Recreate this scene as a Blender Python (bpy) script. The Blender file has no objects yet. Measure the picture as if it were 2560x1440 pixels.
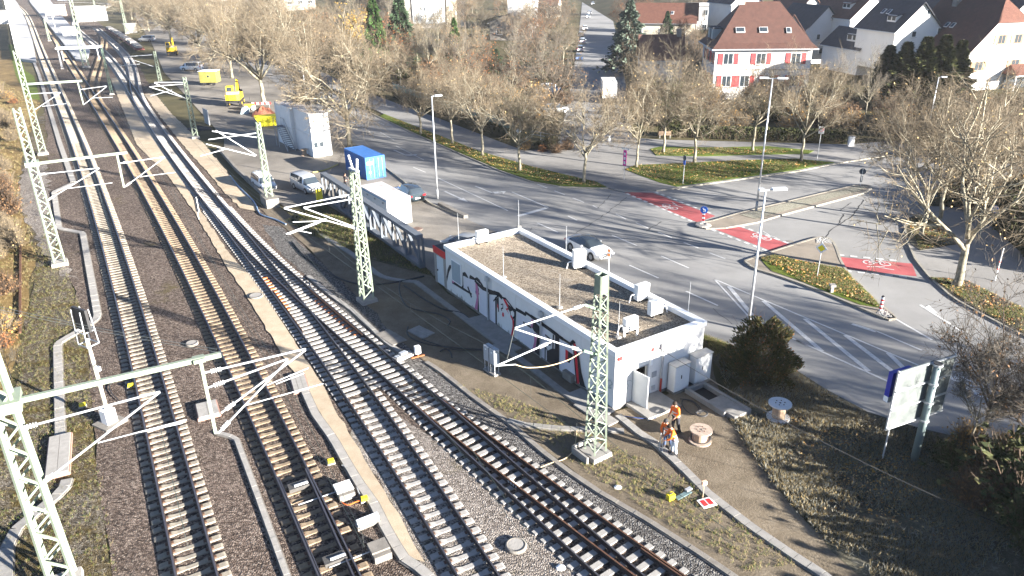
import bpy, bmesh, math, random
import numpy as np
from math import sin, cos, pi, radians, atan2, sqrt, hypot
from mathutils import Vector, Matrix
from mathutils.geometry import tessellate_polygon
random.seed(7); RNG = np.random.default_rng(11)
SC = bpy.context.scene; COL = SC.collection
# ---------------------------------------------------------------- camera, sky, sun, exposure
FPX, PITCH, ROLL, CAMH = 1862.72, 0.418981, -0.0157583, 23.358
AX = Vector((1, 0, 0)); AU = Vector((0, sin(PITCH), cos(PITCH))); AB = Vector((0, -cos(PITCH), sin(PITCH)))
CX = AX * cos(ROLL) + AU * sin(ROLL); CY = AX * -sin(ROLL) + AU * cos(ROLL)
cam = bpy.data.cameras.new('camera'); camo = bpy.data.objects.new('camera', cam); COL.objects.link(camo)
cam.sensor_width = 36; cam.lens = 36 * FPX / 2560; cam.clip_start = .5; cam.clip_end = 6000
camo.matrix_world = Matrix(((CX.x, CY.x, AB.x, 0), (CX.y, CY.y, AB.y, 0), (CX.z, CY.z, AB.z, CAMH), (0, 0, 0, 1)))
SC.camera = camo
SUN_AZ, SUN_EL = radians(-31), radians(13.6)      # direction towards the sun: from the right, a little behind the camera
w = bpy.data.worlds.new('World'); SC.world = w; w.use_nodes = True
nt = w.node_tree; bg = nt.nodes['Background']; sky = nt.nodes.new('ShaderNodeTexSky'); sky.sky_type = 'NISHITA'
sky.sun_disc = False; sky.sun_elevation = SUN_EL; sky.sun_rotation = pi / 2 - SUN_AZ; sky.altitude = 300
sky.air_density = .5; sky.dust_density = .25; sky.ozone_density = 1.5
nt.links.new(sky.outputs[0], bg.inputs[0]); bg.inputs[1].default_value = .05
sl = bpy.data.lights.new('sun', 'SUN'); so = bpy.data.objects.new('sun', sl); COL.objects.link(so)
sl.energy = 5.0; sl.angle = radians(.6); sl.color = (1, .94, .85)
so.rotation_euler = Vector((cos(SUN_AZ) * cos(SUN_EL), sin(SUN_AZ) * cos(SUN_EL), sin(SUN_EL))).to_track_quat('Z', 'Y').to_euler()
SC.view_settings.view_transform = 'Standard'; SC.view_settings.look = 'None'; SC.view_settings.gamma = 1
SC.view_settings.exposure = 2.75; SC.view_settings.use_curve_mapping = False
SC.cycles.max_bounces = 5; SC.cycles.diffuse_bounces = 2; SC.cycles.glossy_bounces = 2; SC.cycles.transmission_bounces = 3
SC.cycles.transparent_max_bounces = 6; SC.cycles.volume_bounces = 0; SC.cycles.caustics_reflective = False; SC.cycles.caustics_refractive = False
SC.cycles.use_denoising = True; SC.cycles.sample_clamp_indirect = 4
# ---------------------------------------------------------------- surveying: a point of the photograph to a point of the place
def ray(px, py):
    a, b = (px - 1280) / FPX, -(py - 720) / FPX
    return CX * a + CY * b - AB
def G(px, py, z=0.0):
    d = ray(px, py); t = (z - CAMH) / d.z
    return Vector((d.x * t, d.y * t, z))
def GP(pts, z=0.0): return [G(p[0], p[1], z) for p in pts]
def HT(base, top):
    """height of a vertical thing standing at pixel base whose top shows at pixel top"""
    g = G(*base); d = ray(*top); t = (g.x * d.x + g.y * d.y) / (d.x * d.x + d.y * d.y)
    return CAMH + t * d.z
def AT(g, px, py):
    """height at which the vertical line over world point g shows at pixel row py / column px"""
    d = ray(px, py); t = (g.x * d.x + g.y * d.y) / (d.x * d.x + d.y * d.y)
    return CAMH + t * d.z
# ---------------------------------------------------------------- materials
MATS = {}
def nd(nt, t, **k):
    n = nt.nodes.new('ShaderNode' + t)
    for a, b in k.items():
        if a in n.inputs: n.inputs[a].default_value = b
        else: setattr(n, a, b)
    return n
def mat(name, col=(.5, .5, .5), rough=.7, metal=0, var=.12, scale=3.0, bump=0.0, bscale=20, spec=.3, emit=None, col2=None, thresh=None, coat=0, detail=5):
    """plain surface with a little colour variation, optional second colour in patches and fine relief"""
    if name in MATS: return MATS[name]
    m = bpy.data.materials.new(name); m.use_nodes = True; nt = m.node_tree; b = nt.nodes['Principled BSDF']
    b.inputs['Roughness'].default_value = rough; b.inputs['Metallic'].default_value = metal; b.inputs['Specular IOR Level'].default_value = spec
    if coat: b.inputs['Coat Weight'].default_value = coat
    tc = nd(nt, 'NewGeometry')
    if var or col2:
        n = nd(nt, 'TexNoise', Scale=scale, Detail=detail, Roughness=.65); nt.links.new(tc.outputs['Position'], n.inputs['Vector'])
        r = nd(nt, 'ValToRGB'); nt.links.new(n.outputs[0], r.inputs[0])
        e = r.color_ramp.elements
        if col2 is not None:
            t = thresh or (.4, .62); e[0].position, e[1].position = t; e[0].color = (*col, 1); e[1].color = (*col2, 1)
        else:
            e[0].position, e[1].position = .25, .75
            e[0].color = (*[max(0, c * (1 - var)) for c in col], 1); e[1].color = (*[min(1, c * (1 + var)) for c in col], 1)
        nt.links.new(r.outputs[0], b.inputs['Base Color'])
    else: b.inputs['Base Color'].default_value = (*col, 1)
    if bump:
        n2 = nd(nt, 'TexNoise', Scale=bscale, Detail=4); nt.links.new(tc.outputs['Position'], n2.inputs['Vector'])
        bp = nd(nt, 'Bump', Strength=bump, Distance=.05); nt.links.new(n2.outputs[0], bp.inputs['Height']); nt.links.new(bp.outputs[0], b.inputs['Normal'])
    if emit: b.inputs['Emission Color'].default_value = (*emit[0], 1); b.inputs['Emission Strength'].default_value = emit[1]
    MATS[name] = m; return m
def stones(name, cols, size=.06, dirt=None, dscale=.25, dth=(.45, .65), bump=.8):
    """loose stones: voronoi cells with a colour each, relief, and patches of another ground through them"""
    m = bpy.data.materials.new(name); m.use_nodes = True; nt = m.node_tree; b = nt.nodes['Principled BSDF']; b.inputs['Roughness'].default_value = .9
    b.inputs['Specular IOR Level'].default_value = .1
    tc = nd(nt, 'NewGeometry')
    v = nd(nt, 'TexVoronoi', Scale=1 / size); nt.links.new(tc.outputs['Position'], v.inputs['Vector'])
    r = nd(nt, 'ValToRGB'); sp = nd(nt, 'SeparateColor'); nt.links.new(v.outputs['Color'], sp.inputs[0]); nt.links.new(sp.outputs[0], r.inputs[0])
    el = r.color_ramp.elements
    while len(el) < len(cols): el.new(.5)
    for i, c in enumerate(cols): el[i].position = i / (len(cols) - 1); el[i].color = (*c, 1)
    n = nd(nt, 'TexNoise', Scale=dscale, Detail=9, Roughness=.72); nt.links.new(tc.outputs['Position'], n.inputs['Vector'])
    out = r.outputs[0]
    # large soft tone differences
    n3 = nd(nt, 'TexNoise', Scale=.09, Detail=6, Roughness=.6); nt.links.new(tc.outputs['Position'], n3.inputs['Vector'])
    mr = nd(nt, 'MapRange'); mr.inputs[1].default_value = .3; mr.inputs[2].default_value = .7; mr.inputs[3].default_value = .72; mr.inputs[4].default_value = 1.25
    nt.links.new(n3.outputs[0], mr.inputs[0])
    mx0 = nd(nt, 'Mix', data_type='RGBA', blend_type='MULTIPLY'); mx0.inputs[0].default_value = 1
    nt.links.new(out, mx0.inputs[6]); nt.links.new(mr.outputs[0], mx0.inputs[7]); out = mx0.outputs[2]
    if dirt:
        r2 = nd(nt, 'ValToRGB'); nt.links.new(n.outputs[0], r2.inputs[0]); e = r2.color_ramp.elements; e[0].position, e[1].position = dth
        n4 = nd(nt, 'TexNoise', Scale=9, Detail=6, Roughness=.7); nt.links.new(tc.outputs['Position'], n4.inputs['Vector'])
        r4 = nd(nt, 'ValToRGB'); nt.links.new(n4.outputs[0], r4.inputs[0]); q = r4.color_ramp.elements
        q[0].position, q[1].position = .3, .7; q[0].color = (*[c * .45 for c in dirt], 1); q[1].color = (*[c * 1.5 for c in dirt], 1)
        mx = nd(nt, 'Mix', data_type='RGBA'); nt.links.new(r2.outputs[0], mx.inputs[0]); nt.links.new(out, mx.inputs[6]); nt.links.new(r4.outputs[0], mx.inputs[7]); out = mx.outputs[2]
    nt.links.new(out, b.inputs['Base Color'])
    bp = nd(nt, 'Bump', Strength=bump, Distance=size * 1.1, invert=True); nt.links.new(v.outputs['Distance'], bp.inputs['Height']); nt.links.new(bp.outputs[0], b.inputs['Normal'])
    MATS[name] = m; return m
def ground_mat(name, cols, scale=.6, fine=12, bump=.5, rough=.95, big=.05, bigamp=(.75, 1.2)):
    """soil, asphalt, grass: blended tones at two scales, grain relief"""
    m = bpy.data.materials.new(name); m.use_nodes = True; nt = m.node_tree; b = nt.nodes['Principled BSDF']; b.inputs['Roughness'].default_value = rough
    b.inputs['Specular IOR Level'].default_value = .15
    tc = nd(nt, 'NewGeometry')
    n = nd(nt, 'TexNoise', Scale=scale, Detail=8, Roughness=.68); nt.links.new(tc.outputs['Position'], n.inputs['Vector'])
    f = nd(nt, 'TexNoise', Scale=fine, Detail=6, Roughness=.75); nt.links.new(tc.outputs['Position'], f.inputs['Vector'])
    mx = nd(nt, 'Math', operation='ADD'); m1 = nd(nt, 'Math', operation='MULTIPLY'); m1.inputs[1].default_value = .55; m2 = nd(nt, 'Math', operation='MULTIPLY'); m2.inputs[1].default_value = .45
    nt.links.new(n.outputs[0], m1.inputs[0]); nt.links.new(f.outputs[0], m2.inputs[0]); nt.links.new(m1.outputs[0], mx.inputs[0]); nt.links.new(m2.outputs[0], mx.inputs[1])
    r = nd(nt, 'ValToRGB'); nt.links.new(mx.outputs[0], r.inputs[0]); el = r.color_ramp.elements
    while len(el) < len(cols): el.new(.5)
    for i, c in enumerate(cols): el[i].position = .3 + .4 * i / (len(cols) - 1); el[i].color = (*c, 1)
    n3 = nd(nt, 'TexNoise', Scale=big, Detail=5); nt.links.new(tc.outputs['Position'], n3.inputs['Vector'])
    mr = nd(nt, 'MapRange'); mr.inputs[1].default_value = .3; mr.inputs[2].default_value = .7; mr.inputs[3].default_value, mr.inputs[4].default_value = bigamp; nt.links.new(n3.outputs[0], mr.inputs[0])
    mm = nd(nt, 'Mix', data_type='RGBA', blend_type='MULTIPLY'); mm.inputs[0].default_value = 1; nt.links.new(r.outputs[0], mm.inputs[6]); nt.links.new(mr.outputs[0], mm.inputs[7])
    nt.links.new(mm.outputs[2], b.inputs['Base Color'])
    if bump:
        bp = nd(nt, 'Bump', Strength=bump, Distance=.06); nt.links.new(f.outputs[0], bp.inputs['Height']); nt.links.new(bp.outputs[0], b.inputs['Normal'])
    MATS[name] = m; return m
def glass(name='glass', col=(.03, .04, .05), rough=.06):
    if name in MATS: return MATS[name]
    return mat(name, col, rough, 0, 0, spec=.8)
# ---------------------------------------------------------------- mesh building
class MB:
    def __init__(s): s.v = []; s.f = []; s.m = []
    def add(s, vs, fs, m=0):
        o = len(s.v); s.v += [tuple(p) for p in vs]; s.f += [tuple(i + o for i in f) for f in fs]; s.m += [m] * len(fs); return s
    def box(s, c, d, m=0, rz=0, taper=1.0, ry=0, rx=0):
        x, y, z = d[0] / 2, d[1] / 2, d[2] / 2
        vs = [(-x, -y, -z), (x, -y, -z), (x, y, -z), (-x, y, -z), (-x * taper, -y * taper, z), (x * taper, -y * taper, z), (x * taper, y * taper, z), (-x * taper, y * taper, z)]
        if rz or ry or rx:
            R = Matrix.Rotation(rz, 3, 'Z') @ Matrix.Rotation(ry, 3, 'Y') @ Matrix.Rotation(rx, 3, 'X'); vs = [R @ Vector(p) for p in vs]
        vs = [(p[0] + c[0], p[1] + c[1], p[2] + c[2]) for p in vs]
        return s.add(vs, [(0, 3, 2, 1), (4, 5, 6, 7), (0, 1, 5, 4), (1, 2, 6, 5), (2, 3, 7, 6), (3, 0, 4, 7)], m)
    def b2(s, lo, hi, m=0):
        return s.box([(a + b) / 2 for a, b in zip(lo, hi)], [b - a for a, b in zip(lo, hi)], m)
    def cyl(s, p0, p1, r0, r1=None, n=8, m=0, cap=True):
        p0, p1 = Vector(p0), Vector(p1); r1 = r0 if r1 is None else r1; d = (p1 - p0)
        if d.length < 1e-6: return s
        d.normalize(); a = d.orthogonal().normalized(); b = d.cross(a)
        vs = [p0 + (a * cos(2 * pi * i / n) + b * sin(2 * pi * i / n)) * r0 for i in range(n)] + [p1 + (a * cos(2 * pi * i / n) + b * sin(2 * pi * i / n)) * r1 for i in range(n)]
        fs = [(i, (i + 1) % n, n + (i + 1) % n, n + i) for i in range(n)]
        if cap: fs += [tuple(range(n))[::-1], tuple(range(n, 2 * n))]
        return s.add(vs, fs, m)
    def bar(s, p0, p1, w, h=None, m=0):
        """square bar between two points; h is its size up-down"""
        p0, p1 = Vector(p0), Vector(p1); h = h or w; d = (p1 - p0).normalized()
        up = Vector((0, 0, 1)) if abs(d.z) < .95 else Vector((1, 0, 0))
        a = d.cross(up).normalized(); b = a.cross(d)
        vs = [p + a * (w / 2 * i) + b * (h / 2 * j) for p in (p0, p1) for i, j in ((-1, -1), (1, -1), (1, 1), (-1, 1))]
        return s.add(vs, [(3, 2, 1, 0), (4, 5, 6, 7), (0, 1, 5, 4), (1, 2, 6, 5), (2, 3, 7, 6), (3, 0, 4, 7)], m)
    def tube(s, pts, r, n=6, m=0, close=False):
        pts = [Vector(p) for p in pts]; o = len(s.v); k = len(pts); prev = None
        for i, p in enumerate(pts):
            d = (pts[min(i + 1, k - 1)] - pts[max(i - 1, 0)]).normalized()
            a = d.orthogonal().normalized() if prev is None else (prev - d * prev.dot(d)).normalized(); prev = a; b = d.cross(a)
            rr = r[i] if isinstance(r, (list, tuple)) else r
            s.v += [tuple(p + (a * cos(2 * pi * j / n) + b * sin(2 * pi * j / n)) * rr) for j in range(n)]
        for i in range(k - 1):
            for j in range(n): s.f.append((o + i * n + j, o + i * n + (j + 1) % n, o + (i + 1) * n + (j + 1) % n, o + (i + 1) * n + j)); s.m.append(m)
        s.f.append(tuple(range(o + n - 1, o - 1, -1))); s.m.append(m); s.f.append(tuple(range(o + (k - 1) * n, o + k * n))); s.m.append(m)
        return s
    def lathe(s, prof, n=16, m=0, c=(0, 0, 0)):
        o = len(s.v); k = len(prof)
        for r, z in prof: s.v += [(c[0] + r * cos(2 * pi * j / n), c[1] + r * sin(2 * pi * j / n), c[2] + z) for j in range(n)]
        for i in range(k - 1):
            for j in range(n): s.f.append((o + i * n + j, o + i * n + (j + 1) % n, o + (i + 1) * n + (j + 1) % n, o + (i + 1) * n + j)); s.m.append(m)
        s.f.append(tuple(range(o + n - 1, o - 1, -1))); s.m.append(m); s.f.append(tuple(range(o + (k - 1) * n, o + k * n))); s.m.append(m)
        return s
    def poly(s, pts, m=0):
        """flat concave polygon"""
        vs = [Vector(p) for p in pts]; tr = tessellate_polygon([vs])
        fs = []
        for a, b, c in tr:
            nz = (vs[b] - vs[a]).cross(vs[c] - vs[a]).z
            fs.append((a, b, c) if nz > 0 else (a, c, b))
        return s.add(vs, fs, m)
    def prism(s, pts, z0, z1, m=0):
        n = len(pts); A = sum(pts[i][0] * pts[(i + 1) % n][1] - pts[(i + 1) % n][0] * pts[i][1] for i in range(n))
        if A < 0: pts = pts[::-1]
        lo = [(p[0], p[1], z0) for p in pts]; hi = [(p[0], p[1], z1) for p in pts]
        s.poly(hi, m); s.add(lo + hi, [(i, (i + 1) % n, n + (i + 1) % n, n + i) for i in range(n)], m); return s
    def extr(s, prof, a, b, m=0):
        """profile (list of 3-D points) swept by the vector between a and b"""
        d = Vector(b) - Vector(a); n = len(prof); P = [Vector(p) + Vector(a) for p in prof]
        return s.add(P + [p + d for p in P], [tuple(range(n))[::-1], tuple(range(n, 2 * n))] + [(i, (i + 1) % n, n + (i + 1) % n, n + i) for i in range(n)], m)
    def mesh(s, name, mats, smooth=False):
        me = bpy.data.meshes.new(name); me.from_pydata(s.v, [], s.f)
        for x in (mats if isinstance(mats, (list, tuple)) else [mats]): me.materials.append(x)
        if any(s.m): me.polygons.foreach_set('material_index', s.m)
        if smooth: me.polygons.foreach_set('use_smooth', [True] * len(me.polygons))
        me.update(); return me
    def build(s, name, mats, parent=None, smooth=False, origin=False, **tags):
        if origin and s.v:
            a = np.array(s.v); c = Vector(((a[:, 0].min() + a[:, 0].max()) / 2, (a[:, 1].min() + a[:, 1].max()) / 2, a[:, 2].min()))
            s.v = [tuple(Vector(p) - c) for p in s.v]
        me = s.mesh(name, mats, smooth); o = bpy.data.objects.new(name, me); COL.objects.link(o)
        if origin and s.v: o.location = c
        if parent is not None: o.parent = parent
        for k, v in tags.items(): o[k] = v
        return o
def tag(o, label=None, category=None, group=None, kind=None):
    for k, v in (('label', label), ('category', category), ('group', group), ('kind', kind)):
        if v: o[k] = v
    return o
def thing(name, label, category, loc=(0, 0, 0), rz=0, group=None, scale=None):
    o = bpy.data.objects.new(name, None); COL.objects.link(o); o.empty_display_size = .2
    o.location = loc; o.rotation_euler = (0, 0, rz)
    if scale: o.scale = (scale,) * 3 if not isinstance(scale, (tuple, list)) else scale
    return tag(o, label, category, group)
def dup(root, loc, rz=0, label=None, group=None, scale=None, parent=None):
    r = root.copy(); COL.objects.link(r); r.location = loc; r.rotation_euler = (0, 0, rz)
    if scale: r.scale = (scale,) * 3 if not isinstance(scale, (tuple, list)) else scale
    if label: r['label'] = label
    if group: r['group'] = group
    for ch in list(root.children):
        c = ch.copy(); COL.objects.link(c); c.parent = r
        for g in ch.children:
            d = g.copy(); COL.objects.link(d); d.parent = c
    return r
def inst(name, me, loc, rz=0, parent=None, scale=None):
    o = bpy.data.objects.new(name, me); COL.objects.link(o); o.location = loc; o.rotation_euler = (0, 0, rz)
    if scale: o.scale = scale if isinstance(scale, (tuple, list)) else (scale,) * 3
    if parent is not None: o.parent = parent
    return o
def structure(name, mb, m, **k):
    o = mb.build(name, m, **k); o['kind'] = 'structure'; return o
def heading(a, b): return atan2(b[1] - a[1], b[0] - a[0])
# ---------------------------------------------------------------- lines on the ground
def smooth_path(pts, deg=4, step=.6):
    """even points along a smooth curve through surveyed points"""
    P = np.array([[p[0], p[1]] for p in pts]); t = np.r_[0, np.cumsum(np.hypot(*np.diff(P, axis=0).T))]
    T = t[-1]; d = min(deg, len(P) - 1); cx = np.polyfit(t / T, P[:, 0], d); cy = np.polyfit(t / T, P[:, 1], d)
    u = np.linspace(0, 1, int(T * 3) + 2); Q = np.c_[np.polyval(cx, u), np.polyval(cy, u)]
    s = np.r_[0, np.cumsum(np.hypot(*np.diff(Q, axis=0).T))]; k = np.arange(0, s[-1], step)
    return np.c_[np.interp(k, s, Q[:, 0]), np.interp(k, s, Q[:, 1])]
def poly_path(pts, step=1.0):
    P = np.array([[p[0], p[1]] for p in pts]); s = np.r_[0, np.cumsum(np.hypot(*np.diff(P, axis=0).T))]
    k = np.r_[np.arange(0, s[-1], step), s[-1]]; return np.c_[np.interp(k, s, P[:, 0]), np.interp(k, s, P[:, 1])]
def catmull(pts, n=8):
    P = [Vector(p) for p in pts]; out = []
    for i in range(len(P) - 1):
        p0, p1, p2, p3 = P[max(i - 1, 0)], P[i], P[i + 1], P[min(i + 2, len(P) - 1)]
        for j in range(n):
            t = j / n; out.append(.5 * ((2 * p1) + (p2 - p0) * t + (2 * p0 - 5 * p1 + 4 * p2 - p3) * t * t + (3 * p1 - p0 - 3 * p2 + p3) * t ** 3))
    return out + [P[-1]]
def tangents(Q):
    d = np.gradient(np.asarray(Q, float), axis=0); return d / np.maximum(np.hypot(d[:, 0], d[:, 1])[:, None], 1e-9)
def offset(Q, o):
    Q = np.asarray(Q, float); t = tangents(Q); return Q + np.c_[t[:, 1], -t[:, 0]] * o     # positive: to the right of travel
def ribbon(mb, Q, w, z0, z1, m=0):
    """solid strip of width w along path Q from height z0 to z1"""
    a, b = offset(Q, -w / 2), offset(Q, w / 2); n = len(Q); o = len(mb.v)
    for i in range(n):
        mb.v += [(a[i, 0], a[i, 1], z0), (b[i, 0], b[i, 1], z0), (b[i, 0], b[i, 1], z1), (a[i, 0], a[i, 1], z1)]
    for i in range(n - 1):
        k = o + 4 * i; q = [(k + 3, k + 2, k + 6, k + 7), (k + 2, k + 1, k + 5, k + 6), (k, k + 3, k + 7, k + 4)]
        mb.f += q; mb.m += [m] * 3
    mb.f += [(o, o + 1, o + 2, o + 3), (o + 4 * n - 1, o + 4 * n - 2, o + 4 * n - 3, o + 4 * n - 4)]; mb.m += [m, m]
    return mb
def sheet(name, pts, z, m, kind='structure', wiggle=0, **k):
    P = [Vector((p[0], p[1], z)) for p in pts]
    mb = MB(); mb.poly(P); o = mb.build(name, m, **k); o['kind'] = kind; return o
def rough_edge(pts, amp=.25, step=1.2, seed=1):
    """ragged outline"""
    r = random.Random(seed); out = []
    n = len(pts)
    for i in range(n):
        a, b = Vector(pts[i]), Vector(pts[(i + 1) % n]); L = (b - a).length; k = max(1, min(60, int(L / step)))
        for j in range(k):
            p = a.lerp(b, j / k); out.append(p + Vector((r.uniform(-amp, amp), r.uniform(-amp, amp), 0)) if j else p)
    return out
# ================================================================ the setting: ground, road, yard
M_EARTH = ground_mat('earth', [(.035, .038, .016), (.075, .065, .03), (.12, .10, .05)], .25, 6, .6)
M_BALLAST = stones('ballast', [(.03, .023, .019), (.075, .056, .046), (.13, .10, .082), (.22, .18, .15)], .085, dirt=(.085, .07, .03), dscale=.16, dth=(.6, .72))
M_BALLAST_DK = stones('ballast_dark', [(.035, .032, .03), (.075, .07, .068), (.13, .125, .12), (.22, .21, .2)], .08, bump=.9)
M_BALLAST_GREY = stones('ballast_grey', [(.07, .06, .052), (.15, .13, .115), (.24, .21, .185), (.34, .31, .28)], .075, dirt=(.10, .085, .05), dscale=.4, dth=(.58, .7))
M_MOSSY = stones('mossy_ballast', [(.035, .028, .02), (.08, .066, .05), (.135, .115, .09), (.24, .215, .18)], .065, dirt=(.075, .055, .016), dscale=.45, dth=(.42, .62))
M_SAND = ground_mat('sand', [(.31, .24, .16), (.4, .325, .235), (.48, .405, .305)], 1.2, 14, .5, big=.15, bigamp=(.85, 1.1))
M_SOIL = ground_mat('soil', [(.08, .064, .045), (.15, .122, .088), (.22, .185, .14)], .9, 9, .9, big=.12, bigamp=(.7, 1.15))
M_DRY = ground_mat('dry_grass', [(.07, .05, .02), (.16, .11, .045), (.25, .17, .075)], .8, 10, 1, big=.2, bigamp=(.7, 1.25))
M_GRASS = ground_mat('lawn', [(.045, .07, .010), (.085, .12, .016), (.14, .15, .03)], .9, 12, 1, big=.3, bigamp=(.75, 1.2))
M_SHADEGRASS = ground_mat('rough_grass', [(.03, .026, .016), (.095, .085, .058), (.23, .215, .17)], .8, 9, 1, big=.2, bigamp=(.6, 1.3))
M_ASPH = ground_mat('asphalt', [(.19, .187, .183), (.235, .232, .226), (.28, .275, .268)], .35, 25, .15, .85, big=.06, bigamp=(.8, 1.15))
M_YARD = ground_mat('yard_asphalt', [(.12, .108, .092), (.2, .182, .158), (.28, .255, .222)], .22, 8, .35, .9, big=.1, bigamp=(.7, 1.25))
M_PAVE = ground_mat('pavement', [(.18, .174, .165), (.225, .218, .208), (.27, .262, .25)], .5, 20, .2, .88)
M_PATH = ground_mat('path_surface', [(.16, .14, .115), (.22, .19, .155), (.28, .245, .2)], .6, 20, .2, .9)
M_KERB = mat('kerb_stone', (.27, .25, .21), .85, var=.25, scale=1.5, bump=.3)
M_CONC = mat('concrete', (.24, .23, .215), .88, var=.2, scale=2.2, bump=.25, bscale=30)
M_CONC_D = mat('concrete_old', (.19, .175, .155), .9, var=.28, scale=1.8, bump=.35)
M_CONC_L = mat('concrete_pale', (.285, .27, .25), .88, var=.16, scale=3, bump=.25)
M_PAINT = mat('road_paint', (.56, .56, .55), .7, col2=(.34, .34, .335), thresh=(.45, .75), scale=7)
M_RED = ground_mat('red_lane', [(.25, .06, .065), (.33, .085, .09), (.40, .12, .12)], .8, 18, .15, .8)
M_COBBLE = stones('cobble', [(.2, .19, .17), (.33, .32, .3), (.48, .47, .45)], .13, bump=.7)
M_GRAVEL = stones('island_gravel', [(.14, .13, .1), (.25, .24, .19), (.36, .34, .28)], .05, bump=.6)
M_LEAVES = [mat('leaf_%s' % n, c, .8, var=.3, scale=5) for n, c in (('ochre', (.36, .2, .05)), ('rust', (.25, .1, .035)), ('brown', (.17, .095, .045)), ('tan', (.42, .3, .14)))]

g = MB(); g.poly([(-1800, -60, -.08), (1800, -60, -.08), (1800, 3600, -.08), (-1800, 3600, -.08)])
structure('ground', g, M_EARTH)
# the railway: ballast bed, moss and dry grass beside it
BAL_R = [(2150, 1700), (1840, 1440), (1740, 1375), (1620, 1300), (1480, 1212), (1317, 1095), (1190, 995), (1065, 907), (1000, 850), (920, 765), (840, 690), (760, 610), (700, 560), (640, 515), (575, 455), (520, 392), (470, 335), (420, 275), (380, 225), (345, 160), (300, 100), (240, 50), (170, 0), (110, -30)]
BAL_L = [(10, -30), (60, 60), (95, 180), (112, 280), (120, 400), (120, 520), (150, 640), (200, 760), (225, 860), (230, 1000), (240, 1150), (260, 1300), (280, 1440), (300, 1700)]
sheet('ballast_bed', rough_edge(GP(BAL_R + BAL_L), .2, 1.5, 3), -.04, M_BALLAST)
sheet('mossy_verge', rough_edge(GP(BAL_L[3:] + [(-400, 1700), (-260, 1300), (-60, 1150), (20, 1000), (60, 800), (95, 640), (60, 540), (45, 460), (60, 380), (85, 300)]), .3, 1.5, 5), -.05, M_MOSSY)
sheet('dry_verge', rough_edge(GP([(85, 300), (60, 380), (45, 460), (60, 540), (95, 640), (60, 800), (20, 1000), (-60, 1150), (-500, 1200), (-900, 700), (-600, 300), (-200, 130), (30, 125), (45, 160), (80, 190), (100, 260)]), .3, 2, 8), -.058, M_DRY)
sheet('verge_lawn', GP([(20, 112), (40, 110), (62, 175), (85, 190), (100, 250), (70, 245), (40, 190)]), -.045, M_GRASS)
sheet('stony_verge', rough_edge(GP([(60, 420), (118, 400), (122, 520), (150, 640), (200, 700), (150, 690), (120, 640), (70, 560), (40, 500)]), .4, 1, 31), -.034, M_BALLAST_GREY)
# paler new ballast between and beside the right-hand tracks
sheet('pale_ballast', rough_edge(GP([(872, 1090), (960, 1225), (1015, 1320), (1075, 1440), (1150, 1700), (1700, 1700), (1480, 1440), (1280, 1262), (1150, 1140), (1000, 1040), (930, 990)]), .15, 1, 4), -.034, M_BALLAST_GREY)
sheet('dark_ballast', rough_edge(GP([(700, 565), (780, 635), (860, 710), (960, 800), (1065, 907), (1190, 995), (1317, 1095), (1480, 1212), (1620, 1300), (1840, 1440), (2150, 1700), (1950, 1700), (1700, 1440), (1400, 1225), (1160, 1045), (960, 880), (800, 725), (690, 620), (655, 560)]), .15, 1, 6), -.034, M_BALLAST_DK)
# sand paths
sheet('sand_path', rough_edge(GP([(276, 195), (310, 198), (397, 360), (440, 427), (507, 535), (575, 635), (655, 722), (740, 860), (812, 970), (870, 1080), (960, 1225), (1015, 1320), (1062, 1405), (1010, 1390), (940, 1265), (900, 1200), (838, 1090), (800, 1030), (722, 915), (640, 780), (605, 720), (562, 660), (490, 535), (422, 442), (342, 362)]), .07, .8, 9), .008, M_SAND)
sheet('sand_path', rough_edge(GP([(360, 235), (385, 232), (430, 285), (510, 360), (560, 420), (620, 490), (650, 530), (600, 520), (560, 480), (525, 437), (455, 360), (400, 290)]), .1, .8, 10), .008, M_SAND)
# soil beside the switch-gear building, path to the right of it
sheet('trackside_soil', rough_edge(GP([(640, 515), (700, 520), (760, 560), (900, 640), (1080, 690), (1120, 735), (1300, 850), (1530, 1030), (1650, 1000), (1780, 900), (1800, 1010), (1860, 1100), (1960, 1240), (2150, 1440), (2400, 1700)] + BAL_R[:14]), .15, 1.5, 12), -.006, M_SOIL)
sheet('shaded_turf', rough_edge(GP([(720, 552), (800, 508), (930, 590), (1060, 668), (1082, 690), (960, 655), (860, 620), (780, 590)]), .2, 1, 13), .004, M_SHADEGRASS)
sheet('weedy_bank', rough_edge(GP([(1757, 838), (1830, 868), (1990, 925), (2060, 970), (2170, 1030), (2300, 1070), (2560, 1150), (3000, 1300), (3300, 1700), (2400, 1700), (2150, 1440), (1960, 1240), (1860, 1100), (1810, 1020), (1850, 960), (1775, 900)]), .25, 1.5, 14), .004, M_SHADEGRASS)
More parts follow.
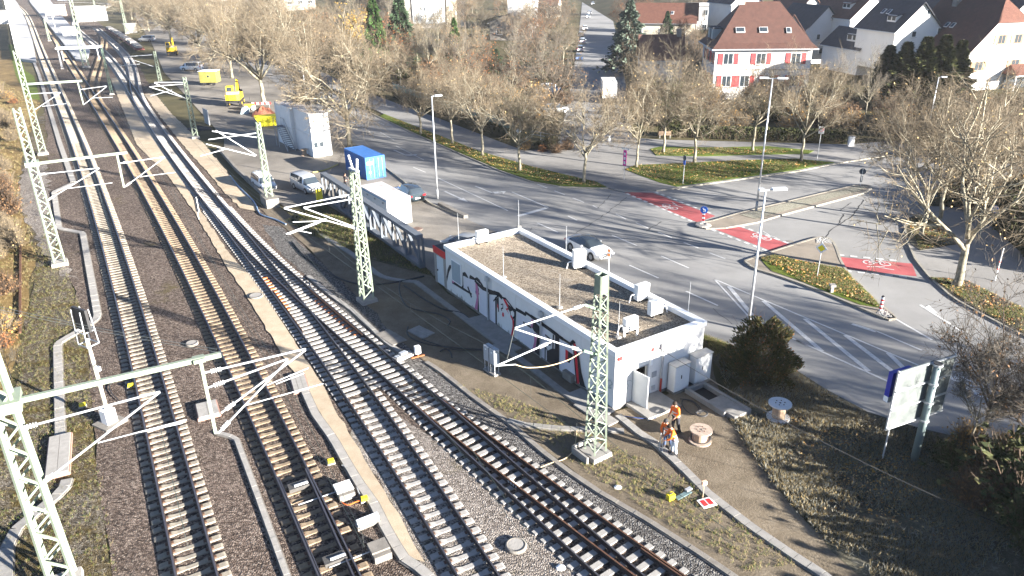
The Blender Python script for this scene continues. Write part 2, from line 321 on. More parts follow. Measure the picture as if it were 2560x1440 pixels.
# avenue and junction
ROAD_N = [(430, 60), (560, 125), (650, 180), (760, 258), (850, 328), (940, 400), (1075, 510), (1160, 545), (1300, 605), (1757, 838), (1830, 868), (1990, 925), (2060, 970), (2170, 1030), (2300, 1070), (2560, 1150), (3000, 1300)]
ROAD_F = [(3000, 1010), (2560, 842), (2450, 785), (2380, 745), (2320, 690), (2288, 650), (2266, 600), (2260, 555), (2290, 515), (2400, 470), (2700, 400), (3000, 350), (3000, 250), (2560, 330), (2200, 392), (2090, 410), (1990, 430), (1680, 473), (1560, 482), (1520, 472), (1400, 468), (1330, 456), (1250, 428), (1150, 385), (1030, 332), (945, 292), (830, 232), (700, 165), (560, 90), (450, 40)]
sheet('road', GP(ROAD_N + ROAD_F), -.004, M_ASPH)
sheet('yard', GP([(330, 30), (380, 110), (410, 180), (470, 245), (560, 345), (560, 385), (640, 470), (720, 522), (800, 500), (1060, 662), (1085, 690), (1150, 640), (1300, 605), (1160, 545), (1075, 510), (940, 400), (850, 328), (760, 258), (650, 180), (560, 125), (430, 60)]), -.008, M_YARD)
PAVE = [(1520, 470), (1490, 455), (1420, 440), (1330, 418), (1200, 380), (1060, 325), (960, 286), (880, 246), (760, 190), (650, 130), (640, 115), (760, 160), (900, 225), (1000, 262), (1100, 298), (1215, 342), (1310, 378), (1380, 372), (1400, 345), (1470, 338), (1650, 350), (2120, 362), (2300, 348), (2560, 295), (3000, 225), (3000, 250), (2560, 330), (2200, 392), (2090, 410), (1990, 430), (1680, 473), (1560, 482)]
def slab(px):
    mb = MB(); mb.prism([(p.x, p.y) for p in GP(px)], -.05, .06); structure('pavement', mb, M_PAVE)
slab(PAVE)
slab([(2266, 600), (2288, 650), (2320, 690), (2380, 745), (2450, 785), (2560, 842), (3000, 1010), (3000, 850), (2700, 740), (2560, 640), (2470, 560), (2400, 520), (2290, 515), (2260, 555)])
# side street running away between the gardens
ST = [(1400, 345), (1425, 230), (1443, 120), (1452, 40), (1458, -20), (1462, -60), (1512, -60), (1520, -20), (1530, 40), (1548, 120), (1568, 230), (1580, 345)]
sheet('side_street', GP(ST), .004, M_ASPH)
# kerbs
def kerb(name, px, w=.16, z1=.11, step=.9, label=None):
    Q = poly_path(GP(px), step); mb = MB(); n = len(Q); t = tangents(Q)
    for i in range(n - 1):          # one stone after the other with a joint
        a, b = Vector((*Q[i], 0)), Vector((*Q[i + 1], 0)); d = (b - a).normalized() * .012
        mb.bar(a + d + Vector((0, 0, z1 / 2 - .03)), b - d + Vector((0, 0, z1 / 2 - .03)), w, z1 + .06)
    o = mb.build(name, M_KERB); o['kind'] = 'structure'; return o
kerb('kerb', [(1520, 471), (1500, 472), (1400, 468), (1330, 456), (1250, 428), (1150, 385), (1030, 332), (945, 292), (830, 232), (700, 165)])
kerb('kerb', [(2560, 335), (2200, 393), (2090, 410), (1990, 430), (1680, 473), (1640, 478)])
kerb('kerb', [(3000, 1010), (2560, 842), (2450, 785), (2380, 745), (2320, 690), (2288, 650), (2266, 600), (2260, 555), (2290, 515), (2400, 470)])
kerb('kerb', [(940, 402), (1010, 455), (1075, 510), (1130, 532), (1160, 545)], z1=.14)
# verges and islands
def island(name, px, z, m, kerbs=True, mname=None, stoneh=.14):
    P = GP(px); mb = MB(); mb.prism([(p.x, p.y) for p in P], -.02, z); o = mb.build(name, m); o['kind'] = 'structure'
    if kerbs: kerb('kerb', px + [px[0]], .2, stoneh)
    return o
VERGE = [(960, 286), (1060, 325), (1200, 380), (1330, 418), (1420, 440), (1490, 456), (1518, 470), (1400, 466), (1330, 453), (1250, 425), (1150, 382), (1030, 329), (950, 292)]
island('grass_verge', VERGE, .10, M_GRASS, False)
island('grass_verge', [(1625, 374), (1650, 368), (1800, 370), (1920, 367), (2035, 378), (2020, 386), (1900, 388), (1760, 392), (1640, 390)], .10, M_GRASS, False)
island('grass_verge', [(1562, 425), (1590, 414), (1700, 410), (1850, 402), (1990, 398), (2085, 408), (1985, 427), (1850, 446), (1690, 468), (1650, 458), (1600, 440)], .10, M_GRASS, False)
ISL = [(1862, 655), (1905, 640), (1960, 622), (2030, 600), (2055, 594), (2078, 600), (2090, 622), (2100, 652), (2118, 684), (2160, 725), (2200, 765), (2241, 798), (2222, 803), (2150, 772), (2090, 746), (2010, 714), (1940, 690), (1885, 674)]
island('traffic_island', ISL, .12, M_PATH)
sheet('island_grass', rough_edge(GP([(1900, 650), (1935, 641), (2000, 655), (2060, 668), (2108, 674), (2150, 718), (2190, 758), (2205, 775), (2150, 766), (2010, 710), (1930, 682)]), .12, 1, 21), .15, M_GRASS)
sheet('cobble_nose', GP([(2040, 600), (2055, 595), (2076, 601), (2080, 612), (2040, 610)]), .14, M_COBBLE)
sheet('cobble_nose', GP([(2205, 775), (2222, 785), (2238, 798), (2222, 801), (2190, 787)]), .14, M_COBBLE)
MED = [(1738, 560), (1775, 556), (1850, 534), (1960, 508), (2100, 474), (2145, 463), (2172, 464), (2178, 472), (2160, 484), (2100, 500), (1950, 540), (1890, 558), (1810, 572), (1760, 573)]
island('median_island', MED, .12, M_PATH)
sheet('median_gravel', GP([(1850, 540), (1960, 512), (2100, 479), (2145, 468), (2168, 470), (2150, 480), (2095, 495), (1950, 534), (1890, 551)]), .15, M_GRAVEL)
island('grass_verge', [(2263, 552), (2290, 538), (2335, 545), (2372, 570), (2392, 612), (2300, 628), (2275, 610), (2264, 580)], .10, M_SHADEGRASS, False)
island('grass_verge', [(2322, 696), (2360, 696), (2420, 705), (2500, 745), (2620, 800), (2900, 900), (2900, 975), (2560, 838), (2450, 780), (2385, 742)], .10, M_SHADEGRASS, False)
# ---------------------------------------------------------------- paint on the road
MARK = MB()
def stripe(p, q, w=.15, z=.006, mb=None, zz=None):
    a, b = G(*p), G(*q); a.z = b.z = z; d = (b - a).normalized(); n = Vector((-d.y, d.x, 0)) * (w / 2)
    (mb or MARK).add([a - n, b - n, b + n, a + n], [(0, 1, 2, 3)])
def quadpx(ps, z, mb): mb.add(GP(ps, z), [(0, 1, 2, 3)])
for p, q, wd in [((1343, 460), (1368, 470), .14), ((1386, 477), (1412, 487), .14), ((1432, 495), (1460, 506), .14), ((1482, 514), (1492, 519), .14),
                 ((1272, 415), (1320, 436), .1), ((1198, 385), (1255, 405), .1), ((1280, 480), (1371, 519), .16), ((1343, 557), (1395, 581), .14), ((1420, 540), (1443, 551), .14),
                 ((1530, 588), (1592, 614), .14), ((1645, 580), (1680, 595), .14), ((1590, 557), (1620, 570), .14), ((1709, 606), (1746, 620), .14), ((1773, 632), (1813, 647), .14),
                 ((1573, 663), (1646, 695), .14), ((1653, 640), (1722, 670), .14), ((1540, 535), (1565, 548), .14), ((1715, 728), (1795, 764), .16),
                 ((1095, 445), (1270, 527), .14), ((950, 330), (985, 350), .12), ((880, 305), (925, 330), .12), ((990, 365), (1060, 400), .12), ((1033, 418), (1064, 431), .12), ((1110, 478), (1135, 490), .12),
                 ((900, 285), (960, 312), .1), ((820, 262), (860, 285), .1), ((780, 240), (810, 256), .1), ((1080, 350), (1130, 372), .1), ((1140, 376), (1185, 396), .1)]:
    stripe(p, q, wd)
stripe((1296, 540), (1366, 520), .5)
# hatched area and the edge lines round it
stripe((1786, 698), (2300, 915), .14); stripe((1786, 698), (1880, 800), .14); stripe((1880, 795), (2020, 865), .14); stripe((1990, 850), (2230, 958), .16)
for p, q in (((1822, 716), (1905, 818)), ((1908, 752), (2055, 878)), ((2012, 797), (2172, 928)), ((2113, 838), (2240, 935)), ((2220, 882), (2300, 960))): stripe(p, q, .32, .008)
stripe((2130, 810), (2190, 829), .3); stripe((2185, 825), (2305, 876), .14)
stripe((2240, 798), (2330, 850), .18); stripe((2300, 762), (2410, 832), .2)
MARK.add(GP([(2310, 770), (2322, 762), (2350, 788), (2330, 778)], .01), [(0, 1, 2, 3)])
stripe((2390, 935), (2560, 1020), .14); stripe((2400, 960), (2480, 1005), .3)
def arrow(tail, head, w=.22, hw=.75, hl=1.5, turn=0):
    a, b = G(*tail), G(*head); d = (b - a); L = d.length; d.normalize(); n = Vector((-d.y, d.x, 0)); z = Vector((0, 0, .007)); c = b - d * hl
    MARK.add([a - n * w / 2 + z, c - n * w / 2 + z, c + n * w / 2 + z, a + n * w / 2 + z], [(0, 1, 2, 3)])
    if not turn: MARK.add([c - n * hw / 2 + z, b + z, c + n * hw / 2 + z], [(0, 1, 2)])
    else:
        s = n * turn; MARK.add([c + z - s * w * .5, c + d * .5 + s * .9 + z, c - d * .3 + s * .9 + z, c - d * .7 + z + s * w * .5], [(0, 1, 2, 3)])
        e = c + s * 1.5 + d * .1; MARK.add([c + d * .75 + s * .75 + z, c - d * .6 + s * .75 + z, e + z], [(0, 1, 2)] if turn < 0 else [(0, 2, 1)])
arrow((1112, 478), (1170, 505)); arrow((1188, 465), (1255, 492), turn=1); arrow((985, 375), (1030, 395), turn=1); arrow((2430, 965), (2340, 925))
for (a, b) in (((1553, 478), (1745, 560)), ((1638, 480), (1795, 541)), ((1778, 574), (1935, 634)), ((1850, 565), (1995, 617)), ((2093, 637), (2275, 655)), ((2110, 677), (2295, 696))):
    A, B = G(*a), G(*b); L = (B - A).length; d = (B - A) / L; n = Vector((-d.y, d.x, 0)) * .14; s = 0
    while s < L - .6:
        p, q = A + d * s, A + d * (s + .55); z = Vector((0, 0, .012)); MARK.add([p - n + z, q - n + z, q + n + z, p + n + z], [(0, 1, 2, 3)]); s += 1.0
structure('road_markings', MARK, M_PAINT)
LANES = [[(1556, 480), (1632, 482), (1788, 540), (1744, 556)], [(1783, 571), (1845, 566), (1990, 616), (1938, 631)], [(2096, 642), (2280, 659), (2292, 691), (2112, 672)]]
for q in LANES: sheet('cycle_crossing', GP(q), .002, M_RED)
def bicycle(c, ang, s=1.0):
    mb = MB(); z = 0.0
    def ring(cx, cy, r, w=.055, n=18):
        for i in range(n):
            a, b = 2 * pi * i / n, 2 * pi * (i + 1) / n
            mb.add([(cx + (r - w) * cos(a), cy + (r - w) * sin(a), z), (cx + (r + w) * cos(a), cy + (r + w) * sin(a), z), (cx + (r + w) * cos(b), cy + (r + w) * sin(b), z), (cx + (r - w) * cos(b), cy + (r - w) * sin(b), z)], [(0, 1, 2, 3)])
    def ln(a, b, w=.09):
        a, b = Vector((*a, z)), Vector((*b, z)); d = (b - a).normalized(); n = Vector((-d.y, d.x, 0)) * w / 2; mb.add([a - n, b - n, b + n, a + n], [(0, 1, 2, 3)])
    ring(-.62, 0, .4); ring(.62, 0, .4)
    for a, b in (((-.62, 0), (-.3, .62)), ((-.3, .62), (.4, .62)), ((-.62, 0), (-.02, 0)), ((-.02, 0), (.4, .62)), ((-.02, 0), (-.38, .8)), ((.62, 0), (.34, .85)), ((-.55, .8), (-.2, .8)), ((.3, .85), (.6, .85))): ln(a, b)
    ln((-.9, -1.0), (.5, -.72), .1); ln((.0, -.95), (1.1, -1.2), .1)
    o = mb.build('bicycle_symbol', M_PAINT); o.location = (c.x, c.y, .014); o.rotation_euler = (0, 0, ang); o.scale = (s,) * 3; o['kind'] = 'structure'
d1 = heading(G(1553, 478), G(1745, 560))
bicycle(G(1675, 517), d1 + pi, .95); bicycle(G(1905, 592), d1 + pi, .95); bicycle(G(2192, 658), heading(G(2093, 650), G(2275, 668)) + .05, 1.0)
# patches of old tar and cracks in the asphalt
CR = MB(); rr = random.Random(5)
def crack(px, w=.035):
    P = GP(px, .003); Q = []
    for i in range(len(P) - 1):
        k = max(2, int((P[i + 1] - P[i]).length / .5))
        for j in range(k): Q.append(P[i].lerp(P[i + 1], j / k) + Vector((rr.uniform(-.09, .09), rr.uniform(-.09, .09), 0)))
    Q.append(P[-1])
    for i in range(len(Q) - 1):
        d = (Q[i + 1] - Q[i]).normalized(); n = Vector((-d.y, d.x, 0)) * w * rr.uniform(.5, 1.2); CR.add([Q[i] - n, Q[i + 1] - n, Q[i + 1] + n, Q[i] + n], [(0, 1, 2, 3)])
crack([(1567, 493), (1500, 545), (1440, 583)]); crack([(1527, 485), (1495, 520)], .03); crack([(1652, 554), (1615, 578)], .05); crack([(2160, 500), (2130, 540), (2075, 575), (2060, 600)], .05); crack([(2128, 506), (2100, 526)], .045)
crack([(2000, 430), (2060, 445), (2070, 450)], .03); crack([(2110, 535), (2095, 560)], .05); crack([(1895, 485), (1800, 500), (1720, 515)], .02); crack([(1780, 770), (1830, 810)], .02); crack([(1310, 590), (1330, 570), (1420, 560)], .02)
structure('asphalt_cracks', CR, mat('tar', (.03, .03, .03), .8, var=.1))
MH = MB()
for p, r in (((1975, 603), .32), ((1692, 472), .3), ((1825, 547), .3)):
    c = G(*p); MH.cyl((c.x, c.y, -.03), (c.x, c.y, {1825: .13, 1692: .07}.get(p[0], .008)), r, n=16)
structure('drain_cover', MH, M_CONC_D)
# ================================================================ railway tracks
M_RAIL = mat('rail_steel', (.075, .055, .048), .55, .3, var=.3, scale=4)
M_RAILTOP = mat('rail_running_surface', (.17, .16, .17), .38, .8, var=.1)
M_RAIL_RUST = mat('rail_rust', (.10, .05, .03), .8, .1, var=.4, scale=6)
M_SLEEP = mat('sleeper_concrete', (.25, .222, .18), .9, var=.22, scale=5, bump=.3)
M_SLEEP_O = mat('sleeper_rusty', (.215, .165, .112), .9, var=.3, scale=5, bump=.3)
M_SLEEP_N = mat('sleeper_new', (.305, .292, .275), .9, var=.16, scale=4, bump=.25)
M_FAST = mat('rail_fastening', (.13, .075, .05), .8, .2, var=.4, scale=30)
ZS, ZR = .03, .25          # top of sleepers at the rail seat, top of rail
def sleeper_mesh(name, m):
    mb = MB(); # waisted concrete sleeper, long axis x
    st = [(-1.3, .145, .005, -.15), (-1.22, .15, ZS, -.1), (-.52, .15, ZS, -.1), (-.3, .115, ZS - .035, -.1), (.3, .115, ZS - .035, -.1), (.52, .15, ZS, -.1), (1.22, .15, ZS, -.1), (1.3, .145, .005, -.15)]
    for x, hw, zt, zb in st: mb.v += [(x, -hw - .02, zb), (x, -hw, zt), (x, hw, zt), (x, hw + .02, zb)]
    for i in range(len(st) - 1):
        a = 4 * i; mb.f += [(a, a + 4, a + 5, a + 1), (a + 1, a + 5, a + 6, a + 2), (a + 2, a + 6, a + 7, a + 3)]; mb.m += [0] * 3
    mb.f += [(0, 1, 2, 3), (31, 30, 29, 28)]; mb.m += [0, 0]
    for s in (-1, 1):
        for e in (-1, 1): mb.box((s * .7525 + e * .125, 0, ZS + .015), (.10, .16, .05), 1)
    return mb.mesh(name, [m, M_FAST])
def bearer_mesh(name, m):
    mb = MB(); mb.box((0, 0, ZS / 2 - .06), (2.6, .28, ZS + .12)); return mb.mesh(name, m)
SL = {'pale': sleeper_mesh('sleeper', M_SLEEP), 'rusty': sleeper_mesh('sleeper', M_SLEEP_O), 'new': sleeper_mesh('sleeper', M_SLEEP_N)}
BEAR = bearer_mesh('sleeper', M_SLEEP_N); BEAR_O = bearer_mesh('sleeper', M_SLEEP_O)
PROF = [(-.075, .035), (-.075, .055), (-.012, .075), (-.012, .2), (-.036, .21), (-.036, ZR), (.036, ZR), (.036, .21), (.012, .2), (.012, .075), (.075, .055), (.075, .035)]
def rail_obj(name, Q, parent, rust=False, sc=1.0):
    """Q: path of the running rail; flat-bottomed section swept along it"""
    n = len(Q); t = tangents(Q); N = np.c_[t[:, 1], -t[:, 0]]; k = len(PROF); V = np.zeros((n, k, 3))
    for j, (o, z) in enumerate(PROF): V[:, j, :2] = Q + N * o * sc; V[:, j, 2] = z
    mb = MB(); mb.v = [tuple(p) for p in V.reshape(-1, 3)]
    for i in range(n - 1):
        for j in range(k - 1):
            mb.f.append((i * k + j, (i + 1) * k + j, (i + 1) * k + j + 1, i * k + j + 1)); mb.m.append(1 if j == 5 else 0)
    mb.f += [tuple(range(k)), tuple(range((n - 1) * k, n * k))[::-1]]; mb.m += [0, 0]
    return mb.build(name, [M_RAIL, M_RAIL_RUST if rust else M_RAILTOP], parent)
def far(p): return p[1]
def lay(parent, Q, kind, near_y, skip=None, seed=1, spacing=1):
    """one sleeper after the other as far as they can be told apart, then the rest as one piece"""
    t = tangents(Q); r = random.Random(seed); rest = MB(); cnt = 0
    for i in range(0, len(Q), spacing):
        if skip and skip(i): continue
        a = atan2(t[i, 1], t[i, 0]) - pi / 2
        if Q[i, 1] < near_y and cnt < 290:
            inst('sleeper', SL[kind], (Q[i, 0] + r.uniform(-.02, .02), Q[i, 1], r.uniform(-.012, .006)), a + r.uniform(-.012, .012), parent); cnt += 1
        else: rest.box((Q[i, 0], Q[i, 1], ZS / 2 - .04), (2.6, .27, ZS + .06), 0, a)
    if rest.v:
        o = rest.build('distant_sleepers', SL[kind].materials[0], parent); o['kind'] = 'stuff'
def track(name, label, px, deg=5, zz=.12, step=.62):
    P = GP(px, .17); Q = smooth_path(P, deg, step); return Q
def coarse(Q, near=110):
    """fewer cross-sections far away"""
    keep = [i for i in range(len(Q)) if i % (2 if Q[i, 1] < near else 6) == 0 or i == len(Q) - 1]; return Q[keep]
G1 = .7525
def rails(parent, Q, rust=False, lo=0, hi=None):
    C = Q[lo:hi]
    for s in (-1, 1): rail_obj('rail', coarse(offset(C, s * G1)), parent, rust)
Q1 = track('', '', [(20, -8), (34, 8), (56, 25), (74, 60), (91, 100), (111, 150), (130.6, 200), (147, 250), (191.5, 360), (226, 455), (263.5, 560), (291.5, 640), (327, 770), (363.5, 910), (407, 1080), (445, 1250), (489, 1440), (540, 1680)], 6)[::-1]
Q2 = track('', '', [(80, 0), (110, 50), (140, 95), (163, 146), (181, 172), (205, 205), (247, 250), (301, 360), (355, 450), (411, 540), (502, 720), (562, 840), (615, 945), (681, 1080), (729, 1180), (784, 1290), (851, 1440), (960, 1680)], 5)[::-1]
Q3 = track('', '', [(140, 5), (185, 60), (206, 86), (221, 98), (243, 120), (267, 138), (292, 167), (306.6, 191), (339, 240), (396, 330), (443, 398), (508, 479), (580, 560), (648, 646), (716, 733), (800, 850), (845, 920), (900, 1000), (956, 1080), (1049.5, 1215), (1195, 1440), (1350, 1680)], 6)[::-1]
Q4 = track('', '', [(508, 479), (580, 560), (664, 646), (751, 727), (856, 820), (892, 852), (961, 912), (1059, 995), (1152, 1080), (1278, 1196), (1444, 1343), (1541, 1431), (1800, 1660)], 5)[::-1]
Q5 = track('', '', [(1059, 995), (1152, 1072), (1252, 1147), (1327, 1201), (1432, 1284), (1534, 1362), (1651, 1440), (1980, 1660)], 4)[::-1]
QX = track('', '', [(248, 81), (258, 96), (256.5, 113), (251, 143), (239, 179), (231, 215), (235, 245), (255, 275)], 5)[::-1]
Q6 = track('', '', [(240, 70), (253, 81), (277, 101), (306, 133), (328.6, 162), (331, 199), (339, 225), (352, 260)], 5)[::-1]
def nearest(Q, p): d = np.hypot(Q[:, 0] - p[0], Q[:, 1] - p[1]); k = int(d.argmin()); return k, d[k]
t1 = thing('railway_track', 'leftmost track of weathered pale sleepers running beside the lattice masts', 'railway track'); lay(t1, Q1, 'pale', 105, seed=1); rails(t1, Q1)
t2 = thing('railway_track', 'second track with rusty sleepers, switch gear at its near end', 'railway track')
lay(t2, Q2, 'rusty', 105, seed=2); rails(t2, Q2)
sep34 = np.array([nearest(Q4, p)[1] for p in Q3]); y34 = max(Q4[:, 1])
t3 = thing('railway_track', 'track along the right edge of the sand path, pale new sleepers', 'railway track')
turn3 = lambda i: sep34[i] < 2.75 and Q3[i, 1] < y34 - 6 and Q3[i, 1] > 36
lay(t3, Q3, 'new', 105, skip=turn3, seed=3); rails(t3, Q3)
t4 = thing('railway_track', 'curving track nearest the white building, splitting in two in the foreground', 'railway track')
sep43 = np.array([nearest(Q3, p)[1] for p in Q4]); sep45 = np.array([nearest(Q5, p)[1] for p in Q4]); end5 = max(Q5[:, 1])
def bearers(parent, A, B, sel, sp=1):
    t = tangents(A)
    for i in range(0, len(A), sp):
        if not sel(i): continue
        k, d = nearest(B, A[i]); c = (A[i] + B[k]) / 2; tb = tangents(B)[k]; a = atan2(t[i, 1] + tb[1], t[i, 0] + tb[0]) - pi / 2
        inst('sleeper', BEAR, (c[0], c[1], 0), a, parent, (1 + d / 2.6, 1, 1))
bearers(t3, Q3, Q4, turn3)
k4 = next(i for i in range(len(Q4)) if sep43[i] < .12 and Q4[i, 1] > 60) if any(sep43 < .12) else len(Q4)
in45 = lambda i: Q4[i, 1] < end5 - 2 and Q4[i, 1] < 43.5
lay(t4, Q4, 'new', 105, skip=lambda i: in45(i) or sep43[i] < 2.75, seed=4)
rails(t4, Q4, hi=k4)
bearers(t4, Q4, Q5, in45)
k5 = len(Q5)
for s in (-1, 1): rail_obj('rail', coarse(offset(Q5, s * G1)), t4, True)
tx = thing('railway_track', 'short crossover track linking two tracks below the far platform', 'railway track'); lay(tx, QX, 'rusty', 0, seed=5); rails(tx, QX, True)
t6 = thing('railway_track', 'branch track bending away beside the excavators in the distance', 'railway track'); lay(t6, Q6, 'new', 0, seed=6); rails(t6, Q6)
# check rails, frog and orange switch plates of the turnout
def along(Q, px): return nearest(Q, G(*px))[0]
a, b = along(Q3, (742, 770)), along(Q3, (670, 690))
for i in range(min(a, b), max(a, b), 1):
    t = tangents(Q3)[i]; an = atan2(t[1], t[0]) - pi / 2; c = offset(Q3[max(i-1,0):i + 2], -.48)[1]
    mb = MB(); mb.box((0, 0, ZS + .03), (.42, .2, .05)); o = mb.build('switch_plate', MATS.get('orange_plate') or mat('orange_plate', (.55, .17, .05), .7, var=.25, scale=8), t3); o.location = (c[0], c[1], 0); o.rotation_euler[2] = an
a, b = along(Q4, (905, 838)), along(Q4, (800, 745))
for i in range(min(a, b), max(a, b), 1):
    t = tangents(Q4)[i]; an = atan2(t[1], t[0]) - pi / 2; c = offset(Q4[max(i-1,0):i + 2], .45)[1]
    mb = MB(); mb.box((0, 0, ZS + .03), (.42, .12, .05)); o = mb.build('switch_plate', mat('rust_plate', (.38, .13, .05), .8, var=.4, scale=8), t4); o.location = (c[0], c[1], 0); o.rotation_euler[2] = an + .25
a, b = along(Q4, (905, 840)), along(Q4, (770, 725)); rail_obj('check_rail', coarse(offset(Q4[min(a, b):max(a, b)], .62)), t4, True, .7)
a, b = along(Q3, (770, 830)), along(Q3, (700, 720)); rail_obj('check_rail', coarse(offset(Q3[min(a, b):max(a, b)], -.62)), t3, True, .7)
a, b = along(Q5, (1640, 1430)), along(Q5, (1570, 1370)); rail_obj('check_rail', coarse(offset(Q5[min(a, b) - 6:max(a, b)], .62)), t4, True, .8)
# switch blades in the foreground of the second track
a, b = along(Q2, (735, 1195)), 0
blade = Q2[:a + 1]; n = len(blade); off = np.linspace(.42, .66, n)
tq = tangents(blade); rail_obj('switch_blade', blade + np.c_[tq[:, 1], -tq[:, 0]] * off[:, None], t2)
blade2 = Q2[max(0, a - 14):a + 1]; rail_obj('switch_blade', offset(blade2, -.66), t2, False, .6)
# buried trough covers: short slabs laid end to end
def trough(name, px, w=.5, h=.06, m=None, seg=.7, label=None, sides=True, kind=None):
    m = m or M_CONC; root = thing(name, label, 'cable trough', (0, 0, 0)); Q = poly_path(GP(px), seg)
    base = MB(); ribbon(base, Q, w + .12, -.03, h * .45); base.build('channel', M_CONC_D, root)
    r = random.Random(len(px))
    cover = MB(); cover.box((0, 0, 0), (1, w, .06)); me = cover.mesh('cover_slab', m)
    n = 0; rest = MB()
    for i in range(len(Q) - 1):
        a, b = Vector((*Q[i], 0)), Vector((*Q[i + 1], 0)); L = (b - a).length
        if L < .1: continue
        c = (a + b) / 2
        if c.y < 90: inst('cover_slab', me, (c.x, c.y, h + r.uniform(-.008, .01)), heading(a, b) + r.uniform(-.01, .01), root, (L - .02, r.uniform(.98, 1.02), 1))
        else: rest.box((c.x, c.y, h), (L - .02, w, .06), 0, heading(a, b))
    if rest.v: o = rest.build('distant_slabs', m, root); o['kind'] = 'stuff'
    return root
trough('cable_trough', [(60, 95), (97, 185), (150, 360), (183, 455)], .55, .05, M_CONC_L, 1.2, 'long pale cable trough beside the far part of the leftmost track')
trough('cable_trough', [(183, 458), (135, 480), (148, 572), (207, 583), (245, 792), (232, 806), (144, 860), (150, 1060), (151, 1095)], .48, .05, M_CONC_L, .55, 'zigzag cable trough of pale slabs between signal post and mast')
trough('cable_trough', [(168, 1200), (160, 1225), (40, 1325), (18, 1370), (10, 1560)], .5, .05, M_CONC, .6, 'cable trough passing behind the nearest lattice mast')
trough('cable_trough', [(542, 1082), (590, 1096), (640, 1230), (717, 1440), (770, 1600)], .24, .05, M_CONC_L, .5, 'narrow line of cable covers between the two left tracks')
trough('cable_trough', [(745, 940), (788, 1036), (833, 1098), (861, 1148), (895, 1205), (935, 1261), (968, 1328), (1008, 1396), (1052, 1424), (1100, 1470)], .42, .055, M_CONC_L, .8, 'clean pale cable trough along the sand path')
trough('cable_trough', [(1545, 1040), (1600, 1085), (1640, 1110), (1700, 1165), (1770, 1235), (1880, 1320), (1990, 1395), (2060, 1440), (2200, 1550)], .42, .06, M_CONC, .62, 'cable trough running past the workers to the lower edge')
trough('cable_trough', [(1270, 1052), (1310, 1063), (1400, 1072), (1480, 1075), (1560, 1078)], .36, .05, M_CONC, .5, 'short cable trough curving behind the mast by the building')
trough('kerb_line', [(1065, 905), (1102, 928), (1190, 998), (1280, 1062), (1350, 1125), (1420, 1178), (1500, 1232), (1620, 1302), (1740, 1378), (1850, 1452), (2100, 1640)], .26, .03, M_CONC_D, 1.0, 'line of edging slabs between the ballast and the trodden soil')
trough('cable_trough', [(1040, 705), (1100, 750), (1180, 810), (1260, 870), (1330, 920), (1400, 975), (1460, 1015)], .4, .05, M_CONC, .6, 'cable trough along the foot of the graffiti wall')
trough('kerb_line', [(770, 690), (830, 740), (880, 775), (960, 850), (1000, 880)], .3, .03, M_CONC, 1.0, 'pale edging between dark ballast and soil under the truss mast')
trough('cable_trough', [(800, 585), (880, 635), (950, 690), (985, 700), (1040, 705)], .4, .05, M_CONC, .8, 'cable trough through the shaded turf before the steel truss')
# ================================================================ overhead line: lattice masts, arms, wires, signals
M_MAST = mat('mast_green', (.22, .26, .2), .55, .1, var=.12, scale=2)
M_MAST_D = mat('mast_green_dark', (.13, .19, .145), .6, .1, var=.2, scale=3)
M_ALU = mat('aluminium_tube', (.4, .42, .44), .45, .15, var=.05)
M_INS = mat('insulator', (.55, .56, .56), .35, 0, var=.1)
M_WIRE = mat('wire', (.16, .17, .16), .5, .5, var=.1)
M_WIRE_G = mat('copper_wire', (.07, .09, .08), .5, .4, var=.1)
M_ROPE = mat('earth_rope', (.55, .42, .25), .8, var=.1)
M_BLACK = mat('black_plate', (.03, .03, .032), .6, var=.2)
M_WHITE = mat('white_paint', (.78, .78, .77), .6, var=.05)
M_GREY = mat('grey_paint', (.30, .31, .32), .6, var=.12)
M_GALV = mat('galvanised', (.48, .50, .52), .45, .5, var=.12, scale=6)
def unit_bar(): mb = MB(); mb.box((0, 0, 0), (1, 1, 1)); return mb
BARS = {}
def bar_obj(name, p0, p1, w, m, parent, h=None):
    key = m.name
    if key not in BARS: BARS[key] = unit_bar().mesh('bar', m)
    p0, p1 = Vector(p0), Vector(p1); d = p1 - p0; o = bpy.data.objects.new(name, BARS[key]); COL.objects.link(o)
    o.rotation_mode = 'QUATERNION'; o.rotation_quaternion = d.to_track_quat('X', 'Z'); o.location = (p0 + p1) / 2; o.scale = (d.length, w, h or w); o.parent = parent
    return o
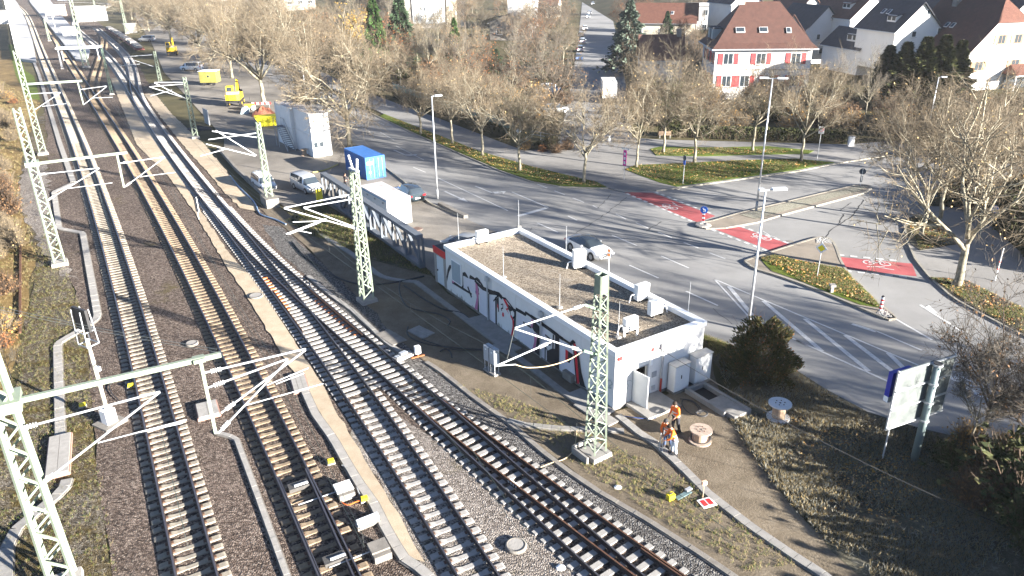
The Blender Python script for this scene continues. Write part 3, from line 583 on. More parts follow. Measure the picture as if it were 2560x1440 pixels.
def mast(label, base, h, wb=.95, wt=.5, rz=0, pan=16, pieces=False, m=None, mb_=None, foot=None, cw=.11, solid_top=0, group=None):
    m = m or M_MAST; root = thing('lattice_mast', label, 'mast', (base[0], base[1], 0), rz, group)
    f = MB(); f.box((0, 0, .1), (wb + .3, wb + .3, .3), taper=.94); f.build('foundation', foot or M_CONC_L, root)
    wb, wt = wb * .8, wt * .8
    W = lambda z: (wb + (wt - wb) * z / h) / 2
    C = ((-1, -1), (1, -1), (1, 1), (-1, 1))
    for sx, sy in C: bar_obj('chord', (sx * W(.3), sy * W(.3), .3), (sx * W(h), sy * W(h), h), cw, m, root)
    z = [.45 + (h - .5) * (1 - (1 - i / pan) ** 1.12) for i in range(pan + 1)]; lat = MB()
    for k in range(4):
        a, b = C[k], C[(k + 1) % 4]
        for i in range(pan):
            s, e = (a, b) if (i + k) % 2 else (b, a); p = (s[0] * W(z[i]), s[1] * W(z[i]), z[i]); q = (e[0] * W(z[i + 1]), e[1] * W(z[i + 1]), z[i + 1])
            if pieces: bar_obj('brace', p, q, cw * .62, m, root)
            else: lat.bar(p, q, cw * .62)
    if lat.v: lat.build('lattice', m, root)
    if solid_top:
        t = MB()
        for k in range(4):
            a, b = C[k], C[(k + 1) % 4]; w = W(h - solid_top / 2); cx, cy = (a[0] + b[0]) / 2 * w, (a[1] + b[1]) / 2 * w
            t.box((cx, cy, h - solid_top / 2), (abs(a[0] - b[0]) * w + .04 if a[0] != b[0] else .03, abs(a[1] - b[1]) * w + .04 if a[1] != b[1] else .03, solid_top))
        t.build('head_plate', m, root)
    return root
class Plane:
    """the vertical plane through a mast, square to its track"""
    def __init__(s, g, Q): s.g = Vector((g[0], g[1], 0)); k, d = nearest(Q, g); t = tangents(Q)[k]; s.t = Vector((t[0], t[1], 0)); s.n = Vector((-t[1], t[0], 0)); s.rz = atan2(t[1], t[0])
    def at(s, px, py):
        d = ray(px, py); o = Vector((0, 0, CAMH)); k = (s.g - o).dot(s.t) / d.dot(s.t); return o + d * k
def loc(root, p): return root.matrix_basis.inverted() @ p
def arms(root, pl, segs, name='cantilever_tube', r=.045, m=None, ins=True):
    m = m or M_ALU; bpy.context.view_layer.update()
    inv = Matrix.LocRotScale(root.location, root.rotation_euler, None).inverted()
    for a, b in segs:
        p, q = pl.at(*a), pl.at(*b); p, q = inv @ p, inv @ q; mb = MB(); mb.cyl(p, q, r * .85, n=8); o = mb.build(name, m, root)
        if ins and (q - p).length > 1.5:
            i = MB(); d = (q - p).normalized(); c = q - d * .45 if abs(q.x) + abs(q.y) < abs(p.x) + abs(p.y) else p + d * .45
            for k in range(5): i.cyl(c + d * (k * .09 - .2), c + d * (k * .09 - .16), r * 2.1, r * 1.7, n=8)
            i.build('insulator', M_INS, o)
def beam(root, pl, a, b, w=.2, h=.26, m=None, name='boom'):
    inv = Matrix.LocRotScale(root.location, root.rotation_euler, None).inverted(); p, q = pl.at(*a), pl.at(*b); mb = MB(); mb.bar(inv @ p, inv @ q, w, h); return mb.build(name, m or M_MAST, root)
def clampbox(root, pl, a, s=.5, m=None):
    inv = Matrix.LocRotScale(root.location, root.rotation_euler, None).inverted(); p = inv @ pl.at(*a); mb = MB(); mb.box(p, (s, s, s * .35)); return mb.build('bracket', m or M_MAST, root)
g1 = G(150, 660); hb = AT(g1, 85, 406); g0 = G(8, 1012, hb); g0.z = 0; g2 = G(108, 385)
P1, P2, P0 = Plane(g1, Q1), Plane(g2, Q1), Plane(g0, Q1)
m0 = mast('nearest pale green lattice mast with long boom, cut off by the lower left corner', g0, 13.2, 1.05, .62, P0.rz, 20, True, cw=.13)
m1 = mast('pale green lattice mast with boom over two tracks, left of the zigzag trough', g1, 13.1, .98, .55, P1.rz, 20, True, cw=.11)
m2 = mast('distant pale lattice mast with boom, second from the nearest along the left verge', g2, 13.3, .98, .55, P2.rz, 16, False, cw=.11)
beam(m0, P0, (0, 1012), (552, 886), .17, .2); beam(m0, P0, (500, 898), (539, 1082), .13, .13, name='drop_post'); clampbox(m0, P0, (6, 1008), 1.2); clampbox(m0, P0, (497, 898), .45)
arms(m0, P0, [((511, 932), (764, 872)), ((520, 969), (719, 897)), ((545, 1083), (719, 901)), ((553, 1032), (764, 875)), ((42, 1074), (400, 979)), ((98, 1214), (400, 980))], r=.05)
arms(m0, P0, [((667, 963), (771, 920)), ((615, 1013), (808, 959)), ((245, 1107), (467, 1049)), ((350, 1080), (455, 1058)), ((690, 960), (760, 933))], 'steady_arm', .03, ins=False)
beam(m1, P1, (78, 410), (318, 381), .16, .2); beam(m1, P1, (292, 385), (310, 468), .16, .16, name='drop_post'); clampbox(m1, P1, (80, 409), 1.0)
arms(m1, P1, [((300, 408), (412, 392)), ((311, 468), (412, 393)), ((90, 437), (248, 420)), ((115, 503), (248, 421))], r=.05)
arms(m1, P1, [((350, 442), (438, 431)), ((170, 471), (281, 457))], 'steady_arm', .035, ins=False)
beam(m2, P2, (55, 211), (205, 202), .2, .26); beam(m2, P2, (194, 205), (209, 262), .16, .16, name='drop_post')
arms(m2, P2, [((200, 224), (266, 215)), ((209, 262), (267, 216)), ((68, 235), (151, 231)), ((83, 277), (151, 232))], r=.05, ins=False)
arms(m2, P2, [((230, 245), (282, 243)), ((105, 266), (166, 259))], 'steady_arm', .035, ins=False)
g3 = G(918, 752); P3 = Plane(g3, Q4); m3 = mast('lattice mast with insulators on top, standing before the grey steel truss', g3, 10.0, .95, .55, P3.rz, 18, True, cw=.1, foot=M_CONC)
arms(m3, P3, [((895, 495), (759, 519)), ((872, 487), (710, 520)), ((904, 576), (710, 521)), ((898, 572), (760, 520)), ((815, 547), (715, 585))], r=.055)
arms(m3, P3, [((820, 552), (732, 555)), ((800, 556), (722, 586)), ((778, 583), (740, 575))], 'steady_arm', .035, ins=False)
def local(root, p): return Matrix.LocRotScale(root.location, root.rotation_euler, None).inverted() @ p
top = MB()
for x, z, dx in ((-.5, 10.0, -.25), (.15, 10.0, .55)):
    for k in range(6): top.cyl((x + dx * k / 6, 0, z + k * .16), (x + dx * (k + .6) / 6, 0, z + k * .16 + .1), .1, .08, n=8)
top.box((0, 0, 10.02), (1.3, .25, .1)); top.build('post_insulators', M_INS, m3)
bx = MB(); bx.box((.55, -.62, 1.5), (.45, .2, .6)); bx.build('switch_box', M_GALV, m3)
g4 = G(676, 512); P4 = Plane(g4, Q3); m4 = mast('slim lattice mast on a concrete block between parked vans and sand path', g4, HT((676, 512), (652, 305)), .8, .4, P4.rz, 15, False, cw=.09, foot=M_CONC_L)
fb = MB(); fb.box((0, 0, .45), (2.6, 1.3, 1.0)); fb.build('foundation', M_CONC_D, m4)
arms(m4, P4, [((646, 332), (521, 349)), ((638, 390), (515, 360)), ((640, 388), (539, 326)), ((560, 374), (501, 390)), ((652, 345), (530, 328))], r=.06, ins=False)
g5 = G(489, 345); P5 = Plane(g5, Q3); m5 = mast('lattice mast beside the grey upright panel at the yard edge', g5, HT((489, 345), (463, 193)), .8, .45, P5.rz, 14, False, cw=.1)
arms(m5, P5, [((460, 206), (386, 206)), ((460, 210), (374, 217)), ((465, 246), (373, 217)), ((465, 247), (386, 207)), ((430, 225), (376, 240))], r=.06, ins=False)
g6 = G(402, 210); P6 = Plane(g6, Q3); m6 = mast('lattice mast left of the parked white van', g6, HT((402, 210), (380, 128)), .8, .45, P6.rz, 12, False, cw=.11)
arms(m6, P6, [((380, 137), (311, 142)), ((383, 166), (312, 143)), ((350, 160), (303, 164))], r=.07, ins=False)
g7 = G(1488, 1136); P7 = Plane(g7, Q4); m7 = mast('dark green lattice mast standing in front of the white building', g7, HT((1488, 1136), (1502, 686)), .95, .5, P7.rz, 22, True, cw=.085, m=M_MAST, foot=M_CONC, solid_top=.9)
arms(m7, P7, [((1462, 762), (1287, 820)), ((1452, 876), (1287, 822)), ((1377, 855), (1237, 916))], r=.045)
arms(m7, P7, [((1290, 911), (1237, 915))], 'steady_arm', .03, ins=False)
inv7 = lambda p: local(m7, p)
for a, b in (((1462, 762), (1510, 778)), ((1458, 876), (1512, 893))):
    mb = MB(); mb.bar(inv7(P7.at(*a)), inv7(P7.at(*b)), .12, .12); mb.build('bracket', M_MAST_D, m7)
mb = MB(); mb.tube(catmull([inv7(P7.at(*p)) for p in ((1290, 912), (1320, 919), (1370, 915), (1420, 900), (1455, 880))]), .02, 5); mb.build('stay_rope', M_ROPE, m7)
mb = MB(); mb.tube([inv7(P7.at(*p)) for p in ((1286, 822), (1268, 898))], .01, 4); mb.build('dropper', M_WIRE, m7)
wl = MB()                                                   # low wall round its foot
wl.box((.8, .1, .15), (.12, 1.5, .5)); wl.box((.2, .85, .15), (1.2, .12, .5)); wl.build('foot_wall', M_CONC, m7)
for lab, b, t, wd, mt in (('tallest lattice mast at the end of the far white shelter', (216, 168), (168, 0), 1.5, M_MAST), ('tall lattice mast beside the small grey hut beyond the branch track', (318, 84), (298, 0), 1.1, M_MAST),
                      ('thin ladder-like lattice mast among the converging tracks', (280, 236), (256, 120), .55, M_MAST_D), ('far lattice mast behind the crossover near the top edge', (240, 30), (228, -10), 1.0, M_MAST),
                      ('thin lattice mast between platform and far tracks', (124, 102), (106, 48), .7, M_MAST), ('slender leaning-looking mast left of the platform edge', (156, 172), (137, 112), .4, M_GALV),
                      ('small lattice mast at the top edge left of the far platform', (32, 42), (14, -15), 1.0, M_MAST)):
    mast(lab, G(*b), HT(b, t), wd, wd * .5, .6, 14, False, cw=.12 if wd > .6 else .07, m=mt)
# ---------------------------------------------------------------- wires
def wire(label, pts, r=.014, m=None, n=4):
    mb = MB(); mb.tube(pts, r, n); o = mb.build('overhead_wire', m or M_WIRE); tag(o, label, 'wire', 'overhead wires'); return o
def catenary(label, Q, ys, zc=5.55, zm=6.9, off=0, r=.009):
    Qc = Q[::6]; P = offset(Qc, off); w1 = [(p[0], p[1], zc) for p in P]
    def z(y):
        for a, b in zip(ys[:-1], ys[1:]):
            if a <= y <= b: u = (y - a) / (b - a); return zm - (zm - zc - .35) * 4 * u * (1 - u)
        return zm - .6
    w2 = [(p[0], p[1], z(p[1])) for p in P]; mb = MB(); mb.tube(w1, r, 4); root = mb.build('overhead_wire', M_WIRE_G); tag(root, label, 'wire', 'overhead wires')
    mb = MB(); mb.tube(w2, r, 4); mb.build('messenger_wire', M_WIRE_G, root)
    d = MB()
    for a, b in list(zip(w1, w2))[::3]: d.cyl(a, b, r * .6, n=3)
    d.build('droppers', M_WIRE, root)
catenary('contact wire above the leftmost track', Q1, [0, g0.y, g1.y, g2.y, 180, 300, 500]); catenary('contact wire above the second track', Q2, [0, g0.y + 4, g1.y + 5, g2.y, 180, 300, 500])
catenary('contact wire above the track by the sand path', Q3[:420], [0, 27, 50, 74, 100, 140, 200, 300]); catenary('contact wire above the track nearest the building', Q4, [0, 30, 50, 74, 100, 140])
for dy in (0, 7):
    a, b = P0.at(542, 873 + dy), G(-300, 690 + dy, hb + 1.0); wire('one of two thin stay wires running from the nearest boom to the left edge', [a.lerp(b, k / 10) - Vector((0, 0, .9 * 4 * (k / 10) * (1 - k / 10) * .3)) for k in range(11)], .012)
a, b = G(1440, 735, 9.2), G(2560, 1335, .3)
wire('thin black cable hanging from the dark mast across the workers', [a.lerp(b, k / 12) - Vector((0, 0, 2.2 * 4 * (k / 12) * (1 - k / 12) * .35)) for k in range(13)], .014, M_BLACK)
# ---------------------------------------------------------------- signals and small line-side gear
sg = G(276, 1058); s0 = thing('railway_signal', 'tall signal seen from behind with black board, standing in a white box', 'signal', sg, 1.05)
hp = AT(sg, 229, 862); b = MB(); b.box((0, 0, .45), (.6, .55, .95)); b.build('base_cabinet', M_WHITE, s0); b = MB(); b.box((0, 0, .04), (1.3, 1.3, .12)); b.build('foundation', M_CONC_D, s0)
b = MB(); b.cyl((0, 0, .9), (0, 0, hp + .4), .11, .09, n=10); b.build('post', mat('signal_post', (.62, .58, .46), .6, var=.1), s0, True)
b = MB(); b.box((0, 0, hp + 1.55), (.14, 1.15, 1.25)); b.build('signal_board', M_BLACK, s0)
b = MB()
for x, y in ((-.3, -.38), (-.3, .38), (.35, -.38), (.35, .38)): b.bar((x, y, hp + .1), (x * .7, y, hp + 2.1), .05)
for z in (.1, .9): b.bar((-.3, -.38, hp + z), (-.3, .38, hp + z), .05); b.bar((.35, -.38, hp + z), (.35, .38, hp + z), .05); b.bar((-.3, -.38, hp + z), (.35, -.38, hp + z), .05); b.bar((-.3, .38, hp + z), (.35, .38, hp + z), .05)
b.build('service_cage', M_GALV, s0)
b = MB(); b.box((.15, 0, hp - 1.5), (.2, .22, .25)); b.build('terminal_box', M_GALV, s0)
sg = G(497, 548); s1 = thing('trackside_board', 'narrow black upright board on a post in the sand path', 'sign', sg, 1.0)
b = MB(); b.cyl((0, 0, 0), (0, 0, 2.2), .05, n=8); b.build('post', M_GALV, s1); b = MB(); b.box((0, 0, 1.55), (.08, .34, 1.5)); b.build('board', M_BLACK, s1)
b = MB(); b.box((0, -.23, 1.55), (.06, .1, 1.5)); b.build('edge_strip', M_WHITE, s1)
sg = G(1045, 893); s2 = thing('dwarf_signal', 'small white dwarf signal on a rusty bracket beside the turnout', 'signal', sg, .5)
b = MB(); b.box((0, 0, .55), (.34, .3, .5)); b.build('lamp_housing', M_WHITE, s2); b = MB(); b.cyl((0, -.16, .55), (0, -.2, .55), .1, n=10); b.build('lens', M_WHITE, s2)
b = MB(); b.cyl((0, 0, 0), (0, 0, .3), .05, n=6); b.box((0, 0, .05), (.9, .12, .06)); b.build('bracket', mat('rust', (.28, .10, .04), .85, var=.4, scale=10), s2)
sg = G(1008, 898); s3 = thing('point_machine', 'grey point machine lying beside the turnout rail', 'point machine', sg, heading(G(990, 905), G(1035, 885)))
b = MB(); b.box((0, 0, .2), (1.3, .5, .22)); b.build('housing', M_CONC_L, s3); b = MB(); b.box((.1, .1, .36), (.5, .3, .16)); b.box((-.4, 0, .33), (.3, .35, .08)); b.build('cover', M_GALV, s3)
# switch gear of the second track
for px, lab, s in (((862, 1235), 'upper point machine with white lid beside the switch of the second track', 1.0), ((950, 1385), 'wooden-topped gear box at the lower end of the switch', .95)):
    c = G(*px); k, _ = nearest(Q2, c); t = tangents(Q2)[k]; r = thing('point_machine', lab, 'point machine', c, atan2(t[1], t[0]) + pi)
    b = MB(); b.box((0, 0, .16), (1.0, .75, .34)); b.build('housing', M_CONC_D, r); b = MB(); b.box((-.1, 0, .36), (.7, .8, .1)); b.build('lid', M_WHITE if s == 1 else M_CONC_D, r)
    b = MB()
    for y in (-.25, .15): b.cyl((-.2, y - 1.9, .12), (-.2, y - .3, .14), .03, n=6)
    b.build('switch_rod', M_GALV, r)
c = G(920, 1310); r = thing('drive_cover', 'white capped drive cover between two gear boxes of the switch', 'cover', c, heading(G(900, 1316), G(940, 1300)))
b = MB(); b.box((0, 0, .2), (1.0, .3, .2)); b.cyl((-.5, 0, .3), (.5, 0, .3), .15, n=10); b.build('lid', M_WHITE, r); b = MB(); b.box((0, 0, .06), (1.1, .45, .14)); b.build('base', M_CONC_D, r)
for px in ((747, 1222), (838, 1405)):
    c = G(*px); k, _ = nearest(Q2, c); t = tangents(Q2)[k]; r = thing('switch_lock', 'dark steel locking box between the rails, %s' % ('nearer the wooden-topped gear box' if px[0] > 800 else 'level with the white-lidded point machine'), 'lock', (c.x, c.y, .05), atan2(t[1], t[0]) + pi / 2)
    b = MB(); b.box((0, 0, .12), (.95, .5, .2)); b.build('casing', mat('dark_steel', (.09, .085, .08), .6, .3, var=.3, scale=8), r); b = MB(); b.cyl((-.45, .05, .2), (.2, .05, .2), .09, n=8); b.build('piston', M_GALV, r)
for px, lab in (((828, 1158), 'small yellow cable box right of the upper point machine'), ((912, 1252), 'bright yellow box with orange cables beside the sand path trough'), ((328, 968), 'yellow and white track magnet beside the leftmost rail'), ((207, 1017), 'small yellow marker lying by the signal base')):
    c = G(*px); r = thing('cable_box', lab, 'box', c, .4); b = MB(); b.box((0, 0, .13), (.3, .22, .2)); b.build('lid', mat('yellow_plastic', (.78, .60, .03), .5, var=.08), r); b = MB(); b.box((0, 0, .03), (.4, .3, .08)); b.build('base', M_CONC_L, r)
def hose(label, px, r=.03, m=None, z=.05, cat='cable', name='cable'):
    mb = MB(); mb.tube(catmull([G(*p) + Vector((0, 0, z)) for p in px], 6), r, 5); o = mb.build(name, m or M_BLACK, origin=True); tag(o, label, cat); return o
hose('orange cable hanging from the yellow box by the switch', [(905, 1252), (890, 1257), (873, 1264), (858, 1260), (850, 1245), (846, 1240)], .025, mat('orange_cable', (.7, .14, .03), .6, var=.1))
hose('thick grey cable looping from the point machine to the trough', [(855, 1165), (880, 1175), (893, 1195), (893, 1220), (900, 1240)], .04, M_GREY)
hose('black cable coil lying around the signal base', [(300, 1005), (280, 985), (275, 965), (300, 950), (325, 955), (330, 975)], .03); hose('loop of thin cable left of the signal box', [(215, 1010), (208, 1035), (222, 1050), (245, 1042), (240, 1025)], .02)
# square access chambers with slab lids
def chamber(label, px4, rows, m=None, h=.16):
    P = GP(px4); c = sum(P, Vector()) / 4; rz = heading(P[0], P[3]) - pi / 2; L = (P[1] - P[0]).length; W = (P[3] - P[0]).length; r = thing('access_chamber', label, 'chamber', c, rz)
    b = MB(); b.box((0, 0, h / 2 - .02), (L + .12, W + .12, h)); b.build('frame', mat('chamber_frame', (.33, .2, .16), .85, var=.2), r)
    for i in range(rows):
        b = MB(); b.box(((i + .5) / rows * L - L / 2, 0, h + .02), (L / rows - .02, W, .07)); b.build('lid_slab', m or M_CONC_L, r)
chamber('long slab-covered chamber at the end of the zigzag trough', [(118, 1195), (172, 1190), (176, 1090), (128, 1097)][::1], 2)
chamber('square slab-covered chamber under the drop post between the left tracks', [(500, 1052), (552, 1040), (535, 1005), (492, 1018)], 2)
chamber('flat pale slab field beside the sand path', [(738, 985), (775, 978), (755, 930), (725, 940)], 3, h=.05)
for px, lab, rr_ in (((1290, 1366), 'round white manhole lid in the ballast in the foreground', .36), ((640, 741), 'round white lid in the middle of the sand path', .42), ((480, 860), 'small round lid half hidden under the nearest boom', .3)):
    c = G(*px); r = thing('manhole', lab, 'manhole', c); b = MB(); b.lathe([(rr_ + .12, -.02), (rr_ + .12, .1), (rr_, .13), (rr_, .05)], 24); b.build('ring', M_CONC_D, r, True); b = MB(); b.cyl((0, 0, 0), (0, 0, .12), rr_ - .01, n=24); b.build('lid', M_CONC_L, r)
# old rail and rusty post at the left edge
b = MB(); P = [G(52, 605), G(50, 655), G(50, 760), G(51, 835)]; b.bar(P[0] + Vector((0, 0, .1)), P[3] + Vector((0, 0, .1)), .14, .16); o = b.build('old_rail', M_RAIL_RUST, origin=True); tag(o, 'rusty discarded rail lying along the dry verge at the left edge', 'rail')
# ================================================================ the white switch-gear building
M_WALL = mat('white_render', (.66, .65, .63), .85, var=.07, scale=1.2, bump=.1, bscale=40)
M_COPE = mat('coping_metal', (.74, .75, .76), .5, .1, var=.05)
M_ROOFGR = stones('roof_gravel', [(.10, .08, .06), (.2, .165, .125), (.30, .25, .19), (.4, .35, .28)], .065, dirt=(.3, .28, .25), dscale=.35, dth=(.6, .75))
M_MEMB = mat('roof_membrane', (.05, .05, .052), .8, var=.2)
M_BLK = mat('black_spray', (.018, .018, .022), .7, var=.1); M_RD = mat('red_spray', (.55, .02, .035), .6, var=.1); M_PK = mat('pink_spray', (.48, .17, .29), .7, var=.15); M_GRN = mat('green_spray', (.18, .42, .32), .7, var=.1)
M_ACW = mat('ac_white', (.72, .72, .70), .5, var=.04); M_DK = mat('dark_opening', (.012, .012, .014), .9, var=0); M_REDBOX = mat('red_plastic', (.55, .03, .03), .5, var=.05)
BH = 3.62; A3, C3 = G(1112, 612, 3.7), G(1540, 880, 3.7); BL = (C3 - A3).length; BW = 6.72; brz = heading(A3, C3)
BO = Vector((A3.x, A3.y, 0)); bld = thing('switchgear_building', 'long flat-roofed white building with graffiti and gravel roof', 'building', BO, brz)
BM = Matrix.LocRotScale(BO, Matrix.Rotation(brz, 3, 'Z').to_euler(), None); BI = BM.inverted()
def onplane(px, py, axis, val):
    """pixel to building coordinates on one of its upright faces (axis 0: x = val, axis 1: y = val)"""
    o = BI @ Vector((0, 0, CAMH)); d = BI.to_3x3() @ ray(px, py); k = (val - o[axis]) / d[axis]; return o + d * k
T = .25
L1 = BL - .02
# walls: the long side in joined panels, the rest plain
pj = [0, 1.9, 4.6, 7.4, 10.2, 13.0, 15.6, 17.7, BL]
wpan = [onplane(*p, 1, 0).x for p in ((1165, 740), (1230, 770), (1290, 815), (1365, 860), (1450, 935))]
pj = [0] + sorted(wpan) + [BL]
for a, b_ in zip(pj[:-1], pj[1:]):
    b = MB(); b.b2((a + .012, 0, .08), (b_ - .012, T, BH - .2)); b.build('wall_panel', M_WALL, bld)
b = MB(); b.b2((.03, .02, .08), (BL - .03, T - .01, BH - .25)); b.build('wall_backing', M_CONC_D, bld)
b = MB(); b.b2((0, BW - T, .08), (BL, BW, BH - .2)); b.build('wall', M_WALL, bld); b = MB(); b.b2((0, T, .08), (T, BW - T, BH - .2)); b.build('wall', M_WALL, bld)
b = MB(); b.b2((-.03, -.03, -.1), (BL + .03, BW + .03, .1)); b.build('plinth', M_CONC_D, bld)
# entrance wall with its door opening
E_ = lambda x, y: onplane(x, y, 0, BL)
d0, d1 = E_(1584, 912).y, E_(1623, 898).y; dt = E_(1584, 912).z; d1 = d0 + 1.12; dt = 2.2
for lo, hi in (((BL - T, T, .08), (BL, d0, BH - .2)), ((BL - T, d1, .08), (BL, BW - T, BH - .2)), ((BL - T, d0, dt), (BL, d1, BH - .2))):
    b = MB(); b.b2(lo, hi); b.build('wall', M_WALL, bld)
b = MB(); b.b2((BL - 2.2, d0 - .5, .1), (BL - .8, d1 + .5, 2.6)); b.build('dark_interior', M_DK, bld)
b = MB(); b.b2((BL - .1, d0, .1), (BL + .02, d0 + .06, dt)); b.b2((BL - .1, d1 - .06, .1), (BL + .02, d1, dt)); b.b2((BL - .1, d0, dt - .06), (BL + .02, d1, dt)); b.build('door_frame', M_GREY, bld)
dl = bpy.data.objects.new('door', None); COL.objects.link(dl); dl.parent = bld; dl.location = (BL + .03, d0, .12); dl.rotation_euler = (0, 0, radians(8)); b = MB(); b.b2((0, -.03, 0), (1.1, .03, 2.05)); b.build('door_leaf', mat('door_grey', (.46, .48, .49), .6, var=.06), dl); b = MB(); b.box((1.0, .06, 1.0), (.14, .06, .03)); b.build('handle', M_BLACK, dl)
b = MB(); b.b2((BL + .02, 0.9, -.05), (BL + 1.9, 3.3, .16)); b.build('door_step', M_CONC, bld)
# coping and roof
b = MB()
for lo, hi in (((-.08, -.08), (BL + .08, .34)), ((-.08, BW - .34), (BL + .08, BW + .08)), ((-.08, .34), (.34, BW - .34)), ((BL - .34, .34), (BL + .08, BW - .34))): b.b2((*lo, BH - .22), (*hi, BH + .08))
b.build('coping', M_COPE, bld)
b = MB(); b.b2((.3, .3, BH - .5), (BL - .3, BW - .3, BH - .26)); b.build('roof_gravel', M_ROOFGR, bld)
# graffiti, window, downpipes on the long wall
GR = {k: MB() for k in range(6)}
R1 = lambda x, y: (1020 + x / 3.429, 700 + y / 3.429); R5 = lambda x, y: (1060 + x / 7.2, 540 + y / 7.2); R3 = lambda x, y: (1280 + x / 4, 720 + y / 4)
lay_n = [0]
def gpoly(f, pts, c):
    lay_n[0] += 1; e = -.004 - lay_n[0] * .0006
    P = [onplane(*f(*p), 1, 0) for p in pts]; mb = GR[c]; V = [Vector((p.x, p.z, 0)) for p in P]; tr = tessellate_polygon([V])
    mb.add([(p.x, e, p.z) for p in P], [t if ((V[t[1]] - V[t[0]]).cross(V[t[2]] - V[t[0]])).z > 0 else t[::-1] for t in tr])
def gline(f, pts, c, w=.09):
    P = [onplane(*f(*p), 1, 0) for p in pts]; lay_n[0] += 1; e = -.004 - lay_n[0] * .0006
    r = random.Random(len(pts) + int(P[0].x * 100))
    for a, b_ in zip(P[:-1], P[1:]):
        d = (b_ - a); d.normalize(); n = Vector((-d.z, 0, d.x)) * w / 2 * r.uniform(1.3, 2.5); q = [a - n - d * w * .3, b_ - n + d * w * .3, b_ + n + d * w * .3, a + n - d * w * .3]; GR[c].add([(v.x, e, v.z) for v in q], [(0, 1, 2, 3)])
gpoly(R5, [(455, 885), (488, 882), (492, 925), (455, 1005), (432, 1100), (418, 1180), (408, 1100), (425, 960)], 0)
gpoly(R5, [(500, 1130), (690, 1255), (715, 1245), (712, 1290), (860, 1390), (860, 1425), (700, 1330), (505, 1210)], 0); gpoly(R5, [(505, 1140), (545, 1165), (545, 1205), (505, 1195)], 2)
gpoly(R5, [(695, 1020), (740, 1005), (770, 1050), (800, 1110), (830, 1160), (832, 1135), (790, 1120), (735, 1085), (705, 1075), (712, 1290), (695, 1270)], 0)
gline(R5, [(830, 1160), (835, 1095), (900, 1140), (950, 1130), (1000, 1180), (1045, 1240), (1080, 1310), (1150, 1330)], 0, .13)
gpoly(R5, [(925, 1160), (960, 1230), (990, 1320), (980, 1430), (930, 1400), (930, 1300)], 2); gline(R5, [(940, 1170), (1060, 1340), (1065, 1430)], 0, .04); gline(R5, [(790, 1275), (990, 1400)], 0, .1); gpoly(R5, [(965, 1240), (990, 1320), (985, 1440), (965, 1430), (975, 1330)], 0)
gpoly(R1, [(940, 285), (1052, 345), (1052, 400), (1085, 450), (1062, 600), (940, 500)], 5); gpoly(R1, [(620, 60), (680, 95), (690, 340), (615, 290)], 5); gpoly(R1, [(700, 130), (752, 160), (755, 390), (700, 350)], 5); gpoly(R1, [(1140, 395), (1195, 440), (1195, 700), (1140, 660)], 5); gpoly(R1, [(1302, 500), (1400, 560), (1445, 880), (1302, 775)], 5); gpoly(R5, [(715, 1090), (925, 1160), (930, 1400), (715, 1280)], 5)
gline(R1, [(575, 5), (600, 35), (640, 70), (690, 90), (740, 108), (780, 122), (805, 150)], 0, .14); gpoly(R1, [(690, 90), (770, 105), (785, 130), (740, 128), (695, 122)], 0)
gpoly(R1, [(578, 25), (600, 60), (608, 120), (598, 258), (572, 244), (590, 150)], 2); gpoly(R1, [(606, 130), (612, 290), (600, 285), (598, 250)], 0); gline(R1, [(515, 60), (545, 145)], 0, .12)
gline(R1, [(692, 120), (696, 350)], 0, .06); gline(R1, [(755, 150), (758, 395)], 0, .09); gline(R1, [(735, 180), (775, 130), (778, 270)], 0, .05); gpoly(R1, [(762, 160), (776, 140), (778, 262), (766, 230)], 0); gpoly(R1, [(766, 200), (776, 215), (777, 255), (768, 235)], 1)
gpoly(R1, [(812, 152), (836, 165), (862, 212), (880, 250), (852, 256), (872, 296), (838, 245), (856, 240)], 1); gline(R1, [(810, 150), (840, 160), (905, 245)], 0, .08)
gpoly(R1, [(858, 205), (900, 240), (930, 252), (928, 320), (905, 335), (882, 310), (876, 275), (862, 250)], 0); gpoly(R1, [(882, 268), (900, 262), (912, 280), (912, 308), (898, 318), (884, 300)], 3)
gline(R1, [(884, 305), (903, 345), (906, 400), (892, 475)], 1, .09); gline(R1, [(920, 320), (916, 390), (902, 480)], 0, .1); gpoly(R1, [(812, 275), (822, 280), (826, 310), (816, 316), (808, 300)], 1); gline(R1, [(800, 210), (815, 205), (816, 240), (802, 245), (806, 262)], 0, .04)
gline(R1, [(930, 250), (975, 275), (1008, 295), (1014, 280), (1060, 312), (1110, 345), (1160, 382), (1230, 432), (1290, 478), (1330, 505), (1395, 548), (1415, 528), (1432, 545)], 0, .13)
gpoly(R1, [(1062, 335), (1078, 342), (1068, 410), (1056, 402)], 2); gpoly(R1, [(1078, 345), (1128, 395), (1130, 480), (1085, 440), (1068, 410)], 0); gpoly(R1, [(1085, 450), (1112, 470), (1090, 612), (1066, 600), (1084, 530)], 2); gpoly(R1, [(1112, 470), (1132, 485), (1132, 662), (1085, 622), (1096, 590)], 0); gline(R1, [(990, 362), (1060, 408)], 0, .06)
gpoly(R1, [(1265, 458), (1300, 488), (1298, 770), (1198, 700), (1198, 605), (1240, 585), (1262, 590)], 0); gline(R1, [(1180, 470), (1215, 500), (1218, 560)], 0, .06); gline(R1, [(1250, 470), (1245, 585)], 0, .06); gline(R1, [(1180, 570), (1196, 600), (1196, 700), (1178, 690), (1180, 570)], 0, .05)
gpoly(R1, [(1353, 592), (1376, 608), (1372, 702), (1352, 682)], 1); gpoly(R1, [(1376, 608), (1420, 640), (1388, 712), (1372, 702)], 0)
gpoly(R1, [(1420, 536), (1442, 550), (1472, 888), (1448, 886)], 1); gpoly(R1, [(1442, 560), (1468, 650), (1490, 790), (1520, 905), (1535, 930), (1480, 900), (1470, 870), (1456, 700)], 0); gline(R1, [(1418, 535), (1448, 880)], 0, .05)
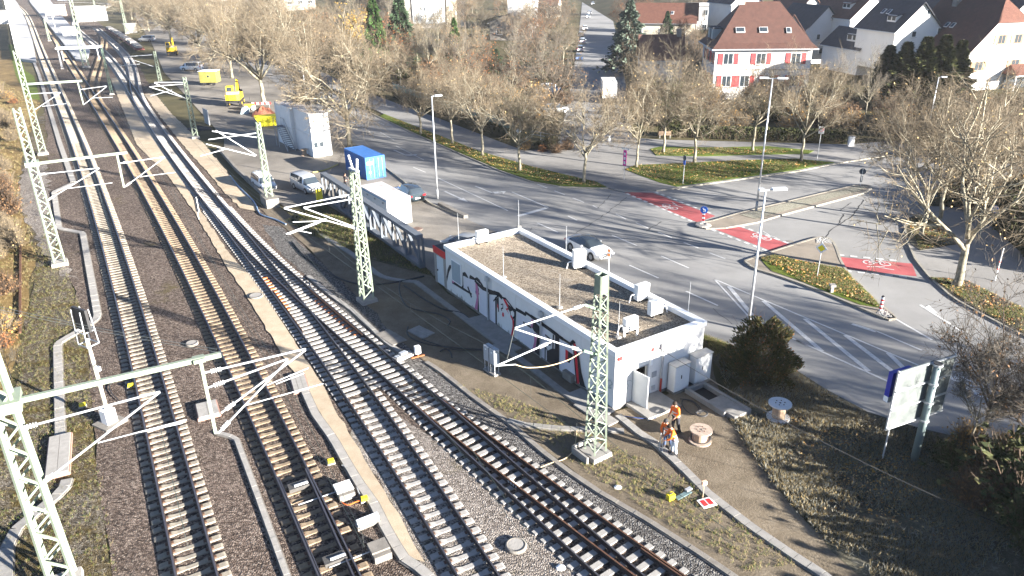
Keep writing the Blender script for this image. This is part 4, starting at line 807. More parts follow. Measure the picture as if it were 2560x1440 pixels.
# faint tags on the entrance wall come as thin sprayed lines
def eline(f, pts, c, w=.02):
    P = [onplane(*f(*p), 0, BL) for p in pts]
    for a, b_ in zip(P[:-1], P[1:]):
        d = b_ - a; d.normalize(); n = Vector((0, -d.z, d.y)) * w / 2; GR[c].add([(BL + .006, v.y, v.z) for v in (a - n, b_ - n, b_ + n, a + n)], [(0, 1, 2, 3)])
R6 = lambda x, y: (1460 + x / 4.8, 760 + y / 4.8)
for pts in ([(420, 1050), (430, 1070), (470, 1060), (510, 1030), (535, 985), (520, 950), (490, 950), (485, 990), (510, 1010)], [(500, 950), (530, 920), (560, 915), (575, 930)], [(455, 985), (475, 1000)], [(500, 965), (525, 968)]): eline(R6, pts, 4, .025)
gline(R6, [(262, 880), (290, 895), (280, 925), (320, 910), (345, 960), (310, 980), (330, 1010), (290, 1000)], 4, .03)
gm = MB()
for k in range(6): gm.add(GR[k].v, GR[k].f, k)
go = gm.build('graffiti', [M_BLK, M_RD, M_PK, M_WALL, mat('grey_spray', (.3, .36, .36), .7, var=.1), mat('lilac_white_spray', (.60, .59, .63), .7, var=.05)], bld); go['label'] = 'black, red and pink graffiti lettering sprayed on the long wall'; go['kind'] = 'stuff'
w0, w1 = onplane(*R5(505, 800), 1, 0), onplane(*R5(672, 1245), 1, 0); w0z, w1z = onplane(*R5(505, 795), 1, 0).z, onplane(*R5(505, 1125), 1, 0).z
wf = MB(); wf.b2((w0.x - .1, -.05, w1z - .1), (w1.x + .1, .03, w0z + .12)); wo = wf.build('window', M_WHITE, bld)
zc = w1z
while zc < w0z - .01:
    s = MB(); s.b2((w0.x, -.075, zc), (w1.x, -.04, zc + .068)); s.build('shutter_slat', mat('shutter_blue_grey', (.30, .36, .40), .6, var=.05), wo); zc += .075 * 2 if False else .075
for px in ((1217, 692), (1352, 772)):
    p = onplane(*px, 1, -.12); b = MB(); b.box((p.x, -.13, BH - .42), (.3, .24, .3), taper=.9); pp = b.build('rain_hopper', M_GALV, bld); b = MB(); b.cyl((p.x, -.13, .1), (p.x, -.13, BH - .5), .055, n=8); b.build('downpipe', M_GALV, pp)
p = onplane(*R6(950, 430), 0, BL); b = MB(); b.box((BL + .13, p.y, BH - .55), (.26, .3, .36), taper=1); pp = b.build('rain_hopper', M_GALV, bld); b = MB(); b.cyl((BL + .13, p.y - .05, 1.0), (BL + .13, p.y, BH - .6), .055, n=8); b.build('downpipe', M_GREY, pp); b = MB(); b.cyl((BL + .13, p.y - .05, .05), (BL + .13, p.y - .05, 1.0), .065, n=8); b.build('red_downpipe_foot', mat('red_pipe', (.3, .04, .03), .6, var=.1), pp)
for f, s, m_, n_ in (((430, 655), (.08, .3, .2), M_REDBOX, 'alarm_box'), ((822, 545), (.06, .16, .2), M_REDBOX, 'red_lamp'), ((985, 520), (.05, .22, .28), M_GALV, 'vent_grille'), ((805, 690), (.07, .16, .42), M_WHITE, 'wall_lamp'), ((838, 840), (.05, .34, .34), M_GREY, 'notice_plate'), ((825, 1000), (.05, .25, .3), M_GALV, 'vent_grille')):
    p = onplane(*R6(*f), 0, BL); b = MB(); b.box((BL + s[0] / 2, p.y, p.z), s); b.build(n_, m_, bld)
# outdoor cabinets against the end wall
def cabinet(label, y0, wdt, hgt, dep, x0=.12):
    r = thing('outdoor_cabinet', label, 'cabinet', BM @ Vector((BL + x0, y0, 0)), brz); b = MB(); b.b2((0, 0, .08), (dep, wdt, hgt)); b.build('body', M_ACW, r); b = MB(); b.b2((-.02, -.03, hgt), (dep + .05, wdt + .03, hgt + .07)); b.build('lid', mat('cabinet_lid', (.5, .48, .44), .8, var=.15), r)
    b = MB(); b.b2((dep, .06, .16), (dep + .025, wdt - .06, hgt - .08)); d = b.build('door', M_ACW, r); b = MB(); b.box((dep + .04, wdt * .42, hgt * .58), (.03, .05, .22)); b.build('handle', M_BLACK, d); b = MB(); b.b2((-.04, -.05, -.05), (dep + .08, wdt + .05, .1)); b.build('plinth', M_CONC_D, r)
cabinet('slim white cabinet left of its taller twin at the end wall', E_(1665, 960).y, 1.15, 1.75, .55); cabinet('broad white cabinet at the right corner of the building', E_(1712, 950).y + .1, 1.3, 1.85, .55)
# grime and drip stains on the end wall and along the wall foot
M_STAIN = mat('wall_grime', (.40, .38, .34), .9, var=.25, scale=6); st_ = MB(); rs_ = random.Random(8)
for k in range(46):
    x = rs_.uniform(.3, BL - .4); w_ = rs_.uniform(.05, .35); st_.add([(x, -.0032, .1), (x + w_, -.0032, .1), (x + w_ * .7, -.0032, .1 + rs_.uniform(.05, .3)), (x + w_ * .3, -.0032, .1 + rs_.uniform(.05, .35))], [(0, 1, 2, 3)])
for k in range(12):
    y = rs_.uniform(.3, BW - .3); h_ = rs_.uniform(.15, .6); st_.add([(BL + .0035, y, BH - .24), (BL + .0035, y + .012, BH - .24 - h_), (BL + .0035, y + .03, BH - .24)], [(0, 1, 2)])
o = st_.build('grime', M_STAIN, bld); o['kind'] = 'stuff'
# rooftop equipment
def ac(label, px, s=(.34, .95, .85), back=False, yaw=0):
    g = G(*px, BH - .26); r = thing('air_conditioner', label, 'air conditioner', g, brz + yaw); b = MB(); b.box((0, 0, s[2] / 2 + .12), s); b.build('casing', M_ACW, r)
    sg = -1; f = MB(); f.cyl((sg * s[0] / 2, s[1] * .12, s[2] / 2 + .12), (sg * (s[0] / 2 + .012), s[1] * .12, s[2] / 2 + .12), min(s[1], s[2]) * .38, n=20); fo = f.build('fan_grille', mat('grille_dark', (.33, .35, .36), .6, var=.2, scale=20), r)
    b = MB()
    for z in range(7): b.box((s[0] / 2 + .008, 0, .25 + z * (s[2] - .2) / 7), (.015, s[1] * .8, .02))
    b.build('louvre', M_GREY, r)
    for y in (-.35, .35): q = MB(); q.box((0, y * s[1], .06), (s[0] + .2, .07, .12)); q.build('foot', M_BLACK, r)
    q = MB(); q.tube(catmull([(-.05, -s[1] / 2 - .05, .5), (-.1, -s[1] / 2 - .3, .45), (-.1, -s[1] / 2 - .4, .1), (-.1, -s[1] / 2 - .45, .0)], 4), .04, 6); q.build('pipe', M_WHITE, r)
    return r
ac('white air conditioner at the left end of the gravel roof', (1205, 607), (.36, .95, .9), yaw=.0); ac('tall white air conditioner at the roof edge in front of the white car', (1447, 670), (.5, .85, 1.25), yaw=-.35); ac('dark-grilled air conditioner behind the two small ones at the road side of the roof', (1603, 750), (.4, .95, 1.0)); ac('square air conditioner with pale louvres near the right corner of the roof', (1637, 788), (.36, .95, .9), yaw=pi); ac('small air conditioner nearest the mast with round fan facing it', (1575, 828), (.34, .9, .8))
rods = [(1297, 568), (1147, 604), (1415, 640), (1259, 694), (1719, 792), (1399, 770), (1545, 845)]
labs = ['at the far left corner', 'beside the left end air conditioner', 'next to the tall air conditioner', 'standing in the middle left of the gravel', 'at the far right corner', 'behind the long boom of the dark mast', 'nearest the mast at the near right corner']
for p, l in zip(rods, labs):
    r = thing('lightning_rod', 'thin lightning rod on the gravel roof ' + l, 'lightning rod', G(*p, BH - .26)); b = MB(); b.cyl((0, 0, .1), (0, 0, 2.3), .018, .008, n=5); b.build('rod', M_GALV, r); b = MB(); b.lathe([(.2, 0), (.2, .08), (.14, .12)], 10); b.build('base', M_CONC, r)
for p in ((1632, 782), (1592, 838), (1560, 842)):
    b = MB(); g = G(*p, BH - .26); b.cyl((0, 0, 0), (0, 0, .5), .06, n=8); b.cyl((0, 0, .5), (0, 0, .56), .09, n=8); o = b.build('vent_pipe', M_WHITE); o.location = g; tag(o, 'short white vent pipe on the gravel roof, ' + {1632: 'beside the pale-louvred unit', 1592: 'right of the small round-fan unit', 1560: 'left of its neighbour near the front edge'}[p[0]], 'vent')
# booth with the red fascia at the far end
bo = thing('red_topped_booth', 'small white booth with red fascia and grey door at the left end', 'booth', BM @ Vector((-2.0, .1, 0)), brz)
b = MB(); b.b2((0, 0, .0), (1.85, 5.6, 2.9)); b.build('body', M_CONC_L, bo); b = MB(); b.b2((-.06, -.07, 2.55), (1.9, 5.66, 3.0)); b.build('roof', M_MEMB, bo); b = MB(); b.b2((-.08, -.11, 2.5), (1.92, -.06, 3.05)); b.build('red_fascia', M_REDBOX, bo)
b = MB(); b.b2((.35, -.05, .08), (1.45, .0, 2.35)); d = b.build('door', mat('door_blue_grey', (.52, .56, .58), .6, var=.05), bo); b = MB(); b.box((.5, -.08, 1.15), (.05, .06, .14)); b.build('handle', M_BLACK, d); b = MB(); b.b2((-.04, -.06, 0), (.3, 0, 2.5)); b.b2((1.5, -.06, 0), (1.89, 0, 2.5)); b.build('brick_pier', mat('grey_brick', (.28, .26, .24), .9, var=.25, scale=14, bump=.4), bo)
# slabs, pit and loose concrete beside the building
def slabs(label, px4, nx, ny, h=.07, m=None, gap=.02, seed=1):
    P = GP(px4); c = sum(P, Vector()) / 4; rz = heading(P[0], P[1]); L = (P[1] - P[0]).length; W = (P[3] - P[0]).length; r = thing('slab_paving', label, 'paving', c, rz); rd = random.Random(seed)
    mb = MB(); mb.box((0, 0, 0), (L / nx - gap, W / ny - gap, .08)); me = mb.mesh('slab', m or M_CONC)
    for i in range(nx):
        for j in range(ny): inst('slab', me, ((i + .5) * L / nx - L / 2, (j + .5) * W / ny - W / 2, h - .03 + rd.uniform(-.01, .015)), rd.uniform(-.02, .02), r)
slabs('grey paving slabs in front of the paired cabinets', [(1172, 800), (1255, 865), (1285, 845), (1210, 790)], 3, 2, seed=2); slabs('lower patch of slabs beside the paired cabinets', [(1230, 868), (1270, 890), (1300, 868), (1262, 850)], 2, 2, seed=3)
slabs('loose slabs lying in the soil before the paired cabinets', [(1020, 830), (1060, 850), (1085, 832), (1045, 815)], 2, 2, seed=4); slabs('slabs at the foot of the dark mast beside the wall corner', [(1415, 990), (1500, 1050), (1535, 1030), (1450, 970)], 3, 1, seed=5); slabs('second row of slabs nearer the dark mast', [(1435, 1015), (1520, 1070), (1545, 1055), (1460, 1000)], 2, 1, seed=6)
slabs('mossy old slabs beside the dark ballast', [(945, 840), (990, 868), (1010, 850), (965, 822)], 3, 1, m=M_CONC_D, seed=7)
pt = thing('cable_pit', 'open concrete cable pit in front of the cabinets', 'pit', BM @ Vector((BL + .9, E_(1680, 980).y + .1, 0)), brz); b = MB()
b.b2((0, 0, -.1), (3.0, .2, .3)); b.b2((0, 1.3, -.1), (3.6, 1.5, .3)); b.b2((0, .2, -.1), (.2, 1.3, .3)); b.build('wall', M_CONC, pt); b = MB(); b.b2((.2, .2, -.05), (1.6, 1.3, .02)); b.build('dark_shaft', M_DK, pt); b = MB(); b.b2((1.6, .2, -.1), (3.6, 1.3, .24)); b.build('cover', M_CONC, pt)
pc = thing('cabinet_pair', 'pair of grey metal cabinets on legs in the wall shadow', 'cabinet', G(1230, 930), brz + .1)
for x in (-.55, .05):
    b = MB(); b.b2((x, -.2, .75), (x + .48, .2, 1.75)); o = b.build('cabinet_box', mat('cabinet_grey', (.34, .37, .40), .6, var=.1), pc); b = MB(); b.box((x + .24, -.215, 1.55), (.12, .03, .08)); b.build('label_plate', M_WHITE, o)
    for dx in (.04, .44):
        for y in (-.15, .15): b = MB(); b.b2((x + dx - .02, y - .02, 0), (x + dx + .02, y + .02, .76)); b.build('leg', M_GALV, pc)
b = MB(); b.b2((-.6, -.25, -.02), (.6, .25, .1)); b.build('base', M_CONC, pc)
bxo = MB(); bxo.box((0, 0, .25), (.9, .5, .5)); o = bxo.build('concrete_block', M_CONC_D); o.location = G(1425, 948); o.rotation_euler[2] = brz; tag(o, 'grey concrete block lying against the graffiti wall', 'block')
# thick hoses and cables on the soil
hose('thick black hose snaking from the truss to the building', [(730, 605), (760, 640), (800, 665), (835, 690), (870, 705), (905, 712), (950, 712), (1000, 705), (1060, 692)], .07); hose('black hose looping in front of the wall', [(1000, 705), (998, 725), (1005, 750), (1020, 768), (1050, 778), (1090, 785), (1115, 795), (1125, 805), (1120, 815)], .06); hose('second black hose running to the trough', [(1010, 715), (1040, 735), (1070, 755), (1110, 775), (1150, 783), (1170, 795)], .06)
hose('black cable arcing to the paired cabinets', [(1020, 818), (1018, 835), (1035, 850), (1070, 862), (1110, 868), (1160, 873), (1205, 875)], .05); hose('thin black cable beside the cabinets', [(1055, 850), (1090, 862), (1140, 876), (1205, 877)], .04); hose('short black hose end on the soil', [(1100, 880), (1112, 875), (1125, 880), (1130, 895)], .05)
hose('blue cable along the building corner', [(1545, 1040), (1580, 1045), (1610, 1048), (1640, 1046)], .03, mat('blue_cable', (.04, .07, .2), .6, var=.1)); hose('coil of black cable on the ground behind the workers', [(1700, 1000), (1730, 1005), (1752, 1025), (1745, 1040), (1722, 1035), (1705, 1015), (1710, 1002), (1735, 1010), (1750, 1030)], .03, z=.08)
hose('pale rope trailing from the dark mast to the rails', [(1442, 1060), (1440, 1100), (1432, 1130), (1410, 1150), (1385, 1157), (1352, 1170)], .022, M_ROPE); hose('coil of thin cable in the trodden soil', [(1640, 1220), (1655, 1202), (1675, 1208), (1678, 1222), (1660, 1230), (1645, 1222)], .015)
hose('blue hose along the concrete kerb of the yard', [(575, 440), (600, 470), (635, 505), (650, 535), (690, 550), (715, 562)], .08, mat('blue_hose', (.16, .24, .36), .5, var=.1)); hose('yellow pipe lying left of the blue container', [(782, 432), (815, 425), (845, 412)], .08, mat('yellow_pipe', (.4, .36, .1), .7, var=.2))
# ================================================================ yard: containers, vehicles, machines, people
TH = radians(124)                     # the avenue, the yard and the building share this heading
M_BLUE = mat('container_blue', (.035, .13, .36), .55, var=.12, scale=1.5); M_CWHITE = mat('container_white', (.66, .67, .67), .6, var=.06, scale=1)
M_CROOF = mat('container_roof', (.55, .52, .5), .8, col2=(.3, .27, .26), thresh=(.45, .7), scale=.7)
M_GLASS = glass(); M_TYRE = mat('tyre', (.02, .02, .021), .85, var=.1); M_RIM = mat('rim', (.42, .43, .44), .4, .7, var=.05)
M_YEL = mat('machine_yellow', (.72, .46, .02), .5, var=.08, coat=.3); M_SKIPY = mat('skip_yellow', (.80, .70, .03), .5, var=.06)
def corrugated(mb, x0, x1, y, z0, z1, out, n, m=0, axis='x'):
    """corrugated steel side: a row of upright trapezoid folds"""
    p = (x1 - x0) / n; pts = []
    for i in range(n):
        a = x0 + i * p; pts += [(a, 0), (a + p * .3, 0), (a + p * .45, 1), (a + p * .8, 1)]
    pts.append((x1, 0)); o = len(mb.v)
    for a, f in pts:
        q = y + out * f
        for z in (z0, z1): mb.v.append((a, q, z) if axis == 'x' else (q, a, z))
    for i in range(len(pts) - 1): mb.f.append((o + 2 * i, o + 2 * i + 2, o + 2 * i + 3, o + 2 * i + 1)); mb.m.append(m)
def container(label, corner, rz, m, L=6.06, W=2.44, H=2.6, z=0, kind='freight', group=None, mroof=None):
    """local: x along the length away from the viewer, y to the left-hand side; origin at the near right-hand corner"""
    r = thing('shipping_container' if kind == 'freight' else 'site_container', label, 'container', (corner.x, corner.y, z), rz, group)
    b = MB(); b.b2((.06, .06, .05), (L - .06, W - .06, H - .06)); b.build('shell', m, r)
    b = MB()
    for x in (0, L - .14):
        for y in (0, W - .14): b.b2((x, y, 0), (x + .14, y + .14, H))
    for z_ in (0, H - .12):
        for y in (.003, W - .103): b.b2((.14, y, z_ + .002), (L - .14, y + .1, z_ + .118))
        for x in (.003, L - .103): b.b2((x, .14, z_ + .002), (x + .1, W - .14, z_ + .118))
    b.build('frame', m, r)
    if kind == 'freight':
        b = MB(); corrugated(b, .14, L - .14, .05, .12, H - .12, -.045, 18); b.build('side_panel', m, r); b = MB(); corrugated(b, .14, L - .14, W - .05, .12, H - .12, .045, 18); b.build('side_panel', m, r)
        for k in range(2):
            b = MB(); y0 = .15 + k * (W / 2 - .14); b.b2((-.02, y0, .14), (.05, y0 + W / 2 - .18, H - .14)); d = b.build('door', m, r)
            q = MB()
            for zz in (.5, 1.05, 1.6, 2.1): q.b2((-.045, y0 + .08, zz), (-.02, y0 + W / 2 - .26, zz + .12))
            q.build('rib', m, d); q = MB()
            for yy in (.25, .72): q.cyl((-.06, y0 + yy, .16), (-.06, y0 + yy, H - .16), .025, n=6)
            q.build('lock_rod', M_GALV, d)
        b = MB(); b.box((-.03, W * .78, 1.9), (.03, .75, .36)); b.build('warning_label', mat('label_yellow', (.75, .5, .15), .6, var=.1), r); b = MB(); b.cyl((-.03, W * .8, .85), (-.05, W * .8, .85), .13, n=14); b.build('round_sticker', M_WHITE, r)
        b = MB(); b.b2((.1, .1, H - .06), (L - .1, W - .1, H - .01)); b.build('roof', m, r)
    else:
        b = MB(); b.b2((.02, .02, H - .05), (L - .02, W - .02, H + .03)); b.build('roof', mroof or M_CROOF, r)
    return r
c = G(912, 395, 2.6); f = Vector((cos(radians(34)), sin(radians(34)), 0)); c = Vector((c.x, c.y, 0))
blue = container('blue steel freight container with white-rodded doors beside the avenue', c + f * 2.44, TH, M_BLUE)
c = G(785, 394); f = Vector((cos(radians(33)), sin(radians(33)), 0)); d = Vector((cos(TH), sin(TH), 0))
for lv in (0, 1):
    for k in (0, 1):
        r = container(('upper' if lv else 'lower') + (' near' if not k else ' rear') + ' white office container of the two-storey stack' , c + f * 2.5 + d * (6.1 * k) + (Vector((-f.x, -f.y, 0)) * (.5 * k)), TH, M_CWHITE, 6.06, 2.5, 2.72, lv * 2.76, 'office', 'stacked office containers')
        if k == 0:
            b = MB(); b.box((-.03, .4, 1.0 if lv else .5), (.25, .6, .5)); b.build('wall_air_conditioner', M_ACW, r)
            if not lv:
                for y in (1.0, 1.75): w_ = MB(); w_.b2((-.04, y, 1.2), (.02, y + .62, 1.95)); w_ = w_.build('window', M_WHITE, r); g_ = MB(); g_.b2((-.055, y + .05, 1.25), (-.03, y + .57, 1.9)); g_.build('pane', M_GLASS, w_)
st = thing('outside_stair', 'grey steel stair climbing the left side of the office stack', 'stair', c + d * 7.8 - f * .6, TH); n = 12
for i in range(n): b = MB(); b.box((-2.6 + i * .27, .55, .2 + i * .22), (.27, 1.0, .04)); b.build('tread', mat('grate_dark', (.10, .12, .15), .6, .3, var=.1), st)
for y in (.05, 1.05): b = MB(); b.bar((-2.8, y, .05), (.6, y, 2.75), .06, .2); b.build('stringer', M_GREY, st); b = MB(); b.bar((-2.8, y, 1.05), (.6, y, 3.75), .04); b.bar((.6, y, 3.75), (1.9, y, 3.75), .04); b.bar((1.9, y, 3.75), (1.9, y, 2.7), .04); b.bar((-2.8, y, .05), (-2.8, y, 1.05), .04); b.bar((-1.1, y, 1.4), (-1.1, y, 2.4), .04); b.bar((.6, y, 2.7), (.6, y, 3.75), .04); b.build('handrail', M_GREY, st)
b = MB(); b.box((1.2, .55, 2.72), (1.3, 1.1, .05)); b.build('landing', mat('grate_dark', (.1, .12, .15), .6, .3, var=.1), st)
for x, y in ((.7, 1.05), (1.8, 1.05)): b = MB(); b.bar((x, y, 0), (x, y, 2.7), .07); b.build('leg', M_GREY, st)
c = G(966, 502, 2.6); c = Vector((c.x, c.y, 0)); f = Vector((cos(radians(34)), sin(radians(34)), 0))
wc = container('low white site container with streaked roof in front of the blue one', c + f * 2.5, TH, M_CWHITE, 6.3, 2.5, 2.6, 0, 'site')
for x in (.9, 2.7, 4.4): b = MB(); b.box((x, 2.5, 2.15), (.3, .04, .14)); b.build('vent_slot', M_GREY, wc)
b = MB(); b.b2((.1, 2.5, 2.42), (6.2, 2.53, 2.5)); b.build('trim_line', mat('trim_blue', (.12, .3, .48), .5, var=.05), wc)
# ---- grey steel truss girder
pa, pb = G(1056, 672), G(815, 497); tl = (pb - pa).length; tr = thing('steel_truss', 'long grey steel bridge truss standing on the turf beside the white container', 'truss', pa, heading(pa, pb)); M_TR = mat('truss_grey', (.11, .125, .145), .6, .1, var=.08)
th = 2.75
for z, nm, wd in ((th, 'top_chord', .62), (.25, 'bottom_chord', .5)): b = MB(); b.bar((-.1 if z < 1 else .15, 0, z), (tl, 0, z), wd, .3); b.build(nm, M_TR, tr)
npn = 9; sp = tl / npn
for i in range(npn + 1):
    for y in (-.2, .2): b = MB(); b.bar((i * sp, y, .25), (i * sp, y, th - .1), .16, .16); b.build('vertical', M_TR, tr)
    if i < npn: b = MB(); s = (0, 1) if i < npn / 2 else (1, 0); b.bar(((i + s[0]) * sp, 0, .35), ((i + s[1]) * sp, 0, th - .15), .22, .2); b.build('diagonal', M_TR, tr)
for x in (1.2, tl * .5, tl - 1.2): b = MB(); b.box((x, 0, .03), (.7, .7, .16)); b.build('support_block', M_CONC, tr)
# ---- vehicles
def vehicle(name, label, p, rz, paint, stations, glass_top=False, wheels=((1.4, .33), (-1.4, .33)), cabin=None, cat='car', group=None, lights=True, roofm=None, scale=1):
    """stations: x, bottom, belt, top, half width, half width of the roof"""
    r = thing(name, label, cat, p, rz, group, scale); R = []
    for x, zb, zm, zt, w, wt in stations:
        half = [(0, zb), (w * .86, zb), (w, zb + .17), (w * 1.005, (zb + zm) / 2 + .1), (w * .97, zm), (wt * 1.0, zt - .02), (wt * .8, zt + .012), (0, zt + .03)]
        R.append([(x, -y, z) for y, z in half] + [(x, y, z) for y, z in half[-2:0:-1]])
    n = len(R[0]); body = MB(); V = [q for s in R for q in s]; body.v = list(V); glz = {'side_window/l': [], 'side_window/r': [], 'windscreen': [], 'rear_window': [], 'glass_roof': []}; mid = len(stations) // 2
    for i in range(len(R) - 1):
        for j in range(n):
            k = (j + 1) % n; fa = (i * n + j, (i + 1) * n + j, (i + 1) * n + k, i * n + k); kind = cabin[i] if cabin else ''
            tgt = None
            if kind == 's' and j in (4, n - 5): tgt = 'side_window/l' if j == 4 else 'side_window/r'
            if kind == 'w' and 4 <= j <= n - 5: tgt = 'windscreen' if i >= mid else 'rear_window'
            if kind in ('s', 'r') and 5 <= j <= n - 6 and glass_top: tgt = 'glass_roof'
            if tgt: glz[tgt].append(fa)
            else: body.f.append(fa); body.m.append(0)
    body.f += [tuple(range(n))[::-1], tuple(range((len(R) - 1) * n, len(R) * n))]; body.m += [0, 0]
    bo_ = body.build('body', paint, r, True)
    for nm, fs in glz.items():
        if fs: used = sorted({q for f_ in fs for q in f_}); ix = {q: i for i, q in enumerate(used)}; gm_ = MB(); gm_.v = [V[q] for q in used]; gm_.f = [tuple(ix[q] for q in f_) for f_ in fs]; gm_.m = [0] * len(fs); gm_.build(nm.split('/')[0], M_GLASS, r, True)
    w = max(s[4] for s in stations)
    for x, rad in wheels:
        for sd in (-1, 1):
            a = MB(); a.cyl((x, sd * (w - .12), rad + .02), (x, sd * (w + .008), rad + .02), rad * 1.16, n=18); a.build('wheel_arch', M_BLACK, r)
            t = MB(); t.cyl((x, sd * (w - .2), rad), (x, sd * (w + .025), rad), rad, n=18); tw = t.build('wheel', M_TYRE, r); q = MB(); q.cyl((x, sd * (w + .02), rad), (x, sd * (w + .035), rad), rad * .66, n=12); q.build('rim', M_RIM, tw)
    f, e = stations[-1], stations[0]
    if lights:
        for sd in (-1, 1):
            q = MB(); s2 = stations[-2]; q.box(((f[0] + s2[0]) / 2 + .03, sd * s2[4] * .8, s2[2] - .08), (.16, .3, .12), 0, sd * -.35); q.build('headlight', mat('headlight', (.6, .62, .64), .15, var=0, spec=.8), r)
            s2 = stations[1]; q = MB(); q.box(((e[0] + s2[0]) / 2 - .02, sd * s2[4] * .82, s2[2] - .1), (.12, .3, .14)); q.build('taillight', mat('taillight', (.4, .01, .015), .25, var=0), r)
            q = MB(); k = next((i for i in range(len(stations) - 1) if cabin and cabin[i] == 's'), 1); xs = [stations[i][0] for i in range(len(stations) - 1) if cabin and cabin[i] == 's']; q.box(((max(xs) if xs else .4) + .35, sd * (w + .1), stations[len(stations) // 2][2] + .04), (.14, .18, .13)); q.build('mirror', paint, r)
        q = MB(); q.box((f[0] + .01, 0, (f[1] + f[2]) / 2), (.05, f[4] * 1.0, .16)); q.build('grille', M_BLACK, r); q = MB(); q.box((f[0] + .03, 0, f[1] + .06), (.03, .5, .11)); q.build('number_plate', M_WHITE, r); q = MB(); q.box((e[0] - .02, 0, (e[1] + e[2]) / 2), (.03, .5, .11)); q.build('number_plate', M_WHITE, r)
    return r
SEDAN = [(-2.35, .36, .72, .78, .68, .6), (-2.27, .27, .9, .97, .85, .74), (-1.8, .2, .93, 1.05, .9, .7), (-1.35, .19, .94, 1.2, .91, .63), (-.75, .19, .94, 1.40, .91, .58), (-.1, .19, .93, 1.44, .91, .58), (.35, .19, .92, 1.38, .91, .58), (1.1, .19, .92, 1.0, .9, .72), (1.75, .2, .84, .92, .89, .72), (2.2, .24, .7, .79, .84, .66), (2.36, .34, .6, .64, .68, .52)]
SED_C = ['', '', 'w', 'w', 's', 's', 'w', '', '', '']
HATCH = [(-2.1, .36, .85, 1.0, .7, .6), (-2.02, .26, .95, 1.2, .86, .66), (-1.7, .2, .96, 1.46, .9, .62), (-.9, .19, .95, 1.53, .9, .6), (0, .19, .94, 1.53, .9, .6), (.45, .19, .93, 1.44, .9, .6), (1.15, .19, .92, 1.02, .89, .7), (1.75, .22, .82, .9, .86, .66), (2.05, .32, .62, .68, .7, .54)]
HAT_C = ['w', 'w', 's', 's', 's', 'w', '', '']
VAN = [(-2.5, .35, 1.1, 1.3, .85, .78), (-2.42, .26, 1.15, 1.8, .94, .8), (-2.3, .22, 1.16, 1.88, .95, .8), (-1.2, .2, 1.15, 1.93, .96, .8), (0, .2, 1.14, 1.93, .96, .8), (.8, .2, 1.12, 1.88, .96, .78), (1.1, .2, 1.1, 1.75, .95, .76), (1.75, .2, 1.05, 1.16, .93, .8), (2.3, .24, .85, .98, .88, .7), (2.48, .36, .65, .7, .74, .58)]
VAN_C = ['w', '', 's', 's', 's', '', 'w', '', '']
M_CARW = mat('car_white', (.74, .75, .76), .3, 0, var=.02, spec=.5, coat=.6); M_SILV = mat('car_silver', (.5, .52, .54), .35, .4, var=.03, coat=.5); M_DKCAR = mat('car_dark', (.03, .045, .055), .3, .2, var=.05, coat=.6); M_GRYCAR = mat('car_grey', (.3, .31, .31), .35, .3, var=.05, coat=.5)
M_BLUC = mat('car_blue', (.04, .09, .22), .3, .2, var=.05, coat=.5)
hd = radians(-58)
vehicle('parked_car', 'white saloon car with dark glass roof on the avenue behind the building', (G(1462, 640) + Vector((.4, .6, 0))), hd, M_CARW, SEDAN, True, ((1.42, .34), (-1.4, .34)), SED_C)
vehicle('parked_car', 'dark green estate car behind the low white container', (G(1040, 503) + Vector((-.8, .9, 0))), radians(120), M_DKCAR, HATCH, True, ((1.25, .35), (-1.25, .35)), HAT_C, scale=1.08)
vehicle('parked_van', 'silver van parked beside the yellow post in the yard', G(768, 475), radians(-50), M_SILV, VAN, False, ((1.5, .34), (-1.5, .34)), VAN_C, 'van', scale=.92)
vehicle('parked_van', 'white pickup half hidden behind the slim lattice mast', G(662, 470), radians(-55), M_CARW, VAN, False, ((1.5, .34), (-1.5, .34)), VAN_C, 'van', scale=.85)
vehicle('parked_van', 'white van standing across the yard behind the green cabin', G(480, 176), radians(172), M_CARW, VAN, False, ((1.5, .34), (-1.5, .34)), VAN_C, 'van')
vehicle('parked_car', 'grey car showing its windscreen over the booth roof', G(1162, 626), radians(150), M_GRYCAR, HATCH, False, ((1.25, .33), (-1.25, .33)), HAT_C)
vehicle('parked_van', 'far blue-white van by the second excavator', G(368, 104), radians(172), M_SILV, VAN, False, ((1.5, .34), (-1.5, .34)), VAN_C, 'van')
